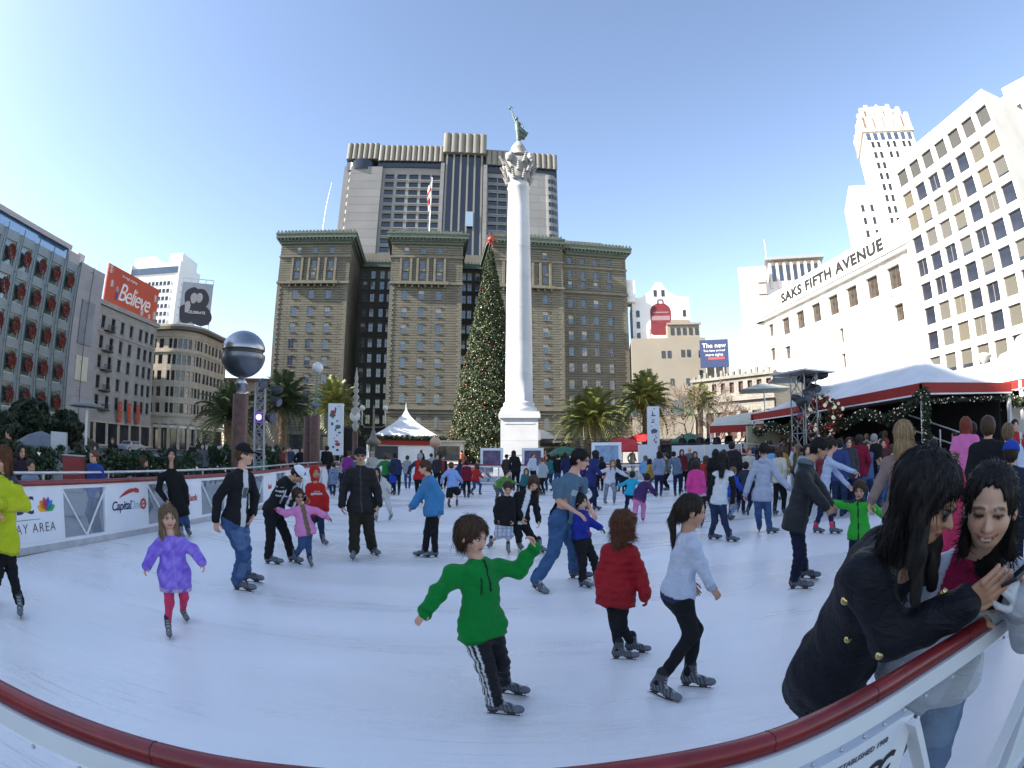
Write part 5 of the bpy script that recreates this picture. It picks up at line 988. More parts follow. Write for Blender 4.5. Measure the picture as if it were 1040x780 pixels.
for i, (px, py, D_, s, lab) in enumerate(((30, 430, 27, 1.15, 'larger dark clipped round tree at the left edge'), (66, 435, 28, .85, 'smaller dark clipped round tree beside the street lamp'), (2, 438, 25, .8, 'dark clipped round tree cut by the left edge'))):
    c = at_dist(px, py, D_); r_ = empty('clipped_tree', (c.x, c.y, 0), 0, lab, 'tree', 'clipped round trees'); g_ = np.random.default_rng(i + 40); d = g_.normal(size=(5200, 3)); d /= np.linalg.norm(d, axis=1)[:, None]; rr = s * (.72 + .3 * g_.random(5200) ** .5) * (1 + .1 * np.sin(d[:, 0] * 7 + i) + .1 * np.sin(d[:, 2] * 9)); P_ = d * rr[:, None] * (1.1, 1.1, .82)
    put('crown', leaf_cloud(P_, .13, 'crown', mat('dark_leaf', (.022, .035, .016), .6, var=.5, scale=3), .6, i), r_, (0, 0, c.z)); b = MB(); b.tube([(0, 0, -.05), (0, 0, c.z)], [.12, .08], 8); b.sphere((0, 0, c.z), s * .7, 10, 7); b.build('trunk', BARK, r_)
HG = mat('hedge_leaf', (.030, .055, .020), .7, var=.5, scale=3)
def hedge(p0, p1, h, w, label, seed, n_=6000, z0=0):
    a, b_ = np.array(p0), np.array(p1); g_ = np.random.default_rng(seed); t = g_.random(n_); d = (b_ - a) / np.linalg.norm(b_ - a); nrm = np.array([-d[1], d[0]]); P2_ = a + (b_ - a) * t[:, None] + nrm * (g_.uniform(-w, w, n_))[:, None]; z = z0 + h * (1 - g_.random(n_) ** 2 * .8) * (1 + .1 * np.sin(t * 40) + .07 * np.sin(t * 93)); o_ = put('hedge', leaf_cloud(np.column_stack([P2_, z]), .07, 'hedge', HG, .6, seed)); tag(o_, label, 'hedge'); return o_
hedge((-11.5, 9), (-9.2, 14.5), 1.25, .45, 'green hedge behind the left barrier near the balcony building', 61); hedge((-15, 10), (-12, 9), 1.2, .5, 'green hedge behind the yellow jacket skater', 62, 4000); hedge((-12, 19), (-9.2, 21), 1.5, .5, 'green hedge behind the sphere lamp pillar', 63, 5000); 
# red box, planter wall, parasols on the plaza, terrace
c = at_dist(75, 468, 13); b = MB(); b.box(-.26, .26, -.2, .2, .75, 1.26, 0); b.mi = 1; b.box(-.31, .31, -.25, .25, 0, .75); b.box(-.28, .28, -.22, .22, 1.261, 1.28); tag(b.build('red_box', [mat('box_red', (.22, .02, .02), .5, var=.3, scale=4), GREYW], None, (c.x, c.y, 0), R(40)), 'red box standing on a low stone plinth behind the left barrier', 'box')
c = at_dist(60, 460, 15); b = MB(); b.box(-.22, .22, -.2, .2, 0, 1.75); tag(b.build('white_cabinet', mat('cabinet_white', (.45, .46, .46), .5), None, (c.x, c.y, 0), R(40)), 'pale utility cabinet left of the red box', 'cabinet')
def umbrella(px, py, D_, w, colr, label, nm='umbrella', sides=8):
    c = at_dist(px, py, D_); r_ = empty(nm, (c.x, c.y, 0), 0, label, 'umbrella', 'umbrellas on the terrace'); b = MB(); b.lathe([(w, c.z), (w * .5, c.z + w * .28), (0, c.z + w * .42)], sides, sm=False); b.lathe([(w, c.z - .12), (w, c.z)], sides, sm=False); b.build('canopy', colr, r_); b = MB(); b.tube([(0, 0, 0), (0, 0, c.z + w * .4)], .035, 6); b.build('pole', STEEL, r_)
UR = mat('umbrella_red', (.45, .02, .025), .7); UG = mat('umbrella_green', (.03, .13, .08), .7); UGR = mat('umbrella_grey', (.12, .13, .15), .7)
umbrella(632, 452, 38, 1.3, UR, 'red umbrella left of the narrow banner column'); umbrella(652, 447, 42, 1.3, UR, 'red umbrella behind the others, under the palm'); umbrella(643, 457, 35, 1.2, UR, 'small bright red umbrella nearest the blue screen'); umbrella(574, 461, 36, 1.2, UG, 'green umbrella between the column and the palm'); umbrella(700, 448, 37, 1.3, UG, 'green umbrella below the bare trees'); umbrella(42, 452, 22, 1.2, UGR, 'dark grey flat umbrella below the clipped trees at left'); umbrella(548, 446, 44, 1.8, UGR, 'grey umbrella right behind the column base')
# low terrace wall and kiosks in the middle distance
b = MB(); b.box(-38, 38, 60, 60.6, 0, 1.4); tag(b.build('terrace_wall', CONC), 'long low stone terrace wall across the far side of the square', 'wall')
for i, (px, D_, w, lab) in enumerate(((455, 44, 2.2, 'pale kiosk right of the booth under the tree'), (560, 46, 3.0, 'dark kiosk right of the column'), (690, 44, 3.4, 'brown kiosk below the bare trees'))):
    c = at_dist(px, 470, D_); r_ = empty('kiosk', (c.x, c.y, 0), 0, lab, 'kiosk'); b = MB(); b.box(-w / 2, w / 2, 0, 2, 0, 2.3); b.build('wall', [CONC, mat('kiosk_dark', (.05, .05, .05), .7), mat('kiosk_brown', (.14, .09, .06), .7)][i], r_); b = MB(); b.box(-w / 2 - .3, w / 2 + .3, -.4, 2.3, 2.31, 2.45); b.build('roof', ROOF, r_); b = MB(); b.box(-w / 2 + .2, w / 2 - .2, -.05, -.01, .9, 2.0); b.build('hatch', GLASSD, r_)
# parked cars along the streets beyond the square
def car_mesh():
    b = MB(); prof_ = [(-2.1, .35), (-2.15, .75), (-1.9, .95), (-1.3, 1.0), (-.75, 1.42), (.75, 1.45), (1.35, 1.02), (2.0, .9), (2.15, .65), (2.1, .35)]
    for y0, y1 in ((-.85, .85),): n_ = len(prof_); b.add([(x, y, z) for y in (y0, y1) for x, z in prof_], [(i, (i + 1) % n_, (i + 1) % n_ + n_, i + n_) for i in range(n_)] + [tuple(range(n_))[::-1], tuple(range(n_, 2 * n_))])
    return b
cbm = car_mesh(); gl = MB(); 
for y in (-.86, .855): gl.box(-.72, .0, y, y + .005, 1.02, 1.36); gl.box(.06, .8, y, y + .005, 1.02, 1.36)
gl.add([(-1.27, -.75, 1.04), (-1.27, .75, 1.04), (-.8, .7, 1.38), (-.8, -.7, 1.38)], [(0, 1, 2, 3)]); gl.add([(1.33, -.75, 1.06), (1.33, .75, 1.06), (.82, .7, 1.4), (.82, -.7, 1.4)], [(3, 2, 1, 0)])
wl = MB(); wl.tube([(0, -.1, 0), (0, .1, 0)], .33, 16); wl.mi = 1; wl.tube([(0, -.11, 0), (0, -.101, 0)], .2, 12); wme_ = wl.mesh('wheel', [DARKM, STEEL]); glm = gl.mesh('window', GLASSD)
for i, (x, y, rz, c_) in enumerate(((-24, 90, 0, 'white'), (-14, 90.5, 0, 'dark blue'), (-33, 90, 0, 'silver'), (20, 90, 0, 'white'), (28, 90.5, 0, 'black'), (-49, 60, 90, 'silver'), (-49, 50, 90, 'black'))):
    r_ = empty('parked_car', (x, y, -.04), R(rz), '%s saloon car, %s' % (c_, ['seen beyond the booth on the cross street', 'on the cross street below the hotel middle wing', 'on the cross street at far left', 'on the cross street right of the palms', 'rightmost on the cross street', 'parked before the balcony building', 'parked before the glass store'][i]), 'car', 'cars on the streets')
    colr = {'white': (.6, .6, .6), 'dark blue': (.02, .03, .09), 'silver': (.35, .36, .38), 'black': (.02, .02, .02)}[c_]; put('body', cbm.mesh('body', mat('car_' + c_.replace(' ', '_'), colr, .25, coat=.5)), r_); put('window', glm, r_)
    for wx in (-1.35, 1.35):
        for wy in (-.78, .78): put('wheel', wme_, r_, (wx, wy, .33), 0 if wy < 0 else math.pi)
# ------------------------------------------------------------------ people: smooth bodies and clothes grown from fields
class Field:
    """smooth union of tapered, optionally flattened bones, polygonised on a grid"""
    def __init__(s): s.p = []
    def bone(s, a, b, ra, rb, k=.02, sq=None, sub=False):
        """sq: (unit direction, factor) makes the section thinner along that direction"""
        s.p.append(('b', np.array(a, float), np.array(b, float), ra, rb, k, sq, sub)); return s
    def ell(s, c, r, Rm=None, k=.02, sub=False): s.p.append(('e', np.array(c, float), np.array(r, float), Rm, None, k, None, sub)); return s
    def cut(s, pt, n): s.p.append(('c', np.array(pt, float), np.array(n, float) / np.linalg.norm(n), 0, 0, 0, None, True)); return s
    def mesh(s, h, disp=None, pad=.03):
        lo = np.full(3, 1e9); hi = -lo
        for q in s.p:
            if q[7]: continue
            if q[0] == 'b': r = max(q[3], q[4]); lo = np.minimum(lo, np.minimum(q[1], q[2]) - r); hi = np.maximum(hi, np.maximum(q[1], q[2]) + r)
            else: r = q[2].max(); lo = np.minimum(lo, q[1] - r); hi = np.maximum(hi, q[1] + r)
        lo -= pad + h; hi += pad + h; n = np.ceil((hi - lo) / h).astype(int) + 1; ax = [lo[i] + h * np.arange(n[i]) for i in range(3)]; D = np.full(n, .12, np.float32)
        for q in s.p:
            k = q[5]; m = k + 2 * h + .012
            if q[0] == 'b': r = max(q[3], q[4]); a0 = np.minimum(q[1], q[2]) - r - m; a1 = np.maximum(q[1], q[2]) + r + m
            elif q[0] == 'e': r = q[2].max(); a0 = q[1] - r - m; a1 = q[1] + r + m
            else: a0, a1 = lo, hi
            i0 = np.maximum(((a0 - lo) / h).astype(int), 0); i1 = np.minimum(((a1 - lo) / h).astype(int) + 2, n)
            if (i1 <= i0).any(): continue
            X, Y, Z = np.meshgrid(*[ax[i][i0[i]:i1[i]] for i in range(3)], indexing='ij', sparse=True); sl = tuple(slice(i0[i], i1[i]) for i in range(3))
            if q[0] == 'b':
                ab = q[2] - q[1]; L2 = max(float(ab @ ab), 1e-9); dx, dy, dz = X - q[1][0], Y - q[1][1], Z - q[1][2]; t = np.clip((dx * ab[0] + dy * ab[1] + dz * ab[2]) / L2, 0, 1)
                dx = dx - t * ab[0]; dy = dy - t * ab[1]; dz = dz - t * ab[2]
                if q[6]: (ux, uy, uz), f = q[6]; w = (dx * ux + dy * uy + dz * uz) * (1 / f - 1); dx = dx + w * ux; dy = dy + w * uy; dz = dz + w * uz
                d = np.sqrt(dx * dx + dy * dy + dz * dz) - (q[3] + (q[4] - q[3]) * t)
                if q[6]: d = d * (f * .5 + .5)
            elif q[0] == 'e':
                dx, dy, dz = X - q[1][0], Y - q[1][1], Z - q[1][2]
                if q[3] is not None: A = q[3]; dx, dy, dz = [A[i][0] * dx + A[i][1] * dy + A[i][2] * dz for i in range(3)]
                r = q[2]; kk = np.sqrt((dx / r[0]) ** 2 + (dy / r[1]) ** 2 + (dz / r[2]) ** 2); d = (kk - 1) * float(r.min()) * .6 + (kk - 1) * float(np.median(r)) * .4
            else: d = (X - q[1][0]) * q[2][0] + (Y - q[1][1]) * q[2][1] + (Z - q[1][2]) * q[2][2]; D[sl] = np.maximum(D[sl], d); continue
            if q[7]: # smooth subtraction
                o = D[sl]; hh = np.maximum(k - np.abs(o + d), 0) / max(k, 1e-6); D[sl] = np.maximum(o, -d) + hh * hh * k * .25
            else: o = D[sl]; hh = np.maximum(k - np.abs(o - d), 0) / max(k, 1e-6); D[sl] = np.minimum(o, d) - hh * hh * k * .25
        if disp is not None:
            X, Y, Z = np.meshgrid(*ax, indexing='ij', sparse=True); D += disp(X, Y, Z)
        return snets(D, lo, h)
_C = np.array([(i, j, k) for i in (0, 1) for j in (0, 1) for k in (0, 1)])
_E = [(a, b) for a in range(8) for b in range(a + 1, 8) if abs(_C[a] - _C[b]).sum() == 1]
def snets(D, lo, h):
    S = D < 0; nx, ny, nz = D.shape; cnt = np.zeros((nx - 1, ny - 1, nz - 1), np.int8)
    for i, j, k in _C: cnt += S[i:nx - 1 + i, j:ny - 1 + j, k:nz - 1 + k]
    mask = (cnt > 0) & (cnt < 8); cells = np.argwhere(mask)
    if len(cells) == 0: return np.zeros((0, 3)), np.zeros((0, 4), int)
    idx = np.full(mask.shape, -1, np.int32); idx[mask] = np.arange(len(cells)); vals = np.stack([D[tuple((cells + c).T)] for c in _C], 1); pos = np.zeros((len(cells), 3)); num = np.zeros(len(cells))
    for a, b in _E:
        va, vb = vals[:, a], vals[:, b]; x = (va < 0) != (vb < 0); t = np.where(x, va / np.where(x, va - vb, 1), 0); pos += np.where(x[:, None], _C[a] + (_C[b] - _C[a]) * t[:, None], 0); num += x
    V = lo + h * (cells + pos / num[:, None]); F = []
    for axis in range(3):
        u, v = [(1, 2), (2, 0), (0, 1)][axis]; s0 = [slice(None)] * 3; s1 = [slice(None)] * 3; s0[axis] = slice(0, -1); s1[axis] = slice(1, None); A = S[tuple(s0)]; B = S[tuple(s1)]; e = np.argwhere(A != B)
        e = e[(e[:, u] > 0) & (e[:, v] > 0) & (e[:, u] < D.shape[u] - 1) & (e[:, v] < D.shape[v] - 1)]
        if len(e) == 0: continue
        fl = A[tuple(e.T)]; du = np.zeros(3, int); du[u] = 1; dv = np.zeros(3, int); dv[v] = 1
        q = np.stack([idx[tuple((e - du - dv).T)], idx[tuple((e - dv).T)], idx[tuple(e.T)], idx[tuple((e - du).T)]], 1); q = q[(q >= 0).all(1)] if (q < 0).any() else q
        fl = fl[:len(q)]; q[~fl] = q[~fl][:, ::-1]; F.append(q)
    return V, np.concatenate(F)
def join(parts):
    VV, FF, o = [], [], 0
    for V, F in parts:
        if len(V): VV.append(V); FF.append(F + o); o += len(V)
    return np.concatenate(VV), np.concatenate(FF)
def unit(v): v = np.array(v, float); return v / max(np.linalg.norm(v), 1e-9)
def wr(seed, amp, wl=.09, quilt=None):
    """cloth folds as a displacement of the field"""
    g_ = np.random.default_rng(seed); ks = [unit(g_.normal(size=3) * (1, 1, 1.6)) * 2 * np.pi / (wl * f) for f in (1, 1.37, .71, .52)]; ph = g_.random(4) * 6.28; ww = (1, .8, .55, .35)
    def f(X, Y, Z):
        w0 = 1.2 * np.sin(9 * X + 5 * Z + ph[0]) + 1.0 * np.sin(8 * Y - 7 * Z + ph[1]); d = 0
        for k, p_, w in zip(ks, ph, ww): s = np.sin(k[0] * X + k[1] * Y + k[2] * Z + p_ + w0); d = d + w * (.55 * s + .9 * (.6 - np.abs(np.sin(.5 * (k[0] * X + k[1] * Y + k[2] * Z) + p_ + .6 * w0))))
        d = d * amp * .5
        if quilt: d = d - quilt[1] * (np.abs(np.sin(Z * math.pi / quilt[0])) ** .6 - .6)
        return d
    return f
SKIN = mat('skin', (1, 1, 1), .5, var=.05, scale=18, attr=True, spec=.4, bump=.0004, bscale=220); p_ = SKIN.node_tree.nodes['Principled BSDF']; p_.inputs['Subsurface Weight'].default_value = .12; p_.inputs['Subsurface Radius'].default_value = (.012, .005, .003); p_.inputs['Subsurface Scale'].default_value = 1
CLOTH = mat('cloth', (1, 1, 1), .85, var=.10, scale=14, attr=True, spec=.2, bump=.0012, bscale=260, crease=(.009, 14))
FLEECE = mat('fleece', (1, 1, 1), .95, var=.09, scale=30, attr=True, spec=.1, bump=.003, bscale=130, sheen=.08, crease=(.005, 11))
PUFF = mat('nylon', (1, 1, 1), .6, var=.10, scale=8, attr=True, spec=.22, bump=.001, bscale=60, crease=(.013, 13))
DENIM = mat('denim', (1, 1, 1), .85, var=.28, scale=9, attr=True, spec=.15, bump=.0012, bscale=300, crease=(.011, 16))
HAIR = mat('hair', (1, 1, 1), .55, var=.4, scale=60, attr=True, spec=.28, bump=.003, bscale=90, stretch=(1.6, 1.6, .22))
FAB_ = {'cloth': CLOTH, 'fleece': FLEECE, 'nylon': PUFF, 'denim': DENIM}
# ---- skates: a boot with a steel blade
def skate_meshes(h, nm):
    f = Field(); S_ = (np.array([1, 0, 0]), .8)
    f.bone((0, -.04, .16), (0, -.028, .275), .054, .058, .02, S_); f.bone((0, -.065, .115), (0, -.045, .16), .05, .056, .02, S_); f.bone((0, -.03, .13), (0, .10, .105), .058, .045, .03, S_); f.bone((0, .09, .098), (0, .195, .092), .046, .038, .02); f.ell((0, .19, .09), (.044, .05, .034), k=.02)
    f.bone((0, .0, .19), (0, -.01, .25), .045, .045, .02); f.cut((0, 0, .066), (0, 0, -1)); V, F = f.mesh(h)
    c_ = np.full((len(V), 3), .075); c_ *= (1.0, 1.04, 1.18); st = (np.abs(V[:, 0]) > .022) & (np.sin(V[:, 1] * 170 + V[:, 2] * 70) > .5) & (V[:, 2] < .2); c_[st] = (.17, .18, .21); la = (np.abs(V[:, 0]) < .026) & (V[:, 1] > -.01) & (V[:, 2] > .1) & (V[:, 2] < .26); c_[la & (np.sin(V[:, 2] * 200 + V[:, 1] * 120) > 0)] = (.35, .36, .38); c_[V[:, 2] > .27] = (.02, .02, .025); c_[V[:, 2] < .078] = (.03, .03, .03); tp = (V[:, 1] > .16) & (V[:, 2] > .08); c_[tp] = (.16, .17, .19)
    boot = np_mesh('skate', V, F, PUFF, True, c_)
    b = MB(); b.mi = 0; b.box(-.022, .022, -.095, .0, .058, .067); b.box(-.026, .026, .06, .205, .058, .067); b.box(-.007, .007, -.08, -.02, .028, .058); b.box(-.007, .007, .08, .16, .028, .058); b.box(-.006, .006, -.10, .20, .022, .03); b.mi = 1
    b.add([(x, y, z) for x in (-.002, .002) for y, z in ((-.125, .022), (-.13, .002), (-.10, 0), (.19, 0), (.225, .012), (.23, .03), (.2, .024))], [tuple(range(7))[::-1], tuple(range(7, 14))] + [(i, (i + 1) % 7, (i + 1) % 7 + 7, i + 7) for i in range(7)])
    return boot, b.mesh('blade', [DARKM, mat('blade_steel', (.7, .72, .75), .2, metal=1, var=.05)])
SK_HI = skate_meshes(.0065, 'hi'); SK_LO = skate_meshes(.016, 'lo')
HAIRC = {'black': (.010, .008, .007), 'dark': (.022, .014, .009), 'brown': (.06, .032, .016), 'auburn': (.12, .045, .018), 'lightbrown': (.14, .085, .045), 'blond': (.30, .20, .10), 'grey': (.25, .25, .25), 'red': (.16, .03, .015)}
SKC = {'l': (.60, .33, .23), 'm': (.46, .25, .155), 'd': (.22, .11, .065), 'a': (.60, .37, .25)}
def frame_of(yaw, pitch=0, roll=0):
    """rows: right, forward, up. yaw 0 looks at -y (towards the camera), +90 looks at +x"""
    y = R(yaw); f = np.array([math.sin(y), -math.cos(y), 0]); r = np.array([-math.cos(y), -math.sin(y), 0]); u = np.array([0, 0, 1.0]); p = R(pitch); f2 = f * math.cos(p) + u * math.sin(p); u2 = u * math.cos(p) - f * math.sin(p); q = R(roll); r3 = r * math.cos(q) + u2 * math.sin(q); u3 = u2 * math.cos(q) - r * math.sin(q); return np.stack([r3, f2, u3])
def head_patch(c, A, hh, h, skin, child, lod, hairc, smile=0, neck=None, beard=False, glasses=False):
    W = lambda x, y, z: c + (A[0] * x + A[1] * y + A[2] * z) * hh; f = Field(); jr = 1.05 if child else 1; jz = .9 if child else 1
    f.ell(W(0, -.07, .13), np.array((.345 * jr, .425, .375)) * hh, A, .03 * hh); f.ell(W(0, .07, -.14 * jz), np.array((.275 * jr, .30, .33 * jz)) * hh, A, .12 * hh)
    f.ell(W(0, .21, -.36 * jz), np.array((.12, .10, .09)) * hh, A, .14 * hh)
    if lod < 2:
        f.ell(W(0, .33, -.13), np.array((.045, .06, .05)) * hh, A, .04 * hh); f.bone(W(0, .355, .0), W(0, .435, -.125), .028 * hh, (.042 if child else .05) * hh, .05 * hh)
        for s in (-1, 1):
            f.ell(W(.17 * s, .235, -.12), np.array((.10, .09, .09)) * hh, A, .1 * hh); f.ell(W(.045 * s, .395, -.135), np.array((.032, .035, .026)) * hh, A, .03 * hh)
            f.ell(W(.345 * s * jr, -.03, -.03), np.array((.045, .09, .12)) * hh, A, .03 * hh); f.ell(W(.135 * s, .42, .02), np.array((.085, .075, .055)) * hh, A, .05 * hh, True)
            f.ell(W(.135 * s, .31, .02), np.array((.066, .06, .055)) * hh, A, .012 * hh); f.bone(W(.06 * s, .36, .10), W(.22 * s, .30, .105), .03 * hh, .025 * hh, .05 * hh)
        f.ell(W(0, .355, -.235), np.array((.10, .035, .022)) * hh, A, .02 * hh); f.ell(W(0, .345, -.275), np.array((.085, .035, .025)) * hh, A, .02 * hh)
    if neck is not None: f.bone(W(0, -.08, -.22), neck, .205 * hh, .23 * hh, .06 * hh); f.bone(W(0, -.02, -.25), neck, .15 * hh, .2 * hh, .06 * hh)
    V, F = f.mesh(h); q = (V - c) @ A.T / hh; C = np.tile(np.array(skin), (len(V), 1)); X, Y, Z = q.T; fr = Y > .12
    def mix(m, col_, a=1): C[m] = C[m] * (1 - a) + np.array(col_) * a
    ch = np.clip(1 - ((np.abs(X) - .17) ** 2 + (Z + .12) ** 2) / .012, 0, 1) * fr; C[:] = C * (1 - .25 * ch[:, None]) + np.array((skin[0] * 1.1, skin[1] * .72, skin[2] * .66)) * .25 * ch[:, None]
    if lod < 2:
        e = np.abs(X); ew = .020 if smile > 1 else .042
        mix(fr & (((e - .135) / .085) ** 2 + ((Z - .022) / (ew + .02)) ** 2 < 1), np.array(skin) * .55)
        mix(fr & (((e - .135) / .068) ** 2 + ((Z - .02) / (ew * .8)) ** 2 < 1), (.55, .53, .5) if smile < 2 else (.02, .014, .012)); mix(fr & (((e - .135) / .032) ** 2 + ((Z - .02) / (ew * .85)) ** 2 < 1), (.015, .01, .008))
        zl = .02 + ew * (1 - ((e - .135) / .085) ** 2); mix(fr & (np.abs(e - .135) < .08) & (np.abs(Z - zl) < .012), (.02, .012, .01))
        mix(fr & (e > .055) & (e < .225) & (np.abs(Z - (.125 - .25 * np.abs(e - .13))) < .018), np.array(hairc) * 1.3 + .01, .8)
        lw = .115 + .03 * (smile > 0) + .02 * (smile > 1); zc = -.266 + (smile > 0) * (1.5 + .9 * (smile > 1)) * X ** 2
        mix(fr & (np.abs(X) < lw) & (np.abs(Z - zc) < .045 * np.sqrt(np.clip(1 - (X / lw) ** 2, 0, 1))), (skin[0] * .72, skin[1] * .42, skin[2] * .42)); mix(fr & (np.abs(X) < lw * .97) & (np.abs(Z - zc) < .006), (.06, .02, .02))
        if smile > 1: mix(fr & (np.abs(X) < .07) & (np.abs(Z - zc + .002) < .018 * np.sqrt(np.clip(1 - (X / lw) ** 2, 0, 1))), (.68, .65, .60))
        if smile < 2: mix(fr & ((np.abs(X) - .03) ** 2 + (Z + .165) ** 2 < .00022), np.array(skin) * .3)
        if beard: mix((Y > -.05) & (Z < -.17) & ~((np.abs(X) < lw) & (np.abs(Z - zc) < .03)), np.array(hairc) * 1.5 + .02, .55)
    else:
        mix(fr & (np.abs(np.abs(X) - .135) < .07) & (np.abs(Z - .03) < .045), np.array(skin) * .25); mix(fr & (np.abs(X) < .1) & (np.abs(Z + .26) < .035), np.array(skin) * .5)
    return V, F, C
def hair_mesh(c, A, hh, h, style, seed, neck, back=None):
    """style: short, bob, long, curly, bun, pony, bald"""
    W = lambda x, y, z: c + (A[0] * x + A[1] * y + A[2] * z) * hh; f = Field(); vol = {'short': 1.0, 'bob': 1.06, 'long': 1.04, 'curly': 1.12, 'bun': 1.0, 'pony': 1.0, 'mop': 1.08}.get(style, 1)
    f.ell(W(0, -.09, .15), np.array((.405, .465, .425)) * hh * vol, A, .05 * hh)
    dn = A[2] * .25 + np.array((0, 0, .75)); dn = unit(dn); G = lambda p, d: p - dn * d * hh
    if style in ('mop', 'short'): f.ell(W(0, -.2, -.05), np.array((.36, .33, .33)) * hh * vol, A, .1 * hh)
    if style in ('bob', 'curly'):
        for s in (-1, 1): f.bone(W(.31 * s, -.06, .1), G(W(.34 * s, .02, .0), .42), .16 * hh, .15 * hh, .12 * hh)
        f.bone(W(0, -.28, .1), G(W(0, -.30, 0), .48), .33 * hh, .30 * hh, .15 * hh, (A[1], .6))
    if style in ('long', 'pony'):
        if style == 'long':
            for s in (-1, 1): f.bone(W(.31 * s, -.03, .1), G(W(.33 * s, .06, 0), .55), .13 * hh, .13 * hh, .1 * hh); f.bone(G(W(.33 * s, .06, 0), .55), G(W(.34 * s, .20, 0), 1.05), .13 * hh, .07 * hh, .1 * hh)
            f.bone(W(0, -.26, .1), G(W(0, -.36, 0), .55), .33 * hh, .33 * hh, .15 * hh, (A[1], .6)); f.bone(G(W(0, -.36, 0), .55), G(W(0, -.46, 0), 1.35), .33 * hh, .20 * hh, .15 * hh, (A[1], .5))
        else: f.ell(W(0, -.25, -.05), np.array((.3, .3, .3)) * hh, A, .1 * hh); f.bone(W(0, -.50, .1), G(W(0, -.62, 0), .35), .12 * hh, .13 * hh, .05 * hh); f.bone(G(W(0, -.62, 0), .35), G(W(0, -.52, 0), 1.1), .13 * hh, .05 * hh, .05 * hh)
    if style == 'back': f.ell(W(0, -.25, -.05), np.array((.32, .3, .3)) * hh, A, .1 * hh); f.bone(W(0, -.30, .05), G(W(0, -.38, 0), .8), .30 * hh, .24 * hh, .12 * hh, (A[1], .6)); [f.bone(W(.33 * s_, -.14, .0), G(W(.36 * s_, -.12, 0), .6), .09 * hh, .08 * hh, .08 * hh) for s_ in (-1, 1)]
    if style == 'bun': f.ell(W(0, -.25, -.05), np.array((.3, .3, .3)) * hh, A, .1 * hh); f.ell(W(0, -.45, .35), np.array((.15, .15, .15)) * hh, A, .04 * hh)
    # the face stays free
    if style in ('bun', 'pony', 'back'): f.ell(W(0, .47, .10 if style != 'back' else .03), np.array((.28, .36, .40)) * hh, A, .04 * hh, True)
    f.ell(W(0, .52, -.22), np.array((.30, .46, .56)) * hh, A, .05 * hh, True)
    if style in ('short',): f.ell(W(0, .15, -.55), np.array((.6, .55, .42)) * hh, A, .04 * hh, True); [f.ell(W(.42 * s, .1, -.12), np.array((.16, .22, .2)) * hh, A, .04 * hh, True) for s in (-1, 1)]
    g_ = np.random.default_rng(seed); ph = g_.random(6) * 6.28; ar = A[0]; af = A[1]; au = A[2]
    def disp(X, Y, Z):
        dx, dy, dz = X - c[0], Y - c[1], Z - c[2]; x = dx * ar[0] + dy * ar[1] + dz * ar[2]; y = dx * af[0] + dy * af[1] + dz * af[2]; z = dx * au[0] + dy * au[1] + dz * au[2]; t = np.arctan2(x, y + .001)
        if style == 'curly': return .022 * hh * 5 * (np.sin(x * 62 + ph[0] + 2 * np.sin(z * 40)) * np.sin(y * 58 + ph[1]) * np.sin(z * 55 + ph[2])) * .45
        return hh * (.014 * np.sin(t * 17 + ph[0] + 3 * np.sin(z / hh * 3 + ph[3])) + .010 * np.sin(t * 41 + ph[1] + z / hh * 5))
    V, F = f.mesh(h, disp); return V, F
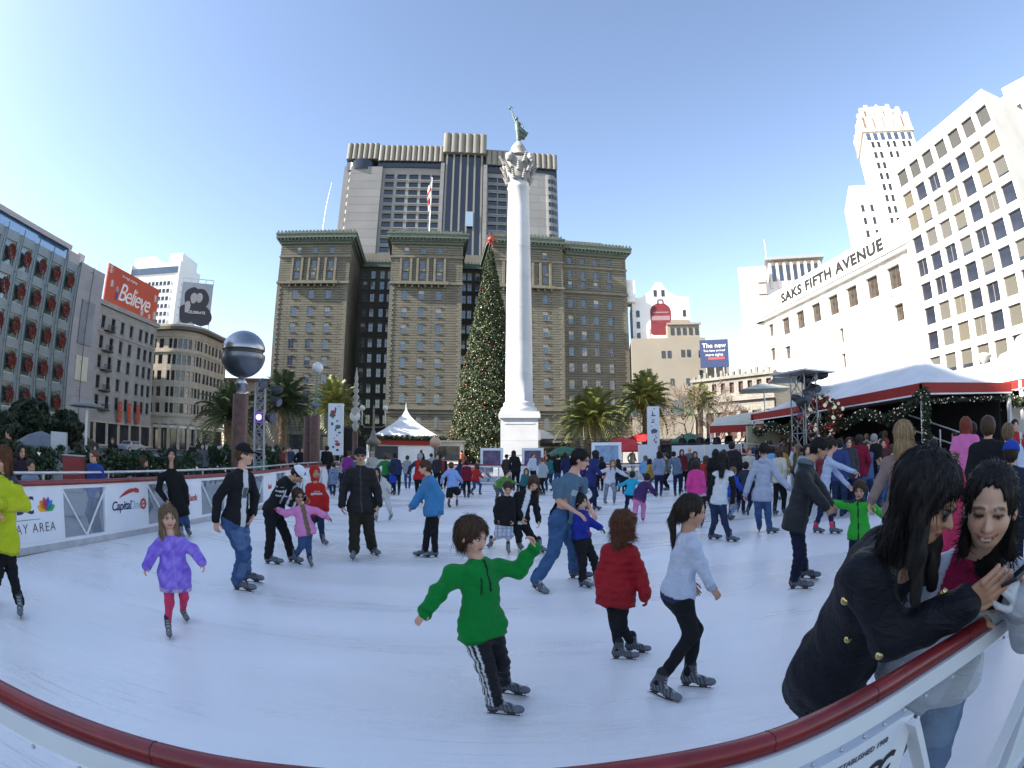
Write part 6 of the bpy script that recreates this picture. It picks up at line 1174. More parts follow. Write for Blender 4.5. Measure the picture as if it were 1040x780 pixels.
def strands(V, F, c, A, hh, n, seed, style, hcol, ln=.045, w=.0011):
    """fine locks laid over the hair so that it has strands and a soft outline"""
    g_ = np.random.default_rng(seed); f = F[g_.integers(0, len(F), n)]; wts = g_.random((n, 4)); wts /= wts.sum(1)[:, None]; P_ = (V[f] * wts[:, :, None]).sum(1); N = np.cross(V[f[:, 2]] - V[f[:, 0]], V[f[:, 3]] - V[f[:, 1]]); N /= np.linalg.norm(N, axis=1)[:, None] + 1e-9
    q = (P_ - c) @ A.T / hh; qn = N @ A.T; back = style in ('bun', 'pony', 'back'); keep = ~((q[:, 1] > .24) & (q[:, 2] < (.34 if back else .14))) & ~((np.abs(q[:, 0]) < .30) & (q[:, 1] > -.05) & (q[:, 2] < .12)) & (qn[:, 2] > -.7); P_, N, q = P_[keep], N[keep], q[keep]; n = len(P_)
    top_ = c + A[2] * .45 * hh - A[1] * .2 * hh; d = P_ - top_; d /= np.linalg.norm(d, axis=1)[:, None] + 1e-6
    if back: d = d * .15 - A[1] * 1.0 - A[2] * .25; d[q[:, 1] < -.35] = np.array((0, 0, -1.))
    else: d = d * .6 + np.array((0, 0, -1.0)) * (.5 + .5 * (q[:, 2] < .1))[:, None]
    d = d + g_.normal(size=(n, 3)) * (.7 if style == 'curly' else .04 if back else .10); d -= N * (d * N).sum(1)[:, None]; d /= np.linalg.norm(d, axis=1)[:, None] + 1e-9; B_ = np.cross(N, d)
    L = ln * (.5 + g_.random(n)) * hh / .22; L = np.where(q[:, 2] < -.1, L * 1.5, L); L = np.where(q[:, 2] > .15, L * .65, L) * (.6 if back else .6 if style == 'short' else 1); K = 4; pts = []; curl = g_.normal(size=n) * (.8 if style == 'curly' else .12); R0 = .42 * hh
    for k in range(K): t = k / (K - 1); sag = np.where(q[:, 2] > -.05, (L * t) ** 2 / (2 * R0), 0); pts.append(P_ + d * (L * t)[:, None] + N * ((.0015 + (.0015 if style != 'curly' else .012) * math.sin(t * 3.0) - .002 * t) - sag)[:, None] + B_ * (curl * L * t * t)[:, None])
    ww = [1, 1, .8, .25]; VV = np.stack([pts[k] + B_ * (s2 * w * ww[k]) for k in range(K) for s2 in (-1, 1)], 1).reshape(-1, 3); base_ = np.arange(n)[:, None] * (2 * K); FF = np.concatenate([base_ + np.array([[2 * k, 2 * k + 1, 2 * k + 3, 2 * k + 2]]) for k in range(K - 1)]); cc = np.repeat(np.array(hcol)[None] * (1 + g_.normal(size=(n, 1)) * .35).clip(.4, 2.2), 2 * K, 0)
    return VV, FF, cc
def hand_patch(w, d, n, t, L, curl, h, skin, mitt=False):
    """w wrist, d direction, n palm normal (fingers curl towards it), t thumb side"""
    d, n = unit(d), unit(np.array(n) - d * np.dot(n, d)) ; t = unit(np.array(t) - d * np.dot(t, d) - n * np.dot(t, n)); f = Field(); P = lambda a, b, c_: w + d * a * L + t * b * L + n * c_ * L
    f.bone(P(-.12, 0, 0), P(.1, 0, 0), .145 * L, .14 * L, .05 * L, (n, .75)); f.bone(P(.15, .08, 0), P(.42, .13, .0), .10 * L, .085 * L, .08 * L, (n, .7)); f.bone(P(.15, -.08, 0), P(.42, -.12, .0), .10 * L, .085 * L, .08 * L, (n, .7)); f.bone(P(.2, 0, 0), P(.44, 0, 0), .10 * L, .085 * L, .06 * L, (n, .7))
    for i, (b, ln) in enumerate(((.165, .43), (.055, .48), (-.055, .44), (-.155, .35))):
        c1 = R(curl * (.5 + .1 * i)); c2 = R(curl * (1.25 + .1 * i)); b0 = P(.46, b, 0); d1 = d * math.cos(c1) + n * math.sin(c1) + t * b * .35; p1 = b0 + d1 * ln * .46 * L; d2 = d * math.cos(c2) + n * math.sin(c2); p2 = p1 + d2 * ln * .3 * L; c3 = R(curl * (1.9 + .1 * i)); p3 = p2 + (d * math.cos(c3) + n * math.sin(c3)) * ln * .24 * L
        kk = .015 * L if not mitt else .08 * L
        f.bone(b0 - d1 * .06 * L, p1, .056 * L, .05 * L, kk); f.bone(p1, p2, .05 * L, .045 * L, kk); f.bone(p2, p3, .045 * L, .038 * L, kk)
    f.bone(P(.08, .12, .02), P(.26, .27, .06), .075 * L, .06 * L, .05 * L); f.bone(P(.26, .27, .06), P(.42, .32, .12 + curl / 600), .058 * L, .052 * L, .015 * L); f.bone(P(.42, .32, .12 + curl / 600), P(.53, .30, .17 + curl / 400), .05 * L, .04 * L, .015 * L)
    V, F = f.mesh(h); q = (V - w) @ np.stack([d, n, t]).T / L; C = np.tile(np.array(skin), (len(V), 1)); C[q[:, 0] > .75] = np.array(skin) * (1.05, .85, .82); return V, F, C
class P_: pass
def build_person(label, J, H, yaw, hyaw=None, hp=0, hroll=0, hair='short', hc='dark', skin='l', top=None, bot=None, hat=None, feet=None, lod=0, bulk=1.0, smile=0, seed=1, group=None, hands=(40, 40), child=None, hsc=1.0, extras=None, gloves=None, cat='person', glasses=False, beard=False, loc=None, bare=False):
    """J holds joints in world metres: nk, hd, s0 s1 (shoulders), e0 e1, w0 w1, h0 h1 (hand directions), pv, j0 j1 (hips), k0 k1, a0 a1 (ankles)"""
    child = (H < 1.45) if child is None else child; s = H / 1.75; rs = s ** .85 * bulk; J = dict(J); base = np.array(loc if loc is not None else ((J['a0'][0] + J['a1'][0]) / 2, (J['a0'][1] + J['a1'][1]) / 2, 0.)); az_ = J.pop('az', 0); yaw = yaw - az_; hyaw = None if hyaw is None else hyaw - az_; Q = {k: np.array(v, float) - base for k, v in J.items()}
    root = empty('person', tuple(base), 0, label, cat, group); hh = (.150 + .046 * H) * hsc; B = frame_of(yaw); right, fwd, up = B; A = frame_of(yaw if hyaw is None else hyaw, hp, hroll); c = Q['hd']
    hres, bres, cres = ((.0052, .012, .0085), (.0085, .017, .016), (.014, .026, .024))[lod] if lod < 3 else (.02, .034, .034)
    hres *= 1; skc = SKC[skin]; hcol = HAIRC[hc]; lodh = 0 if lod == 0 else 1 if lod == 1 else 2; parts = []; spine = unit(Q['nk'] - Q['pv']); mid = Q['nk'] * .35 + (Q['pv']) * .65; chest = Q['nk'] * .74 + Q['pv'] * .26; top = dict(top or {}); bot = dict(bot or {}); sleeve = top.get('sleeve', 1.0); legs = bot.get('legs', 1.0)
    hp_ = head_patch(c, A, hh, hres, skc, child, lodh, hcol, smile, Q['nk'] + spine * .01, beard)
    # body under the clothes: one continuous surface from neck to wrists and ankles
    f = Field(); sq = (fwd, .66); f.bone(chest, mid, .115 * rs, .105 * rs, .06, sq); f.bone(mid, Q['pv'], .105 * rs, .115 * rs, .06, sq); f.bone(Q['s0'], Q['s1'], .045 * rs, .045 * rs, .05); f.bone(Q['nk'], chest, .05 * rs, .08 * rs, .04)
    for i in '01':
        f.bone(Q['s' + i], Q['e' + i], .043 * rs, .034 * rs, .03); f.bone(Q['e' + i], Q['w' + i], .036 * rs, .024 * rs, .02)
        f.bone(Q['j' + i], Q['k' + i], .075 * rs, .048 * rs, .04); f.bone(Q['k' + i], Q['a' + i], .05 * rs, .034 * rs, .02)
    bp_ = f.mesh(bres); ps = [hp_, (bp_[0], bp_[1], np.tile(np.array(skc), (len(bp_[0]), 1)))]
    for n_, i in enumerate('01'):
        d = Q['h' + i] - Q['w' + i] if 'h' + i in Q else unit(Q['w' + i] - Q['e' + i]) * .1; L = .100 * H; sd = 1 if np.dot(Q['s' + i] - (Q['s0'] + Q['s1']) / 2, right) > 0 else -1
        pal = -right * sd * .8 - fwd * .2 if abs(unit(d)[2]) > .5 else -up; th = fwd if abs(unit(d)[2]) > .5 else (-right * sd if abs(np.dot(unit(d), right)) < .7 else fwd)
        if ('n' + i) in J: pal = np.array(J['n' + i])
        if ('t' + i) in J: th = np.array(J['t' + i])
        gl = gloves[n_] if gloves else None
        ps.append(hand_patch(Q['w' + i], d, pal, th, L, hands[n_], min(hres * .72, .011) if lod < 3 else .014, gl or skc, lod > 1))
    V, F = join([(a, b) for a, b, _ in ps]); C = np.concatenate([x for _, _, x in ps]); put('body', np_mesh('body', V, F, SKIN, True, C), root)
    # --- top garment
    if top:
        th = top.get('th', .012); col_ = np.array(top.get('c', (.05, .05, .05))); hem = top.get('hem', .10); fl = top.get('flare', 1.0); f = Field(); hemc = Q['pv'] - spine * hem * H; dk = .02 * rs
        f.bone(chest, mid, .128 * rs + th, .118 * rs + th, .06, (fwd, .70)); f.bone(mid, Q['pv'], .118 * rs + th, .132 * rs * fl + th, .07, (fwd, .74)); f.bone(Q['pv'], hemc, .132 * rs * fl + th, .140 * rs * fl + th, .05, (fwd, .78)); 
        hl = [Q['pv'] + (Q['j' + i] - Q['pv']) * 1.0 for i in '01']; f.bone(hl[0] + spine * .05 * s, hl[1] + spine * .05 * s, .100 * rs * fl + th, .100 * rs * fl + th, .06, (fwd, .95)); hb = [q_ - spine * (hem * H - .03 * s) for q_ in hl]
        if hem > .03: f.bone((hl[0] + hl[1]) / 2, (hb[0] + hb[1]) / 2, .115 * rs * fl + th, .12 * rs * fl + th, .05, (fwd, .85)); [f.bone(hl[n__], hb[n__], .100 * rs * fl + th, .104 * rs * fl + th, .05, (fwd, 1.0)) for n__ in (0, 1)]
        for i in '01': f.bone(Q['nk'] - spine * .015 * s, Q['s' + i], .048 * rs + th * .5, .044 * rs + th, .05)
        f.bone(Q['nk'] - spine * .03 * s, chest, .065 * rs + th * .6, .10 * rs + th, .05, (fwd, .8))
        for i in '01':
            if sleeve > 0:
                e, w_ = Q['e' + i], Q['w' + i]; f.bone(Q['s' + i], e, .047 * rs + th, .042 * rs + th, .04)
                if sleeve > .5: w2 = e + (w_ - e) * min(1, (sleeve - .5) * 2); f.bone(e, w2, .044 * rs + th, .034 * rs + th, .02)
                elif sleeve < .5: pass
        if sleeve <= .5 and sleeve > 0:
            pass
        if top.get('hood'): bk = Q['nk'] - fwd * .07 * s + spine * .015 * s; f.bone(bk - right * .06 * s, bk + right * .06 * s, .05 * s, .05 * s, .03); f.bone(bk - right * .07 * s, Q['nk'] + fwd * .05 * s - right * .05 * s, .035 * s, .022 * s, .02); f.bone(bk + right * .07 * s, Q['nk'] + fwd * .05 * s + right * .05 * s, .035 * s, .022 * s, .02)
        if top.get('collar'):
            for k in range(10): a0, a1 = 2 * math.pi * k / 10 + .3, 2 * math.pi * (k + 1) / 10 + .3; q0 = Q['nk'] + (right * math.cos(a0) + fwd * math.sin(a0)) * .062 * s + spine * .022 * s; q1 = Q['nk'] + (right * math.cos(a1) + fwd * math.sin(a1)) * .062 * s + spine * .022 * s; f.bone(q0, q1, .016 * s, .016 * s, .012)
        f.bone(Q['nk'] + spine * .005, Q['nk'] + spine * .14 * s, .042 * s, .05 * s, .01, None, True)
        hd_ = spine if not top.get('level') else up; f.cut(hemc, -hd_)
        if 0 < sleeve < 1:
            for i in '01': pass
        # pockets of folds where sleeves bend
        V, F = f.mesh(cres, wr(seed * 7 + 1, top.get('fold', .0105) * (1 if lod < 2 else .8), top.get('wl', .10), top.get('quilt')))
        if 0 < sleeve < 1: # short sleeve: drop what lies beyond the cuff
            keep = np.ones(len(V), bool)
            for i in '01':
                a, b_ = (Q['s' + i], Q['e' + i]) if sleeve <= .5 else (Q['e' + i], Q['w' + i]); fr = sleeve * 2 if sleeve <= .5 else (sleeve - .5) * 2; ab = b_ - a; t = (V - a) @ ab / (ab @ ab); dd = np.linalg.norm(V - a - np.clip(t, 0, 2)[:, None] * ab, axis=1); keep &= ~((t > fr) & (dd < .09 * s + .03))
            F = F[keep[F].all(1)]
        C = np.tile(col_, (len(V), 1)); rel = V - Q['pv']; vv = rel @ spine / max(1e-6, np.linalg.norm(Q['nk'] - Q['pv'])); rel2 = rel - (rel @ spine)[:, None] * spine; u = rel2 @ right; ff = rel2 @ fwd; torso = np.abs(u) < .15 * rs + th
        for i in '01':
            ab = Q['e' + i] - Q['s' + i]; t = (V - Q['s' + i]) @ ab / (ab @ ab); dd = np.linalg.norm(V - Q['s' + i] - np.clip(t, 0, 1)[:, None] * ab, axis=1); ab2 = Q['w' + i] - Q['e' + i]; t2 = (V - Q['e' + i]) @ ab2 / (ab2 @ ab2); d2 = np.linalg.norm(V - Q['e' + i] - np.clip(t2, 0, 1)[:, None] * ab2, axis=1); arm = (((t > .12) & (dd < .062 * rs + th)) | ((t2 > 0) & (d2 < .06 * rs + th)))
            if 'sleeve_c' in top: C[arm] = top['sleeve_c']
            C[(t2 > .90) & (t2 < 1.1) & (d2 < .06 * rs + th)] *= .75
            if 'cuff_c' in top: C[(t2 > .86) & (d2 < .06 * rs + th)] = top['cuff_c']
            if 'arm_patch' in top: C[arm & (((np.sin(t * 16) > .5) & (t < .9)) | ((np.sin(t2 * 14) > .6) & (t2 > .1))) & (np.abs(V @ up * 0 + dd * 0) < 1)] = top['arm_patch']
            torso &= ~arm
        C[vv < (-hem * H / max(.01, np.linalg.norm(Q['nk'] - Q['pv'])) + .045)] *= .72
        if 'zip' in top: C[torso & (ff > 0) & (np.abs(u) < max(.007, cres * .55))] = top['zip']
        if 'side_c' in top: C[torso & (np.abs(u) > .10 * rs)] = top['side_c']
        if 'open' in top: ow = top['open'][0] * np.clip((vv - (top['open'][2] if len(top['open']) > 2 else -9)) * 4, 0, 1); C[torso & (ff > 0) & (np.abs(u) < ow)] = top['open'][1]
        for (u0, u1, v0, v1, pc, fb) in top.get('patch', ()): C[torso & (ff * fb > 0) & (u > u0) & (u < u1) & (vv > v0) & (vv < v1)] = pc
        if 'yoke' in top: C[(vv > .72) & torso] = top['yoke']
        if 'hood_c' in top: C[(vv > 1.0) & (ff < .06)] = top['hood_c']
        if 'plaid' in top: C[(np.sin(u * 120) > .4) | (np.sin(vv * 40) > .4)] = top['plaid']
        if 'hem_c' in top: C[vv < -hem * H / max(.01, np.linalg.norm(Q['nk'] - Q['pv'])) + .10] = top['hem_c']
        if 'print' in top: g2 = np.random.default_rng(seed); kk = g2.normal(size=(4, 3)) * 34; pr = sum(np.sin(V @ k_ + 1.5 * np.sin(V @ k_[::-1] * .7)) for k_ in kk); w1 = np.clip(pr * .5 - .2, 0, 1)[:, None]; w2 = np.clip(-pr * .5 - .3, 0, 1)[:, None]; C = C * (1 - w1 - w2) + np.array(top['print'][0]) * w1 + np.array(top['print'][-1]) * w2
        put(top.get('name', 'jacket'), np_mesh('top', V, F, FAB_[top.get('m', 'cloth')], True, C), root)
    # --- trousers, shorts, tights
    if bot:
        th = bot.get('th', .010); f = Field(); f.bone(Q['j0'], Q['j1'], .098 * rs + th, .098 * rs + th, .05, (fwd, .9)); f.bone(Q['pv'] + spine * .04 * s, Q['pv'], .11 * rs + th, .115 * rs + th, .05, (fwd, .75))
        for i in '01':
            k_, a_ = Q['k' + i], Q['a' + i]
            if legs > .5: f.bone(Q['j' + i], k_, .088 * rs + th, .058 * rs + th, .04); a2 = k_ + (a_ + (a_ - k_) * .0 - k_) * (legs - .5) * 2; f.bone(k_, a2, .057 * rs + th, (bot.get('ankle', .046)) * rs + th, .03)
            else: k2 = Q['j' + i] + (k_ - Q['j' + i]) * legs * 2; f.bone(Q['j' + i], k2, .088 * rs + th, (.07 + .02 * (legs < .5)) * rs + th * 2, .04)
        V, F = f.mesh(cres, wr(seed * 5 + 3, bot.get('fold', .0105), .085)); C = np.tile(np.array(bot.get('c', (.02, .02, .025))), (len(V), 1))
        for i in '01':
            for (a, b_) in ((Q['j' + i], Q['k' + i]), (Q['k' + i], Q['a' + i])):
                ab = b_ - a; t = (V - a) @ ab / (ab @ ab); r_ = V - a - t[:, None] * ab; sd = 1 if np.dot(Q['j' + i] - Q['pv'], right) > 0 else -1; on = (t > -.05) & (t < 1.05) & (np.linalg.norm(r_, axis=1) < .12 * rs + th)
                if 'stripe' in bot: ang = np.degrees(np.arctan2(r_ @ fwd, (r_ @ right) * sd)); st = on & ((np.abs(ang - 12) < 6.5) | (np.abs(ang - 38) < 6.5) | (np.abs(ang + 14) < 6.5)); C[st] = bot['stripe']
                if 'fade' in bot: C[on & (t > .2) & (t < .8) & (r_ @ fwd > .03 * rs)] = bot['fade']
                if 'sock' in bot and a is Q['k' + i]: C[on & (t > .55)] = bot['sock']
            if 'shin_c' in bot: pass
        if 'plaid' in bot: C[(np.sin(V @ right * 90) > .5) | (np.sin(V[:, 2] * 90) > .5)] = bot['plaid']
        put(bot.get('name', 'trousers'), np_mesh('bottom', V, F, FAB_[bot.get('m', 'cloth')], True, C), root)
        if 'skirt' in bot:
            f = Field(); e_ = Q['pv'] - up * bot['skirt'][0] * H; f.bone(Q['pv'] + up * .03, e_, .11 * rs + .02, .19 * rs + .02, .04, (fwd, .8)); f.cut(e_, -up); V, F = f.mesh(cres, wr(seed * 9 + 2, .008, .06)); put('skirt', np_mesh('skirt', V, F, CLOTH, True, np.tile(np.array(bot['skirt'][1]), (len(V), 1))), root)
    # --- hair and hats
    if hair != 'bald':
        V, F = hair_mesh(c, A, hh, hres * 1.1, hair, seed, Q['nk'])
        if len(V):
            C = np.tile(np.array(hcol), (len(V), 1)); zz = (V - c) @ A[2] / hh; g_ = np.random.default_rng(seed); k_ = np.sin(np.arctan2((V - c) @ A[0], (V - c) @ A[1]) * 23 + zz * 3); C *= (1 + .35 * k_)[:, None]
            if hc == 'blond' or hc == 'lightbrown': w_ = np.clip(-zz * .8, 0, 1)[:, None]; C = C * (1 - w_ * .5) + np.array((.42, .29, .15)) * w_ * .5
            if lod < 2 and not hat:
                V2, F2, C2 = strands(V, F, c, A, hh, 5200 if lod == 0 else 1500, seed, hair, C.mean(0), .045, .0010 if lod == 0 else .0022); V, F = join([(V, F), (V2, F2)]); C = np.concatenate([C, C2])
            put('hair', np_mesh('hair', V, F, HAIR, True, C), root)
    if hat:
        W = lambda x, y, z: c + (A[0] * x + A[1] * y + A[2] * z) * hh; f = Field(); kind = hat[0]; hcx = np.array(hat[1])
        if kind == 'cap':
            f.ell(W(0, -.09, .17), np.array((.425, .49, .43)) * hh, A, .01); f.cut(W(0, 0, .16), -(A[2] + A[1] * .12)); V, F = f.mesh(hres); C = np.tile(hcx, (len(V), 1)); g2 = Field(); bd = hat[3] if len(hat) > 3 else 1; f2 = Field(); f2.ell(W(0, .40 * bd, .185), np.array((.30, .36, .045)) * hh, A, .01); V2, F2 = f2.mesh(hres); V, F = join([(V, F), (V2, F2)]); C = np.concatenate([C, np.tile(np.array(hat[4] if len(hat) > 4 else hcx), (len(V2), 1))])
            if len(hat) > 2 and hat[2] is not None: q = (V - c) @ A.T / hh; C[(np.abs(q[:, 0]) < .11) & (q[:, 1] > .1) & (q[:, 2] > .30) & (q[:, 2] < .46) & (np.arange(len(V)) < len(C) - len(V2))] = hat[2]
        elif kind == 'beanie':
            f.ell(W(0, -.08, .16), np.array((.44, .50, .46)) * hh, A, .01); f.cut(W(0, 0, .07), -(A[2] + A[1] * .25)); V, F = f.mesh(hres, wr(seed, .003, .02)); C = np.tile(hcx, (len(V), 1))
            if len(hat) > 2 and hat[2] is not None: q = (V - c) @ A.T / hh; C[q[:, 2] < .25] = hat[2]
        elif kind == 'hood':
            f.ell(W(0, -.10, .12), np.array((.47, .53, .51)) * hh, A, .02); f.bone(W(0, -.15, -.2), W(0, -.12, -.55), .38 * hh, .34 * hh, .1 * hh); f.ell(W(0, .42, -.08), np.array((.27, .42, .36)) * hh, A, .05 * hh, True); V, F = f.mesh(hres, wr(seed, .004, .07)); C = np.tile(hcx, (len(V), 1))
        put({'cap': 'cap', 'beanie': 'beanie', 'hood': 'hood'}[kind], np_mesh('hat', V, F, CLOTH, True, C), root)
    if glasses:
        W = lambda x, y, z: Vector(c + (A[0] * x + A[1] * y + A[2] * z) * hh); b = MB(); b.bar(W(-.24, .37, .03), W(.24, .37, .03), .012 * hh * 2)
        for s_ in (-1, 1): b.bar(W(.24 * s_, .37, .03), W(.36 * s_, -.02, .03), .02 * hh); 
        if glasses == 'dark':
            for s_ in (-1, 1): q = [W(.14 * s_ + .105 * math.cos(t), .385 - .02 * abs(math.cos(t)), -.0 + .08 * math.sin(t)) for t in [k * math.pi / 6 for k in range(12)]]; b.add(q, [tuple(range(12))]); q = [v - Vector(A[1]) * .004 for v in q]; b.add(q, [tuple(range(12))[::-1]])
        b.build('sunglasses' if glasses == 'dark' else 'glasses', DARKM, root)
    # --- skates or shoes
    if feet != 'none':
        sc = skate_scale(H); boot, blade = SK_HI if lod == 0 else SK_LO
        for i in '01':
            fy = J.get('y' + i, yaw); pt = J.get('p' + i, 0); Fm = frame_of(fy, pt, J.get('r' + i, 0)); m_ = Matrix(((-Fm[0][0] * -1, Fm[1][0], Fm[2][0]), (Fm[0][1], Fm[1][1], Fm[2][1]), (Fm[0][2], Fm[1][2], Fm[2][2]))); a = Q['a' + i]; org = Vector(a) - m_ @ Vector((0, -.035 * sc, .17 * sc))
            o = bpy.data.objects.new('skate', boot); link(o, root); o.matrix_local = Matrix.Translation(org) @ m_.to_4x4() @ Matrix.Scale(sc, 4)
            if 'sk' in J: pass
            o2 = bpy.data.objects.new('blade', blade); link(o2, o)
    return root
def skate_scale(H): return .90 * (H / 1.75) ** .8
# ---- joints measured on the photograph: each given as (px, py, depth offset in metres from the person's own distance)
def measured(H, yaw, ground, **kw):
    """ground: pixel of the blade on the ice that fixes the distance"""
    g_ = gnd(*ground[:2], ground[2] if len(ground) > 2 else 0); D0 = math.hypot(g_.x, g_.y) + (ground[3] if len(ground) > 3 else 0); J = {}; az = math.degrees(math.atan2(g_.x, g_.y)); yaw = yaw - az; sc = skate_scale(H)
    for k, v in kw.items():
        if k in ('f0', 'f1') and len(v) == 2: J[k] = np.array(gnd(*v)); continue
        if k[0] in 'ypr' and len(k) == 2 and k[1] in '01' or k[0] in 'nt' and len(k) == 2 and k[1] in '01': J[k] = (v - az) if k[0] == 'y' else v; continue
        J[k] = np.array(at_dist(v[0], v[1], D0 + (v[2] if len(v) > 2 else 0)))
    s = H / 1.75; r = frame_of(yaw)[0]
    if 'j0' not in J:
        rr = r
        for i in '01': sgn = 1 if np.dot((J['k0'] - J['k1']), rr) > 0 else -1; sgn = sgn if i == '0' else -sgn; J['j' + i] = J['pv'] + rr * sgn * .085 * s - np.array((0, 0, .02 * s))
    for i in '01':
        if 'f' + i in J:  # foot on the ice: ankle above it
            f = J.pop('f' + i); J['a' + i] = f + np.array((0, 0, .17 * sc))
    if 's0' not in J:
        sp = J['nk'] - J['pv']
        for i in '01': sgn = 1 if np.dot((J['e0'] - J['e1']), r) > 0 else -1; sgn = sgn if i == '0' else -sgn; J['s' + i] = J['nk'] + r * sgn * .158 * s * (1 if H > 1.45 else .95) - unit(sp) * .062 * s
    J['az'] = az; return J
def ik(a, b, l1, l2, pole):
    a, b = np.array(a, float), np.array(b, float); d = b - a; L = np.linalg.norm(d); L2 = min(L, (l1 + l2) * .999); u = d / max(L, 1e-6); x = (l1 * l1 - l2 * l2 + L2 * L2) / (2 * L2); h = math.sqrt(max(0, l1 * l1 - x * x)); p = np.array(pole, float); p = unit(p - u * (p @ u)); return a + u * x + p * h, a + u * L2
def posed(pos, H, yaw, pose='stand', seed=0, lean=0, z0=0, skates=True):
    """a figure from proportions; pos is the point on the ground between the feet"""
    g_ = random.Random(seed); s = H / 1.75; B = frame_of(yaw); r, f, u = B; pos = np.array((pos[0], pos[1], z0)); sc = skate_scale(H); lift = .06 * s if skates else 0; ch = H < 1.45; hh = .150 + .046 * H
    aw = .17 * sc if skates else .09; J = {}; st = {'stand': (.09, .0, 2, 0), 'walk': (.09, .16, 8, .1), 'glide': (.12, .24, 14, .2), 'push': (.20, .22, 18, .3), 'bend': (.12, .1, 38, .2), 'wobble': (.17, .08, 16, .6), 'sit': (.1, 0, 5, 0)}[pose]; wx, wy, tilt, _ = st; tilt += lean; sg = 1 if g_.random() < .5 else -1
    F0 = pos + r * wx * s + f * wy * s * sg; F1 = pos - r * wx * s - f * wy * s * sg; J['a0'] = F0 + u * aw; J['a1'] = F1 + u * aw; back = '1' if sg > 0 else '0'
    if pose in ('glide', 'push'): J['a' + back] = J['a' + back] + u * .06 * s; J['p' + back] = -22
    hz = (.515 if not ch else .485) * H + lift - (.05 * s if pose in ('glide', 'push', 'wobble', 'bend') else 0); pv = pos + u * hz - f * math.sin(R(tilt)) * .12 * s; J['pv'] = pv; tl = (.335 if not ch else .325) * H; d = u * math.cos(R(tilt)) + f * math.sin(R(tilt)) + r * g_.uniform(-.05, .05); J['nk'] = pv + unit(d) * tl; J['hd'] = J['nk'] + (u * .75 + unit(d) * .25) * (hh * .62) + f * .03 * s + f * .02
    for i, k in (('0', 1), ('1', -1)):
        J['j' + i] = pv + r * k * .085 * s - u * .02 * s; J['k' + i], J['a' + i] = ik(J['j' + i], J['a' + i], .245 * H, .235 * H, f + r * k * .15); J['s' + i] = J['nk'] + r * k * (.155 if not ch else .142) * s - unit(d) * .062 * s
        ar = .165 * H; fo = .145 * H
        if pose in ('stand', 'sit'): w = J['s' + i] - u * .27 * H + r * k * .04 * s + f * g_.uniform(-.02, .1) * s
        elif pose == 'walk': w = J['s' + i] - u * .26 * H + r * k * .07 * s + f * k * sg * -.12 * s
        elif pose == 'wobble': w = J['s' + i] - u * g_.uniform(.02, .15) * H + r * k * .24 * H + f * g_.uniform(-.02, .1) * s
        elif pose == 'bend': w = J['s' + i] - u * .24 * H + f * .12 * s
        else: w = J['s' + i] - u * .20 * H + r * k * .13 * H + f * g_.uniform(-.08, .16) * s
        J['e' + i], J['w' + i] = ik(J['s' + i], w, ar, fo, -f - u * .3 + r * k * .4)
    J['y0'] = yaw + 8; J['y1'] = yaw - 8; return J
# ------------------------------------------------------------------ the skaters, measured one by one
BLK = (.012, .012, .014); DKJ = (.022, .035, .075); JN = (.045, .085, .19); NV = (.015, .02, .06)
def P(label, H, yaw, ground, j, **kw):
    J = measured(H, yaw, ground, **j); return build_person(label, J, H, yaw, **kw)
P('boy in green half-zip fleece and striped black track pants, one arm raised, nearest the camera', 1.28, 42, (503, 727),
  dict(hd=(480, 545, 0), nk=(486, 574), pv=(490, 638), e0=(445, 602, -.05), w0=(433, 621, -.08), h0=(425, 630, -.10), e1=(527, 579, .12), w1=(541, 558, .10), h1=(541, 542, .08), k0=(493, 676, -.07), k1=(508, 672, .10), f0=(502, 727), f1=(511, 706), y0=78, y1=70, s0=(462, 583, -.07), s1=(507, 577, .09)),
  hyaw=52, hp=-10, hair='mop', hc='brown', top=dict(c=(.006, .20, .035), m='fleece', th=.020, hem=.045, collar=1, patch=((-.008, .008, .62, 1.1, (.01, .01, .012), 1), (.05, .062, .58, .86, (.01, .05, .02), 1)), flare=.96), bot=dict(c=BLK, m='nylon', stripe=(.6, .6, .62), th=.014, ankle=.052), lod=0, bulk=1.0, hands=(18, 55), seed=11)
P('girl with curly brown hair in a quilted red coat and black tights, seen from behind', 1.14, 150, (632, 670),
  dict(hd=(634, 534, 0), nk=(630, 556), pv=(626, 600), e0=(611, 585, .05), w0=(612, 606, .0), e1=(650, 583, -.05), w1=(655, 605, -.1), k0=(625, 634, .02), k1=(631, 634, -.02), f0=(627, 671), f1=(640, 664), y0=85, y1=80),
  hyaw=140, hp=-5, hair='curly', hc='auburn', top=dict(c=(.30, .008, .014), m='nylon', th=.026, hem=.10, quilt=(.055, .006), flare=1.05), bot=dict(c=BLK, th=.004, ankle=.04, name='tights'), lod=0, seed=12, gloves=((.25, .01, .012), (.25, .01, .012)))
P('girl in pale blue long-sleeved top and black leggings with a dark braid, skating right', 1.36, 118, (690, 703),
  dict(hd=(703, 520, 0), nk=(698, 545), pv=(688, 603), e0=(690, 578, .12), w0=(700, 592, .14), e1=(712, 573, -.10), w1=(722, 596, -.10), h1=(730, 606, -.10), k0=(702, 645, -.05), k1=(706, 640, .10), f0=(668, 708), f1=(698, 699), y0=62, y1=78, p0=-12),
  hyaw=95, hp=-10, hair='pony', hc='dark', skin='m', top=dict(c=(.50, .54, .64), m='cloth', th=.006, hem=.03, fold=.006, hem_c=(.03, .035, .09)), bot=dict(c=BLK, th=.006, ankle=.042, name='leggings', fold=.005), lod=0, seed=13, hands=(35, 25))
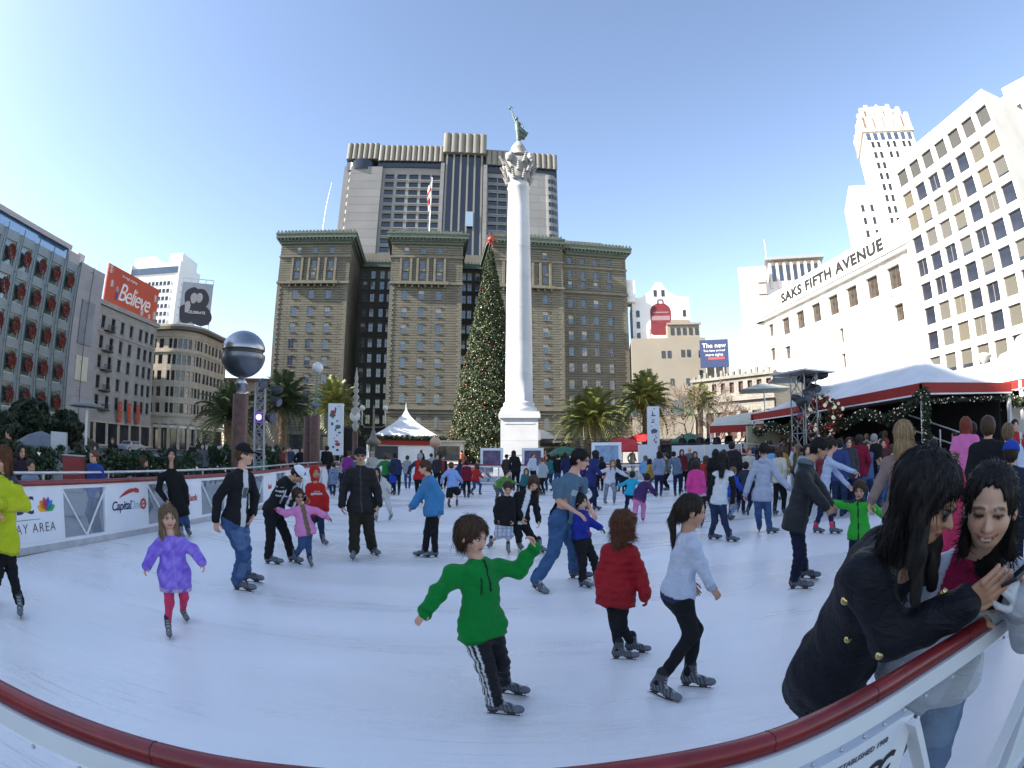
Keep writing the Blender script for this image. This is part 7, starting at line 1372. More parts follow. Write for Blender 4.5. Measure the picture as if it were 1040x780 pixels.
P('small girl in purple fleece jacket and bright pink tights skating towards the camera', 1.12, 4, (172, 645),
  dict(hd=(171, 526, 0), nk=(174, 548), pv=(177, 583), e0=(156, 560, -.03), w0=(149, 575, -.09), h0=(146, 584, -.11), e1=(196, 558, -.02), w1=(205, 571, -.08), h1=(208, 579, -.1), k0=(172, 612, -.02), k1=(187, 606, .02), f0=(172, 645), f1=(187, 629), y0=0, y1=10),
  hyaw=10, hp=0, hair='long', hc='lightbrown', smile=1, top=dict(c=(.24, .15, .62), m='fleece', th=.022, hem=.13, collar=1, zip=(.3, .22, .6), print=((.32, .22, .70), (.18, .10, .52)), hem_c=(.5, .38, .42)), bot=dict(c=(.58, .045, .12), th=.003, ankle=.04, name='tights', fold=.003), lod=0, seed=14, hands=(30, 30))
P('child with reddish hair in a lime yellow jacket and black trousers, at left edge', 1.45, -40, (22, 625),
  dict(hd=(3, 467, 0), nk=(6, 488), pv=(3, 548), e0=(-22, 512, -.05), w0=(-5, 520, -.2), e1=(25, 512, .05), w1=(2, 512, -.22), k0=(-2, 580, -.04), k1=(12, 580, .05), f0=(-4, 612), f1=(22, 624), y0=-20, y1=-5),
  hyaw=-55, hp=-15, hair='bob', hc='auburn', top=dict(c=(.46, .52, .015), m='nylon', th=.034, hem=.07, hood=1, hood_c=(.04, .045, .06), quilt=(.09, .004)), bot=dict(c=BLK, th=.012), lod=0, seed=15)
P('woman with long dark hair in black coat and jeans standing at the left barrier', 1.68, 12, (186, 545),
  dict(hd=(174, 462, 0), nk=(174, 478), pv=(181, 515), e0=(161, 497, -.02), w0=(168, 507, -.12), h0=(172, 514, -.15), e1=(188, 495, .05), w1=(190, 511, .02), k0=(182, 530, 0), k1=(189, 530, .05), f0=(184, 547), f1=(191, 544), s0=(164, 484, -.02), s1=(183, 484, .05)),
  hyaw=5, hair='long', hc='black', skin='m', top=dict(c=(.01, .009, .010), th=.02, hem=.10, collar=1), bot=dict(c=JN, m='denim'), lod=1, seed=16)
P('man in black cap, black jacket over white printed T-shirt and blue jeans', 1.78, 48, (245, 601),
  dict(hd=(249, 462, 0), nk=(245, 480), pv=(239, 528), e0=(221, 506, -.10), w0=(219, 529, -.12), h0=(220, 540, -.13), e1=(259, 503, .12), w1=(257, 521, .06), h1=(254, 530, .02), k0=(247, 564, -.05), k1=(249, 558, .14), f0=(242, 601), f1=(250, 592), y0=62, y1=70),
  hyaw=70, hp=-5, hair='short', hc='brown', top=dict(c=BLK, th=.014, hem=.03, open=(.045, (.55, .55, .56)), patch=((-.04, .04, .5, .72, (.10, .10, .11), 1),), collar=1), bot=dict(c=JN, m='denim', fade=(.08, .14, .26), th=.018, ankle=.058, fold=.012), hat=('cap', BLK, (.5, .10, .01)), lod=0, seed=17, beard=False)
P('woman in white cap and black varsity jacket bending over the pink jacket child', 1.70, 62, (276, 573),
  dict(hd=(303, 482, 0), nk=(292, 488), pv=(277, 518), e0=(285, 505, -.12), w0=(299, 513, -.14), e1=(303, 501, .10), w1=(309, 506, .04), k0=(275, 546, -.05), k1=(291, 545, .10), f0=(273, 574), f1=(296, 572), y0=70, y1=45),
  hyaw=60, hp=-42, hair='bun', hc='black', skin='m', top=dict(c=BLK, th=.02, hem=.04, arm_patch=(.5, .5, .52)), bot=dict(c=BLK, th=.012, ankle=.055), hat=('cap', (.68, .69, .74), (.05, .1, .4)), lod=1, seed=18)
P('small child in pink jacket with patterned scarf and jeans, arms held out', 1.08, 22, (309, 575),
  dict(hd=(303, 504, 0), nk=(306, 515), pv=(310, 538), e0=(291, 522, -.04), w0=(283, 518, -.10), e1=(322, 519, .02), w1=(332, 525, -.03), k0=(306, 555, -.02), k1=(313, 555, .04), f0=(300, 572), f1=(315, 575), y0=25, y1=10),
  hyaw=25, hp=-5, hair='mop', hc='brown', skin='m', top=dict(c=(.66, .23, .46), m='fleece', th=.022, hem=.07, open=(.035, (.16, .13, .07)), flare=1.1), bot=dict(c=JN, m='denim', th=.008), glasses='dark', lod=1, seed=19, gloves=((.3, .02, .08), (.3, .02, .08)))
P('child in red hooded sweatshirt with white lettering, hood up, behind the bending woman', 1.36, 15, (322, 552),
  dict(hd=(320, 480, 0), nk=(320, 492), pv=(322, 519), e0=(311, 505, 0), w0=(312, 517, -.05), e1=(331, 505, 0), w1=(332, 518, -.05), k0=(316, 535, 0), k1=(326, 535, 0), f0=(314, 549), f1=(328, 553), y0=5, y1=25),
  hyaw=20, hair='short', hc='black', skin='m', top=dict(c=(.42, .02, .018), th=.02, hem=.06, patch=((-.10, .10, .62, .69, (.6, .5, .5), 1), (-.05, .05, .73, .77, (.5, .35, .35), 1))), hat=('hood', (.42, .02, .018)), bot=dict(c=DKJ, m='denim'), lod=1, seed=20)
P('man in black zip jacket, dark olive trousers, cap and sunglasses skating towards the camera', 1.83, 0, (368, 567),
  dict(hd=(366, 463, 0), nk=(366, 476), pv=(367, 514), e0=(349, 497, .02), w0=(347, 513, -.06), h0=(348, 521, -.08), e1=(383, 497, .02), w1=(385, 512, -.06), h1=(384, 520, -.08), k0=(360, 541, -.04), k1=(375, 541, .02), f0=(360, 568), f1=(378, 564), y0=-8, y1=28),
  hair='short', hc='dark', skin='m', top=dict(c=(.014, .013, .014), m='nylon', th=.022, hem=.05, collar=1, zip=(.05, .05, .05)), bot=dict(c=(.025, .022, .014), th=.02, ankle=.062), hat=('cap', BLK), glasses='dark', lod=1, seed=21, bulk=1.06)
P('boy in blue fleece and black trousers standing side-on, facing left', 1.38, -72, (437, 567),
  dict(hd=(431, 475, 0), nk=(436, 486), pv=(440, 519), e0=(426, 504, .06), w0=(419, 514, .05), e1=(447, 504, -.10), w1=(446, 520, -.12), k0=(434, 541, .05), k1=(441, 541, -.04), f0=(432, 566), f1=(442, 567), y0=-80, y1=-75),
  hyaw=-85, hp=-12, hair='short', hc='brown', top=dict(c=(.055, .20, .40), m='fleece', th=.036, hem=.05, flare=1.12), bot=dict(c=BLK, th=.012), lod=1, seed=22)
P('tall man in grey-blue T-shirt and jeans with glasses, holding a child in front of him', 1.83, 58, (546, 601),
  dict(hd=(590, 467, .1), nk=(580, 484, .1), pv=(571, 526, .05), e0=(567, 508, -.10), w0=(583, 519, -.16), h0=(592, 524, -.16), e1=(592, 503, .28), w1=(600, 517, .10), h1=(604, 523, 0), k0=(562, 562, -.02), k1=(583, 560, .25), f0=(545, 600), f1=(583, 589), y0=35, y1=70, p0=-14, s0=(566, 492, -.08), s1=(592, 490, .28)),
  hyaw=68, hp=-15, hair='short', hc='black', top=dict(name='t_shirt', c=(.085, .145, .21), th=.012, hem=.03, sleeve=.46, patch=((-.07, .07, .56, .70, (.35, .38, .40), 1),)), bot=dict(c=(.045, .10, .21), m='denim', th=.016, ankle=.058, fold=.012), glasses='clear', lod=0, seed=23, hands=(25, 25))
P('small child in blue top and black trousers held up by the man in the T-shirt', 1.12, 60, (593, 598),
  dict(hd=(589, 510, 0), nk=(589, 521), pv=(591, 548), e0=(584, 534, -.08), w0=(594, 538, -.12), e1=(600, 530, .08), w1=(609, 536, .02), k0=(592, 570, -.04), k1=(603, 567, .06), f0=(591, 597), f1=(606, 592), y0=55, y1=75),
  hyaw=65, hair='mop', hc='black', skin='a', top=dict(c=(.02, .035, .30), th=.018, hem=-.02), bot=dict(c=BLK, th=.014), lod=1, seed=24, gloves=((.28, .02, .03), (.03, .03, .03)))
P('boy in black hooded jacket and white plaid shorts with bare legs', 1.20, -12, (510, 562),
  dict(hd=(516, 496, 0), nk=(514, 506), pv=(512, 529), e0=(504, 518, 0), w0=(505, 527, -.05), e1=(521, 518, 0), w1=(521, 528, -.08), k0=(507, 544, 0), k1=(516, 545, 0), f0=(499, 556), f1=(516, 562), y0=-20, y1=5),
  hyaw=0, hp=-30, hair='short', hc='brown', top=dict(c=BLK, th=.024, hem=.06, hood=1), bot=dict(name='shorts', c=(.55, .56, .60), legs=.42, th=.014, plaid=(.30, .33, .42)), lod=1, seed=25)
P('woman with long brown hair, black jacket and white scarf bending beside the boy in shorts', 1.64, 25, (536, 560),
  dict(hd=(542, 491, 0), nk=(535, 500), pv=(526, 527), e0=(524, 516, -.08), w0=(529, 526, -.16), e1=(545, 517, .02), w1=(547, 529, -.08), k0=(527, 543, -.1), k1=(538, 543, 0), f0=(527, 558), f1=(547, 561), y0=15, y1=30),
  hyaw=10, hp=-35, hair='long', hc='brown', skin='a', top=dict(c=BLK, th=.018, hem=.04, open=(.045, (.62, .62, .64))), bot=dict(c=BLK), lod=1, seed=26, smile=1)
P('girl with long black hair in white vest with black sleeves, seen from behind', 1.50, 165, (735, 551),
  dict(hd=(735, 466, 0), nk=(735, 479), pv=(729, 510), e0=(722, 493, .04), w0=(719, 507, .0), e1=(745, 494, -.02), w1=(744, 510, -.04), k0=(726, 529, .02), k1=(736, 530, -.02), f0=(722, 549), f1=(740, 551), y0=100, y1=70),
  hyaw=155, hair='long', hc='black', top=dict(c=(.58, .60, .63), th=.016, hem=.03, sleeve_c=BLK), bot=dict(c=DKJ, m='denim'), lod=1, seed=27)
P('person in pale grey-blue hooded top and blue jeans walking away', 1.68, 174, (776, 543),
  dict(hd=(776, 456, 0), nk=(776, 468), pv=(774, 502), e0=(762, 486, .0), w0=(757, 502, -.04), e1=(789, 483, .0), w1=(802, 496, -.02), k0=(770, 522, 0), k1=(780, 522, 0), f0=(771, 541), f1=(781, 543), y0=185, y1=120),
  hyaw=178, hair='short', hc='black', top=dict(c=(.36, .40, .50), th=.024, hem=.08, hood=1), bot=dict(c=JN, m='denim', th=.014), lod=1, seed=28)
P('man in dark hooded jacket leaning right to hold the hand of the child in green', 1.76, 98, (811, 600),
  dict(hd=(833, 456, .05), nk=(820, 471), pv=(808, 526), e0=(826, 500, -.18), w0=(838, 514, -.16), e1=(834, 498, .16), w1=(842, 512, .05), k0=(812, 562, -.08), k1=(813, 558, .12), f0=(806, 600), f1=(815, 589), y0=88, y1=75, s0=(815, 484, -.17), s1=(822, 481, .15)),
  hyaw=85, hp=-20, hair='short', hc='black', skin='m', top=dict(c=(.020, .023, .025), m='nylon', th=.030, hem=.08, hood=1, hood_c=(.10, .13, .15)), bot=dict(c=(.012, .016, .035), m='denim', th=.014), lod=0, seed=29)
P('girl in pale blue cardigan, navy skirt and pink socks, arms stretched to the right', 1.52, 100, (835, 544),
  dict(hd=(846, 453, 0), nk=(842, 466), pv=(836, 500), e0=(854, 474, -.05), w0=(868, 479, -.03), e1=(852, 483, .1), w1=(862, 494, .12), k0=(833, 522, -.03), k1=(843, 521, .05), f0=(828, 542), f1=(845, 543), y0=60, y1=80),
  hyaw=95, hp=-20, hair='short', hc='dark', top=dict(c=(.40, .46, .60), th=.014, hem=.03, fold=.012), bot=dict(c=NV, name='leggings', th=.004, sock=(.6, .07, .13), skirt=(.13, NV)), lod=1, seed=30)
P('small boy in bright green zip jacket and dark jeans holding hands on both sides', 1.16, -8, (868, 590),
  dict(hd=(873, 498, 0), nk=(872, 510), pv=(873, 542), e0=(853, 512, .0), w0=(841, 511, -.02), e1=(887, 515, .0), w1=(896, 523, -.04), h1=(899, 527, -.05), k0=(865, 563, -.02), k1=(877, 560, .04), f0=(857, 590), f1=(877, 577), y0=-25, y1=10),
  hyaw=-5, hp=-12, hair='mop', hc='brown', top=dict(c=(.035, .42, .04), m='nylon', th=.020, hem=.05, zip=(.01, .01, .01), hood=1, hood_c=(.02, .02, .025)), bot=dict(c=(.015, .022, .055), m='denim'), lod=1, seed=31)
P('woman with long blond hair in taupe sweater seen from behind', 1.74, 172, (905, 628),
  dict(hd=(918, 441, 0), nk=(917, 463), pv=(915, 522), e0=(894, 490, .05), w0=(885, 508, .0), h0=(883, 518, -.02), e1=(940, 488, .0), w1=(947, 512, -.05), k0=(906, 568, 0), k1=(922, 568, 0), f0=(902, 628), f1=(920, 626)),
  hyaw=165, hair='long', hc='blond', top=dict(c=(.24, .175, .155), m='fleece', th=.014, hem=.03, fold=.007), bot=dict(c=BLK), lod=0, seed=32)
# ---- more skaters far out
far_c = [('charcoal', (.03, .03, .035)), ('navy', (.02, .03, .1)), ('scarlet', (.4, .02, .02)), ('pale grey', (.35, .36, .38)), ('teal', (.02, .15, .16)), ('cream', (.5, .47, .4)), ('plum', (.1, .02, .09)), ('sky blue', (.15, .32, .55)), ('mustard', (.4, .24, .03)), ('olive', (.08, .09, .03))]
far_p = [(444, 498, 462), (466, 499, 466), (483, 503, 470), (551, 503, 464), (559, 499, 462), (583, 497, 463), (592, 501, 462), (655, 497, 462), (662, 502, 464), (678, 498, 461), (705, 503, 459), (722, 500, 458), (733, 505, 459), (737, 498, 457), (750, 503, 455), (761, 509, 456), (767, 502, 456), (783, 505, 452), (796, 508, 454), (812, 514, 452), (822, 509, 450), (833, 515, 452), (845, 511, 449), (370, 495, 462), (358, 496, 463), (346, 495, 463)]
far_l = ['below the booth corner', 'left of the maroon jacket', 'before the left picture board', 'before the right picture board', 'right of the right picture board', 'behind the man with glasses', 'right behind the navy coat', 'above the purple jacket girl', 'left of the denim jacket woman', 'between the two denim jackets', 'beside the large grey man', 'left of the girl in black', 'above the white vest girl', 'behind the white vest girl', 'beside the tall dark man', 'right of the tall dark man', 'left of the grey hooded person', 'right of the grey hooded person', 'behind the cream shirt girl', 'at the foot of the truss', 'right of the truss', 'left of the dark hooded man', 'behind the blue cardigan girl', 'behind the man in black cap', 'left of the man in black cap', 'beside the blue plaid child']
ENT = list(zip(far_p, far_l))
# ---- two people leaning on the rail at the lower right, built from measured distances
def WJ(**kw): return {k: (np.array(at_dist(*v)) if hasattr(v, '__len__') and len(v) == 3 and k[0] not in 'nt' or k == 'nk' else v) for k, v in kw.items()}
J = WJ(hd=(942, 507, 1.50), nk=(901, 560, 1.64), pv=(848, 668, 1.98), e0=(905, 648, 1.52), w0=(978, 614, 1.50), h0=(1006, 596, 1.49), e1=(965, 615, 1.86), w1=(1008, 600, 1.70), h1=(1020, 590, 1.66), s0=(880, 588, 1.50), s1=(932, 570, 1.80), k0=(842, 755, 2.02), k1=(862, 745, 2.2), a0=(845, 850, 2.05), a1=(865, 830, 2.25), y0=34, y1=36)
for i in '01':
    q = J['pv'] + np.array((0, 0, -.04)); sgn = 1 if i == '0' else -1; J['j' + i] = q + frame_of(34)[0] * sgn * .09
    fx = q + frame_of(34)[0] * sgn * .12; J['a' + i] = np.array((fx[0] + .05, fx[1] + .05, .17)); J['k' + i] = (J['j' + i] + J['a' + i]) / 2 + np.array((.07, .0, 0))
build_person('dark-haired woman in black buttoned coat and sunglasses leaning on the red rail with a phone', J, 1.86, 34, 30, -28, 0, 'long', 'black', 'm', dict(c=(.008, .009, .014), m='nylon', th=.020, hem=.055, collar=1, fold=.011, wl=.13, name='coat'), dict(c=(.008, .008, .01), th=.012), lod=0, seed=41, hands=(30, 40), glasses='dark', child=False, hsc=.91)
for k, (px, py, D_) in enumerate(((965, 559, 1.52), (933, 577, 1.46), (958, 593, 1.47), (852, 614, 1.80), (859, 655, 1.82), (890, 673, 1.78))):
    c = at_dist(px, py, D_ - .03)
# gold buttons sit on the coat front
coat = [o for o in bpy.data.objects if o.name.startswith('coat')][0]; rw = coat.parent; BT = MB(); BT.lathe([(0, .004), (.008, .003), (.010, 0)], 12); btm = BT.mesh('button', mat('brass_button', (.6, .45, .2), .25, metal=1, var=.05))
dgm = coat.data; co = np.empty(len(dgm.vertices) * 3, np.float32); dgm.vertices.foreach_get('co', co); co = co.reshape(-1, 3) + np.array(rw.location); eye = np.array((0, 0, EYE))
for (px, py) in ((964, 560), (933, 577), (957, 594), (852, 614), (859, 655), (890, 673)):
    v = np.array(_ray(px, py)); v /= np.linalg.norm(v); rel = co - eye; t = rel @ v; dd = np.linalg.norm(rel - t[:, None] * v, axis=1); m_ = dd < .02
    if not m_.any(): continue
    k = np.where(m_)[0][np.argmin(t[m_])]; n_ = Vector(-v); put('button', btm, rw, Vector(co[k] - v * .004) - rw.location, rot=n_.to_track_quat('Z', 'Y').to_euler(), sc=1.25)
J = WJ(hd=(1006, 517, 1.62), nk=(990, 572, 1.78), pv=(945, 672, 2.12), e0=(950, 640, 2.0), w0=(1000, 622, 1.75), h0=(1020, 612, 1.70), e1=(1046, 640, 1.80), w1=(1036, 612, 1.62), h1=(1030, 600, 1.58), y0=-60, y1=-60)
for i in '01':
    q = J['pv'] + np.array((0, 0, -.04)); sgn = 1 if i == '0' else -1; rr_ = frame_of(-62)[0]; J['j' + i] = q + rr_ * sgn * .09; J['s' + i] = J['nk'] + rr_ * sgn * .165 + np.array((0, 0, -.06)); fx = q + rr_ * sgn * .12; J['a' + i] = np.array((fx[0] + .02, fx[1] + .03, .17)); J['k' + i] = (J['j' + i] + J['a' + i]) / 2 + np.array((-.03, -.05, 0))
build_person('smiling girl in pale grey jacket with magenta collar at the right edge', J, 1.80, -62, -54, -10, 4, 'back', 'black', 'a', dict(c=(.50, .53, .58), m='nylon', th=.024, hem=.06, open=(.08, (.36, .01, .07), .5), collar=1, side_c=(.42, .44, .48), fold=.010, wl=.12), dict(c=(.07, .12, .22), m='denim', th=.012, fade=(.12, .18, .28)), lod=0, seed=42, smile=2, hands=(35, 40), child=True, gloves=(None, (.6, .62, .66)), hsc=.93)
c = at_dist(1040, 578, 1.50); ph = MB(); ph.box(-.035, .035, -.005, .005, -.068, .068); ph.mi = 1; ph.box(-.031, .031, .0051, .0056, -.058, .058); ph.mi = 0; o = ph.build('phone', [mat('phone_case', (.04, .04, .045), .25), mat('phone_screen', (.02, .02, .025), .08, spec=.8)], None, c); o.rotation_euler = (R(70), R(25), R(80)); tag(o, 'dark mobile phone held between the two people at the rail', 'phone')
# ------------------------------------------------------------------ the crowd further out
ENTRIES = []
def C(fx, fy, hx, hy, yaw, pose, hair, hc, top, bot, label, D=None, H=None, skin='l', z0=0, group=None, skates=True, **kw):
    """fx, fy: feet on the photograph (fy None: use distance D); hx, hy: crown of the head"""
    g_ = gnd(fx, fy, z0) if fy is not None else at_dist(fx, 460, D); Dd = math.hypot(g_.x, g_.y); zt = at_dist(hx, hy, Dd).z - z0
    if H is None: H = max(.95, min(1.92, zt - .05 * skates))
    az = math.degrees(math.atan2(g_.x, g_.y)); yaw = yaw - az
    J = posed((g_.x, g_.y), H, yaw, pose, int(fx * 7), kw.pop('lean', 0), z0, skates); sh = at_dist(hx, hy + 8, Dd); dx = np.array((sh.x - g_.x, sh.y - g_.y, 0))
    if np.linalg.norm(dx) < .8:
        for k in ('hd', 'nk'): J[k] = J[k] + dx * (1 if k == 'hd' else .8)
        for k in ('s0', 's1', 'e0', 'e1', 'w0', 'w1'): J[k] = J[k] + dx * .75
    lod = 2 if Dd < 18 else 3
    return build_person(label, J, H, yaw, kw.pop('hyaw', None), kw.pop('hp', 0), 0, hair, hc, skin, top, bot, lod=lod, seed=int(fx * 3 + fy * 5 if fy else fx), group=group, feet=None if skates else 'none', **kw)
def T_(c, m='cloth', **k): d = dict(c=c, m=m, th=.02, hem=.05); d.update(k); return d
def B_(c, m='denim', **k): d = dict(c=c, m=m, th=.012); d.update(k); return d
GN = (.03, .18, .05); LB_ = (.22, .34, .62); WH = (.6, .6, .6); MR = (.16, .01, .025); GR = (.22, .23, .25)
C(338, 504, 339, 470, 185, 'stand', 'short', 'dark', T_((.06, .08, .16), plaid=(.22, .26, .36), hem=.16), B_(DKJ), 'child in blue plaid shirt seen from behind, right of the red hood')
C(331, 497, 333, 453, 200, 'stand', 'short', 'black', T_(BLK, th=.035), B_(JN), 'person in bulky black jacket and jeans behind the red hooded child')
C(352, 500, 354, 459, 150, 'stand', 'short', 'brown', T_((.20, .03, .22)), B_(BLK), 'person in purple jacket just behind the man in black')
C(379, 499, 377, 459, 5, 'stand', 'short', 'grey', T_((.4, .38, .34)), B_(BLK), 'person in pale jacket and sunglasses right of the man in black', glasses='dark')
C(392, 502, 390, 461, 170, 'glide', 'short', 'brown', T_(GN), B_(DKJ), 'man in green jacket in front of the white booth')
C(390, 529, 384, 472, -12, 'push', 'long', 'black', T_((.52, .50, .48)), B_((.5, .5, .5), 'cloth'), 'slim girl in cream top and pale leggings leaning left', skin='m')
C(403, 503, 402, 461, 180, 'walk', 'short', 'black', T_((.02, .03, .07), hood=1), B_(BLK), 'man in navy jacket and dark beanie in front of the booth', hat=('beanie', BLK))
C(399, 503, 399, 477, 190, 'stand', 'short', 'brown', T_((.02, .05, .32)), B_(NV), 'small child in blue jacket beside the dark beanie man')
C(414, 497, 414, 462, 178, 'stand', 'short', 'brown', T_((.26, .28, .30)), B_(JN), 'man in grey shirt and blue jeans before the booth')
C(426, 512, 426, 459, 170, 'glide', 'short', 'grey', T_((.40, .02, .02), sleeve_c=(.03, .03, .06)), B_(BLK), 'man in red jacket with dark sleeves right of the booth')
C(460, 516, 457, 467, 172, 'glide', 'short', 'brown', T_(LB_), dict(name='shorts', c=BLK, legs=.45, th=.02), 'boy in light blue long-sleeved shirt and black shorts')
C(474, 506, 474, 467, 182, 'stand', 'short', 'black', T_(MR), B_(BLK), 'person in maroon jacket and black trousers below the tree')
C(442, 492, 438, 461, 175, 'stand', 'short', 'dark', T_((.3, .3, .3)), B_(DKJ), 'person in grey top right of the booth corner')
C(450, 497, 450, 462, 10, 'stand', 'short', 'black', T_(BLK, open=(.05, (.4, .03, .03))), B_(BLK), 'person in black and red jacket behind the light blue shirt')
C(495, 491, 492, 469, 60, 'wobble', 'short', 'brown', T_((.6, .2, .05)), B_(DKJ), 'small child in orange jacket near the left picture board')
C(487, 492, 486, 467, -40, 'walk', 'short', 'brown', T_((.05, .06, .12)), B_(DKJ), 'small child in dark jacket beside the orange jacket child')
C(506, 512, 513, 474, 30, 'wobble', 'short', 'dark', T_((.10, .24, .06)), B_((.1, .1, .12)), 'child in green sweater behind the boy in black hood', lean=20, skin='a')
C(524, 500, 522, 458, 190, 'stand', 'long', 'black', T_(BLK), B_(BLK), 'woman with long black hair and black jacket below the column')
C(515, 496, 514, 462, 170, 'stand', 'short', 'black', T_((.04, .03, .03)), B_(BLK), 'dark figure just left of the long-haired woman below the column')
C(531, 508, 534, 476, 0, 'stand', 'bob', 'brown', T_((.03, .12, .13)), B_(BLK), 'girl in teal top behind the woman with white scarf', smile=1)
C(541, 494, 541, 461, 30, 'stand', 'short', 'brown', T_((.5, .55, .62)), B_(BLK), 'person in white shirt before the right picture board')
C(566, 497, 566, 462, 175, 'stand', 'short', 'black', T_(BLK), B_(JN), 'person in black jacket under the green umbrella')
C(576, 499, 574, 460, 200, 'stand', 'bob', 'dark', T_((.02, .025, .08)), B_(BLK), 'person in navy jacket behind the man in the T-shirt')
C(600, 520, 600, 455, 130, 'glide', 'bob', 'black', T_((.02, .03, .13), hem=.12), B_(NV), 'woman in long navy coat directly behind the man with glasses', lean=5)
C(604, 498, 603, 467, 170, 'stand', 'long', 'black', T_((.02, .02, .06)), B_(BLK), 'girl in navy jacket left of the white hoodie girl', skin='m')
C(610, 499, 611, 463, 190, 'stand', 'long', 'dark', T_(BLK), B_(BLK), 'girl in black jacket just left of the white hoodie girl')
C(619, 512, 621, 464, 8, 'wobble', 'long', 'lightbrown', T_((.58, .60, .66)), B_((.20, .23, .28)), 'girl in white hoodie and pale jeans with arms held out', smile=1)
C(627, 500, 628, 466, 160, 'stand', 'long', 'black', T_(BLK), B_(DKJ), 'dark-haired girl behind the white hoodie girl')
C(634, 502, 634, 475, 170, 'stand', 'short', 'black', T_(BLK), B_(BLK), 'small child in black left of the turquoise jacket')
C(640, 523, 641, 477, 170, 'wobble', 'short', 'dark', T_((.02, .34, .50), hood=1), B_(NV), 'child in turquoise hooded jacket seen from behind')
C(649, 531, 657, 479, 175, 'glide', 'short', 'black', T_((.05, .02, .10), 'nylon', hem_c=(.2, .04, .12)), B_((.6, .22, .42), 'cloth', th=.02), 'girl in dark purple jacket and pink trousers leaning right')
C(669, 505, 670, 459, 178, 'stand', 'long', 'black', T_((.20, .25, .34), 'denim'), B_(NV), 'woman with long black hair in denim jacket seen from behind')
C(688, 504, 684, 459, 176, 'walk', 'short', 'black', T_((.13, .17, .24), 'denim'), B_(NV), 'person in blue-grey jacket right of the woman in denim')
C(694, 500, 692, 457, 10, 'stand', 'long', 'dark', T_((.14, .02, .03)), B_(BLK), 'woman in dark red top left of the pink jacket girl')
C(701, 497, 700, 455, 185, 'stand', 'bald', 'dark', T_((.10, .11, .13)), B_(BLK), 'large man in dark grey jacket behind the pink jacket girl', bulk=1.15)
C(709, 536, 707, 466, 178, 'stand', 'bob', 'dark', T_((.62, .05, .26), 'nylon', hood=1, quilt=(.08, .004), hem_c=(.5, .45, .5)), B_(BLK), 'girl in bright pink quilted jacket seen from behind')
C(716, 512, 716, 462, 160, 'stand', 'long', 'brown', T_((.35, .03, .03)), B_(BLK), 'woman in red jacket between the pink jacket and the white vest')
C(724, 514, 727, 457, 175, 'stand', 'bob', 'black', T_(BLK), B_(BLK), 'woman in black behind the girl with the white vest', skin='m')
C(746, 520, 744, 449, 178, 'stand', 'short', 'black', T_((.018, .018, .022), hem=.08), B_(BLK), 'tall man in dark jacket behind the boy in royal blue', bulk=1.08)
C(741, 529, 742, 472, 150, 'glide', 'short', 'lightbrown', T_((.02, .06, .38), 'fleece'), B_((.16, .22, .34)), 'boy in royal blue fleece and light jeans')
C(757, 524, 757, 466, 170, 'glide', 'short', 'black', T_((.025, .035, .06)), B_(NV), 'boy in dark navy jacket between royal blue boy and grey hooded person')
C(752, 508, 753, 461, 20, 'stand', 'short', 'brown', T_((.35, .04, .03)), B_(BLK), 'child in red behind the dark navy boy')
C(791, 523, 791, 456, 165, 'walk', 'bob', 'brown', T_((.52, .49, .42)), B_(BLK, 'cloth'), 'girl in cream shirt and black trousers beside the grey hooded person')
C(806, 505, 806, 448, 80, 'stand', 'short', 'dark', T_((.05, .05, .13), sleeve_c=(.5, .5, .6)), B_(BLK), 'person in navy vest with pale sleeves under the truss')
C(892, 517, 887, 441, 145, 'stand', 'short', 'grey', T_(BLK, sleeve=.48, name='t_shirt'), B_((.05, .10, .20)), 'grey-haired man in black T-shirt and jeans left of the blond woman')
C(863, 520, 863, 478, -20, 'stand', 'short', 'dark', T_((.02, .03, .06)), B_(NV), 'small dark-haired child behind the boy in green', skin='m')
for i, (x, y, c_, lab, yw, hair_, hc_) in enumerate(((852, 446, (.03, .05, .16), 'person in navy jacket in the crowd left of the maroon coat', 170, 'short', 'black'), (862, 444, (.05, .05, .06), 'person in dark grey coat in the crowd below the garland', 10, 'short', 'dark'), (873, 441, (.18, .01, .03), 'person in maroon coat in the crowd below the garland', 190, 'bob', 'dark'), (880, 449, (.07, .12, .25), 'person in mid-blue top in the crowd behind the grey-haired man', 30, 'short', 'brown'), (856, 460, (.35, .03, .03), 'child in red jacket in the crowd behind the blue cardigan girl', 0, 'short', 'brown'), (843, 442, (.14, .15, .18), 'tall person in grey jacket left in the tent crowd', 150, 'short', 'black'), (897, 446, (.09, .03, .03), 'person in brown coat between grey-haired man and blond woman', 10, 'short', 'dark'), (905, 452, (.5, .5, .52), 'person in white top glimpsed left of the blond hair', 60, 'bob', 'brown'), (828, 446, (.02, .02, .03), 'dark figure beside the truss leg', 200, 'short', 'black'), (818, 452, (.3, .3, .34), 'person in pale grey top behind the truss', 20, 'bob', 'black'), (948, 446, (.03, .03, .14), 'person in navy blue top right of the blond woman at the stairs', 200, 'bob', 'dark'), (869, 462, (.06, .09, .16), 'child in slate blue coat in the crowd behind the green boy', 180, 'short', 'dark'), (835, 455, (.25, .05, .06), 'person in brick red jacket under the wreath', 40, 'short', 'black'))):
    C(x, None, x, y, yw, 'stand', hair_, hc_, T_(c_), B_(rnd.choice((BLK, DKJ, NV, JN))), lab, D=13.2 + (i * 37 % 9) * .35, skates=False)
C(979, None, 980, 424, 172, 'stand', 'bob', 'red', T_((.62, .16, .38), sleeve=.3, name='t_shirt'), B_(DKJ), 'woman with dark red hair in pink top seen from behind', D=9.0)
C(1003, None, 1004, 423, 178, 'stand', 'short', 'brown', T_(BLK, hem=.08), B_(BLK), 'man with short brown hair in black jacket seen from behind at right', D=6.2)
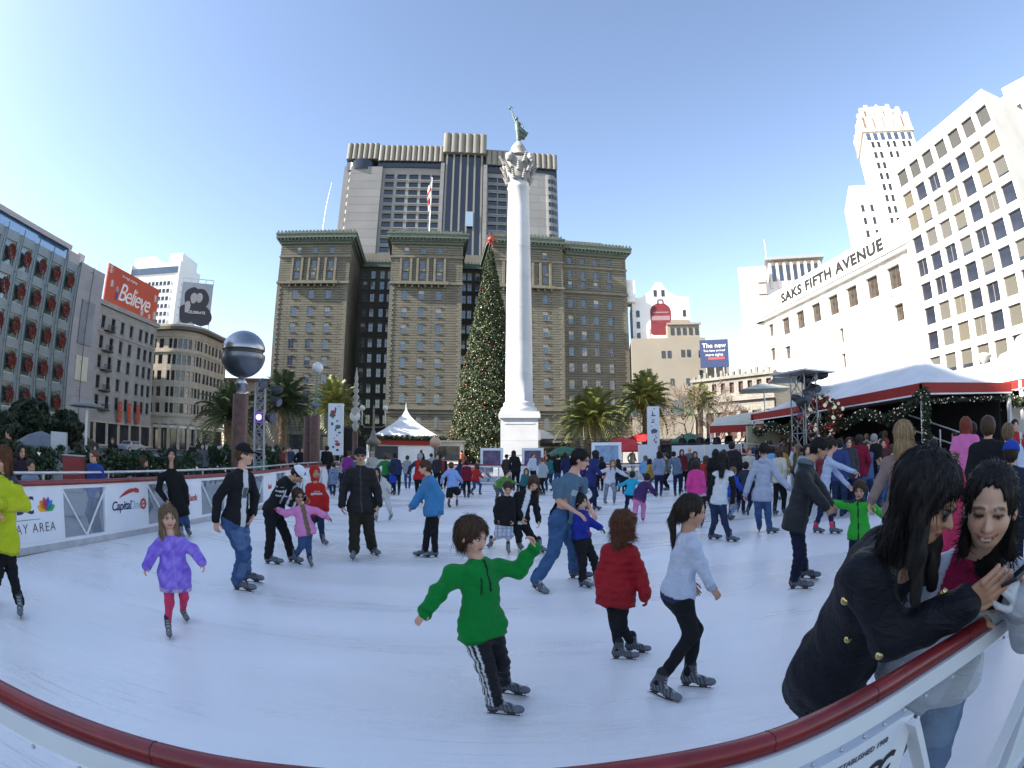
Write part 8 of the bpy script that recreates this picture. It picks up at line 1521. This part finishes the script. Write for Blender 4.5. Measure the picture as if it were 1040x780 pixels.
C(1024, None, 1024, 431, 170, 'stand', 'short', 'lightbrown', T_((.48, .54, .66), hood=1), B_(DKJ), 'boy in pale blue hooded top at the right edge', D=7.2)
C(1028, None, 1027, 451, 165, 'stand', 'short', 'dark', T_((.012, .018, .04), 'nylon', hem=.08), B_(NV), 'small child in blue woolly hat and navy coat at the right edge', D=5.6, hat=('beanie', (.02, .06, .35)))
C(1031, None, 1031, 420, 20, 'stand', 'short', 'black', T_((.35, .03, .03), side_c=(.6, .6, .6)), B_(BLK), 'person in red and white jacket inside the tent at right', D=12.5, skates=False)
C(988, None, 988, 429, 190, 'stand', 'short', 'black', T_(BLK), B_(BLK), 'dark-haired man between the pink top and the man in black', D=10)
C(972, None, 972, 474, -150, 'stand', 'bob', 'dark', T_((.45, .03, .09)), B_((.5, .05, .1)), 'child in crimson coat half hidden between the two people at the rail', D=4.4, hat=('hood', (.45, .03, .09)))
for i, ((x, yf, yh), w_) in enumerate(ENT):
    n_, c_ = far_c[i % 10]; C(x, yf, x, yh, (i * 73) % 360, ['stand', 'walk', 'glide'][i % 3], ['short', 'long', 'bob'][i % 3], ['black', 'dark', 'brown', 'lightbrown'][i % 4], T_(c_), B_([BLK, DKJ, JN][i % 3]), '%s top, small distant skater %s' % (n_, w_), group='distant skaters', skin='lma'[i % 3])
# people on the platform
for i, (x, y, c_, lab) in enumerate(((693, 441, (.03, .03, .04), 'leftmost dark figure on the viewing platform'), (703, 442, BLK, 'second dark figure from the left on the viewing platform'), (711, 440, (.06, .04, .04), 'third figure from the left on the platform, in dark brown'), (720, 441, BLK, 'fourth figure on the platform, in black, above the emblem panel'), (728, 440, (.04, .04, .07), 'fifth figure on the platform, in charcoal blue'), (740, 438, BLK, 'tall figure in black at the middle of the platform'), (761, 437, (.02, .02, .03), 'large dark figure on the platform left of the blue jacket'), (773, 438, BLK, 'figure with long dark hair on the platform beside the blue jacket'), (783, 440, (.02, .22, .45), 'child in bright blue jacket on the viewing platform'), (799, 436, (.04, .03, .05), 'rightmost dark figure on the platform'))):
    C(x, None, x, y, 5 + i * 13 % 40 - 20, 'stand', 'short' if i % 3 else 'long', 'black', T_(c_), B_(BLK), lab, D=32.5 + (i % 3) * .5, z0=.85, skates=False, skin='m' if i % 2 else 'l', group='people on the viewing platform')
# people behind the left barrier and out on the square
C(22, None, 22, 453, 20, 'stand', 'bob', 'black', T_((.03, .02, .03)), B_(BLK), 'dark-haired woman behind the left barrier beside the yellow jacket', D=9.9, skin='m', skates=False)
C(30, None, 31, 468, 20, 'stand', 'short', 'dark', T_((.20, .24, .32)), B_(DKJ), 'child in grey-blue jacket leaning on the left barrier rail', D=9.35, skin='m', skates=False, H=1.3)
C(97, None, 97, 463, -40, 'stand', 'short', 'auburn', T_((.03, .06, .25)), B_(DKJ), 'man in blue jacket behind the left barrier near the red box', D=10.2, skates=False, H=1.45)
C(143, None, 144, 466, 60, 'stand', 'bob', 'brown', T_(BLK), B_(BLK), 'person in dark coat and cap behind the white banner with the swoosh', D=12, skates=False, H=1.4, hat=('cap', BLK))
C(268, None, 267, 460, 40, 'stand', 'short', 'dark', T_((.02, .17, .09)), B_(BLK), 'person in green jacket outside the barrier behind the cap man', D=21, skates=False)
for i, (x, y, D_, c_, lab) in enumerate(((206, 468, 22, (.1, .1, .12), 'person in grey coat on the square left of the sphere lamp'), (216, 466, 24, (.03, .05, .15), 'person in navy coat on the square beside the sphere lamp pillar'), (228, 464, 26, (.3, .3, .3), 'person in pale jacket just left of the sphere lamp pillar'), (196, 466, 30, BLK, 'dark figure on the square right of the black coat woman'), (276, 461, 25, (.15, .12, .1), 'person in brown coat right of the green jacket person'), (296, 459, 30, (.05, .06, .1), 'figure in slate coat before the dark palm'), (304, 461, 27, BLK, 'figure in black beside the granite post'), (286, 463, 24, (.25, .05, .05), 'person in dark red coat outside the barrier before the dark palm'), (428, 457, 42, BLK, 'distant figure in black near the booth corner'), (470, 458, 38, (.35, .1, .05), 'person in rust jacket under the christmas tree'), (556, 459, 38, (.4, .12, .08), 'person in coral jacket right of the column'), (587, 457, 40, BLK, 'distant dark figure left of the palm trunk'), (628, 457, 40, (.15, .05, .03), 'distant figure in brown near the red umbrellas'), (642, 458, 38, (.35, .3, .25), 'distant figure in beige near the red umbrellas'), (676, 458, 37, (.1, .1, .12), 'distant figure in grey right of the white screen board'), (12, 458, 16, (.08, .03, .03), 'figure in dark brown behind the yellow jacket child'), (115, 470, 24, BLK, 'dark figure by the hedge in front of the balcony building'), (56, 464, 19, (.05, .05, .06), 'figure in dark grey beside the pale cabinet'))):
    C(x, None, x, y, (i * 67) % 360, 'walk', 'short' if i % 2 else 'bob', ('black', 'brown', 'dark')[i % 3], T_(c_), B_(BLK), lab, D=D_, skates=False, H=1.7)
# more of the dense crowd under the tents and along the right barrier
pal = [(.02, .02, .03), (.05, .06, .12), (.3, .03, .04), (.25, .26, .28), (.04, .1, .2), (.1, .03, .04), (.45, .45, .46), (.02, .02, .02), (.14, .1, .07), (.05, .02, .1)]
pn = ['black', 'slate blue', 'red', 'mid grey', 'blue', 'burgundy', 'white', 'jet black', 'brown', 'violet']
for i in range(26):
    y_ = 12.0 + (i % 13) * 1.15 + (i * 7 % 5) * .1; x_ = 11.35 + (i // 13) * .85 + (i * 3 % 4) * .12; D_ = math.hypot(x_, y_); H_ = 1.5 + (i * 13 % 7) * .05
    J = posed((x_, y_), H_, (i * 47) % 360, 'stand', i, 0, .22, False); w_ = ['short', 'bob', 'long'][i % 3]
    build_person('%s %s, %s of barrier crowd, %s' % (pn[i % 10], ['coat', 'jacket', 'hoodie'][i // 10], 'front row' if i < 13 else 'back row', ['near the tent corner', 'beside the garlanded post', 'below the long garland', 'in mid crowd', 'towards the wreath', 'under the wreath', 'near the truss', 'beyond the truss', 'by the ramp railing', 'at the far end of the tent', 'before the cream wall', 'at the rink corner', 'by the last tent post'][i % 13]), J, H_, (i * 47) % 360, None, 0, 0, w_, ['black', 'dark', 'brown', 'lightbrown'][i % 4], 'lma'[i % 3], T_(pal[i % 10]), B_(BLK), lod=3, seed=i + 100, feet='none', group='crowd behind the right barrier')
# ------------------------------------------------------------------ pieces that stand apart become parts of their own
def split_pieces(o, newname=None, gap=.04):
    me = o.data; n = len(me.vertices); par = list(range(n))
    def find(i):
        while par[i] != i: par[i] = par[par[i]]; i = par[i]
        return i
    for p in me.polygons:
        a = find(p.vertices[0])
        for v in p.vertices[1:]: par[find(v)] = a
    isl = {}
    for v in me.vertices: isl.setdefault(find(v.index), []).append(v.index)
    bb = {k: (np.min([me.vertices[i].co[:] for i in vs_], 0) - gap, np.max([me.vertices[i].co[:] for i in vs_], 0) + gap) for k, vs_ in isl.items()}
    ks = list(isl); g = {k: k for k in ks}
    def fg(k):
        while g[k] != k: k = g[k]
        return k
    for a in range(len(ks)):
        for b in range(a + 1, len(ks)):
            (l0, h0), (l1, h1) = bb[ks[a]], bb[ks[b]]
            if (l0 <= h1).all() and (l1 <= h0).all(): g[fg(ks[b])] = fg(ks[a])
    groups = {}
    for k in ks: groups.setdefault(fg(k), set()).update(isl[k])
    if len(groups) < 2: return
    for q, vs_ in enumerate(groups.values()):
        b = MB(); mp = {}
        for p in me.polygons:
            if p.vertices[0] in vs_:
                for v in p.vertices:
                    if v not in mp: mp[v] = len(b.v); b.v.append(tuple(me.vertices[v].co))
                b.f.append([mp[v] for v in p.vertices]); b.m.append(p.material_index); b.sm.append(p.use_smooth)
        nm = newname or o.name.split('.')[0]; m2 = b.mesh(nm, list(me.materials))
        if q == 0: o.data = m2; o.name = nm
        else: c_ = bpy.data.objects.new(nm, m2); c_.matrix_local = o.matrix_local; col.objects.link(c_); c_.parent = o.parent; c_.location = o.location; c_.rotation_euler = o.rotation_euler
for o in [o for o in bpy.data.objects if o.type == 'MESH' and o.parent and not o.get('kind')]:
    st_ = o.name.split('.')[0]
    if st_ in ('court_wall', 'shop_front', 'dark_band', 'corner', 'snowflake', 'stand', 'corner_glazing', 'pavilion_glazing', 'side_joint', 'blank_panel') or (st_ == 'leg') or (st_ == 'pink_recess' and False): split_pieces(o, {'corner_glazing': 'corner_window'}.get(st_))
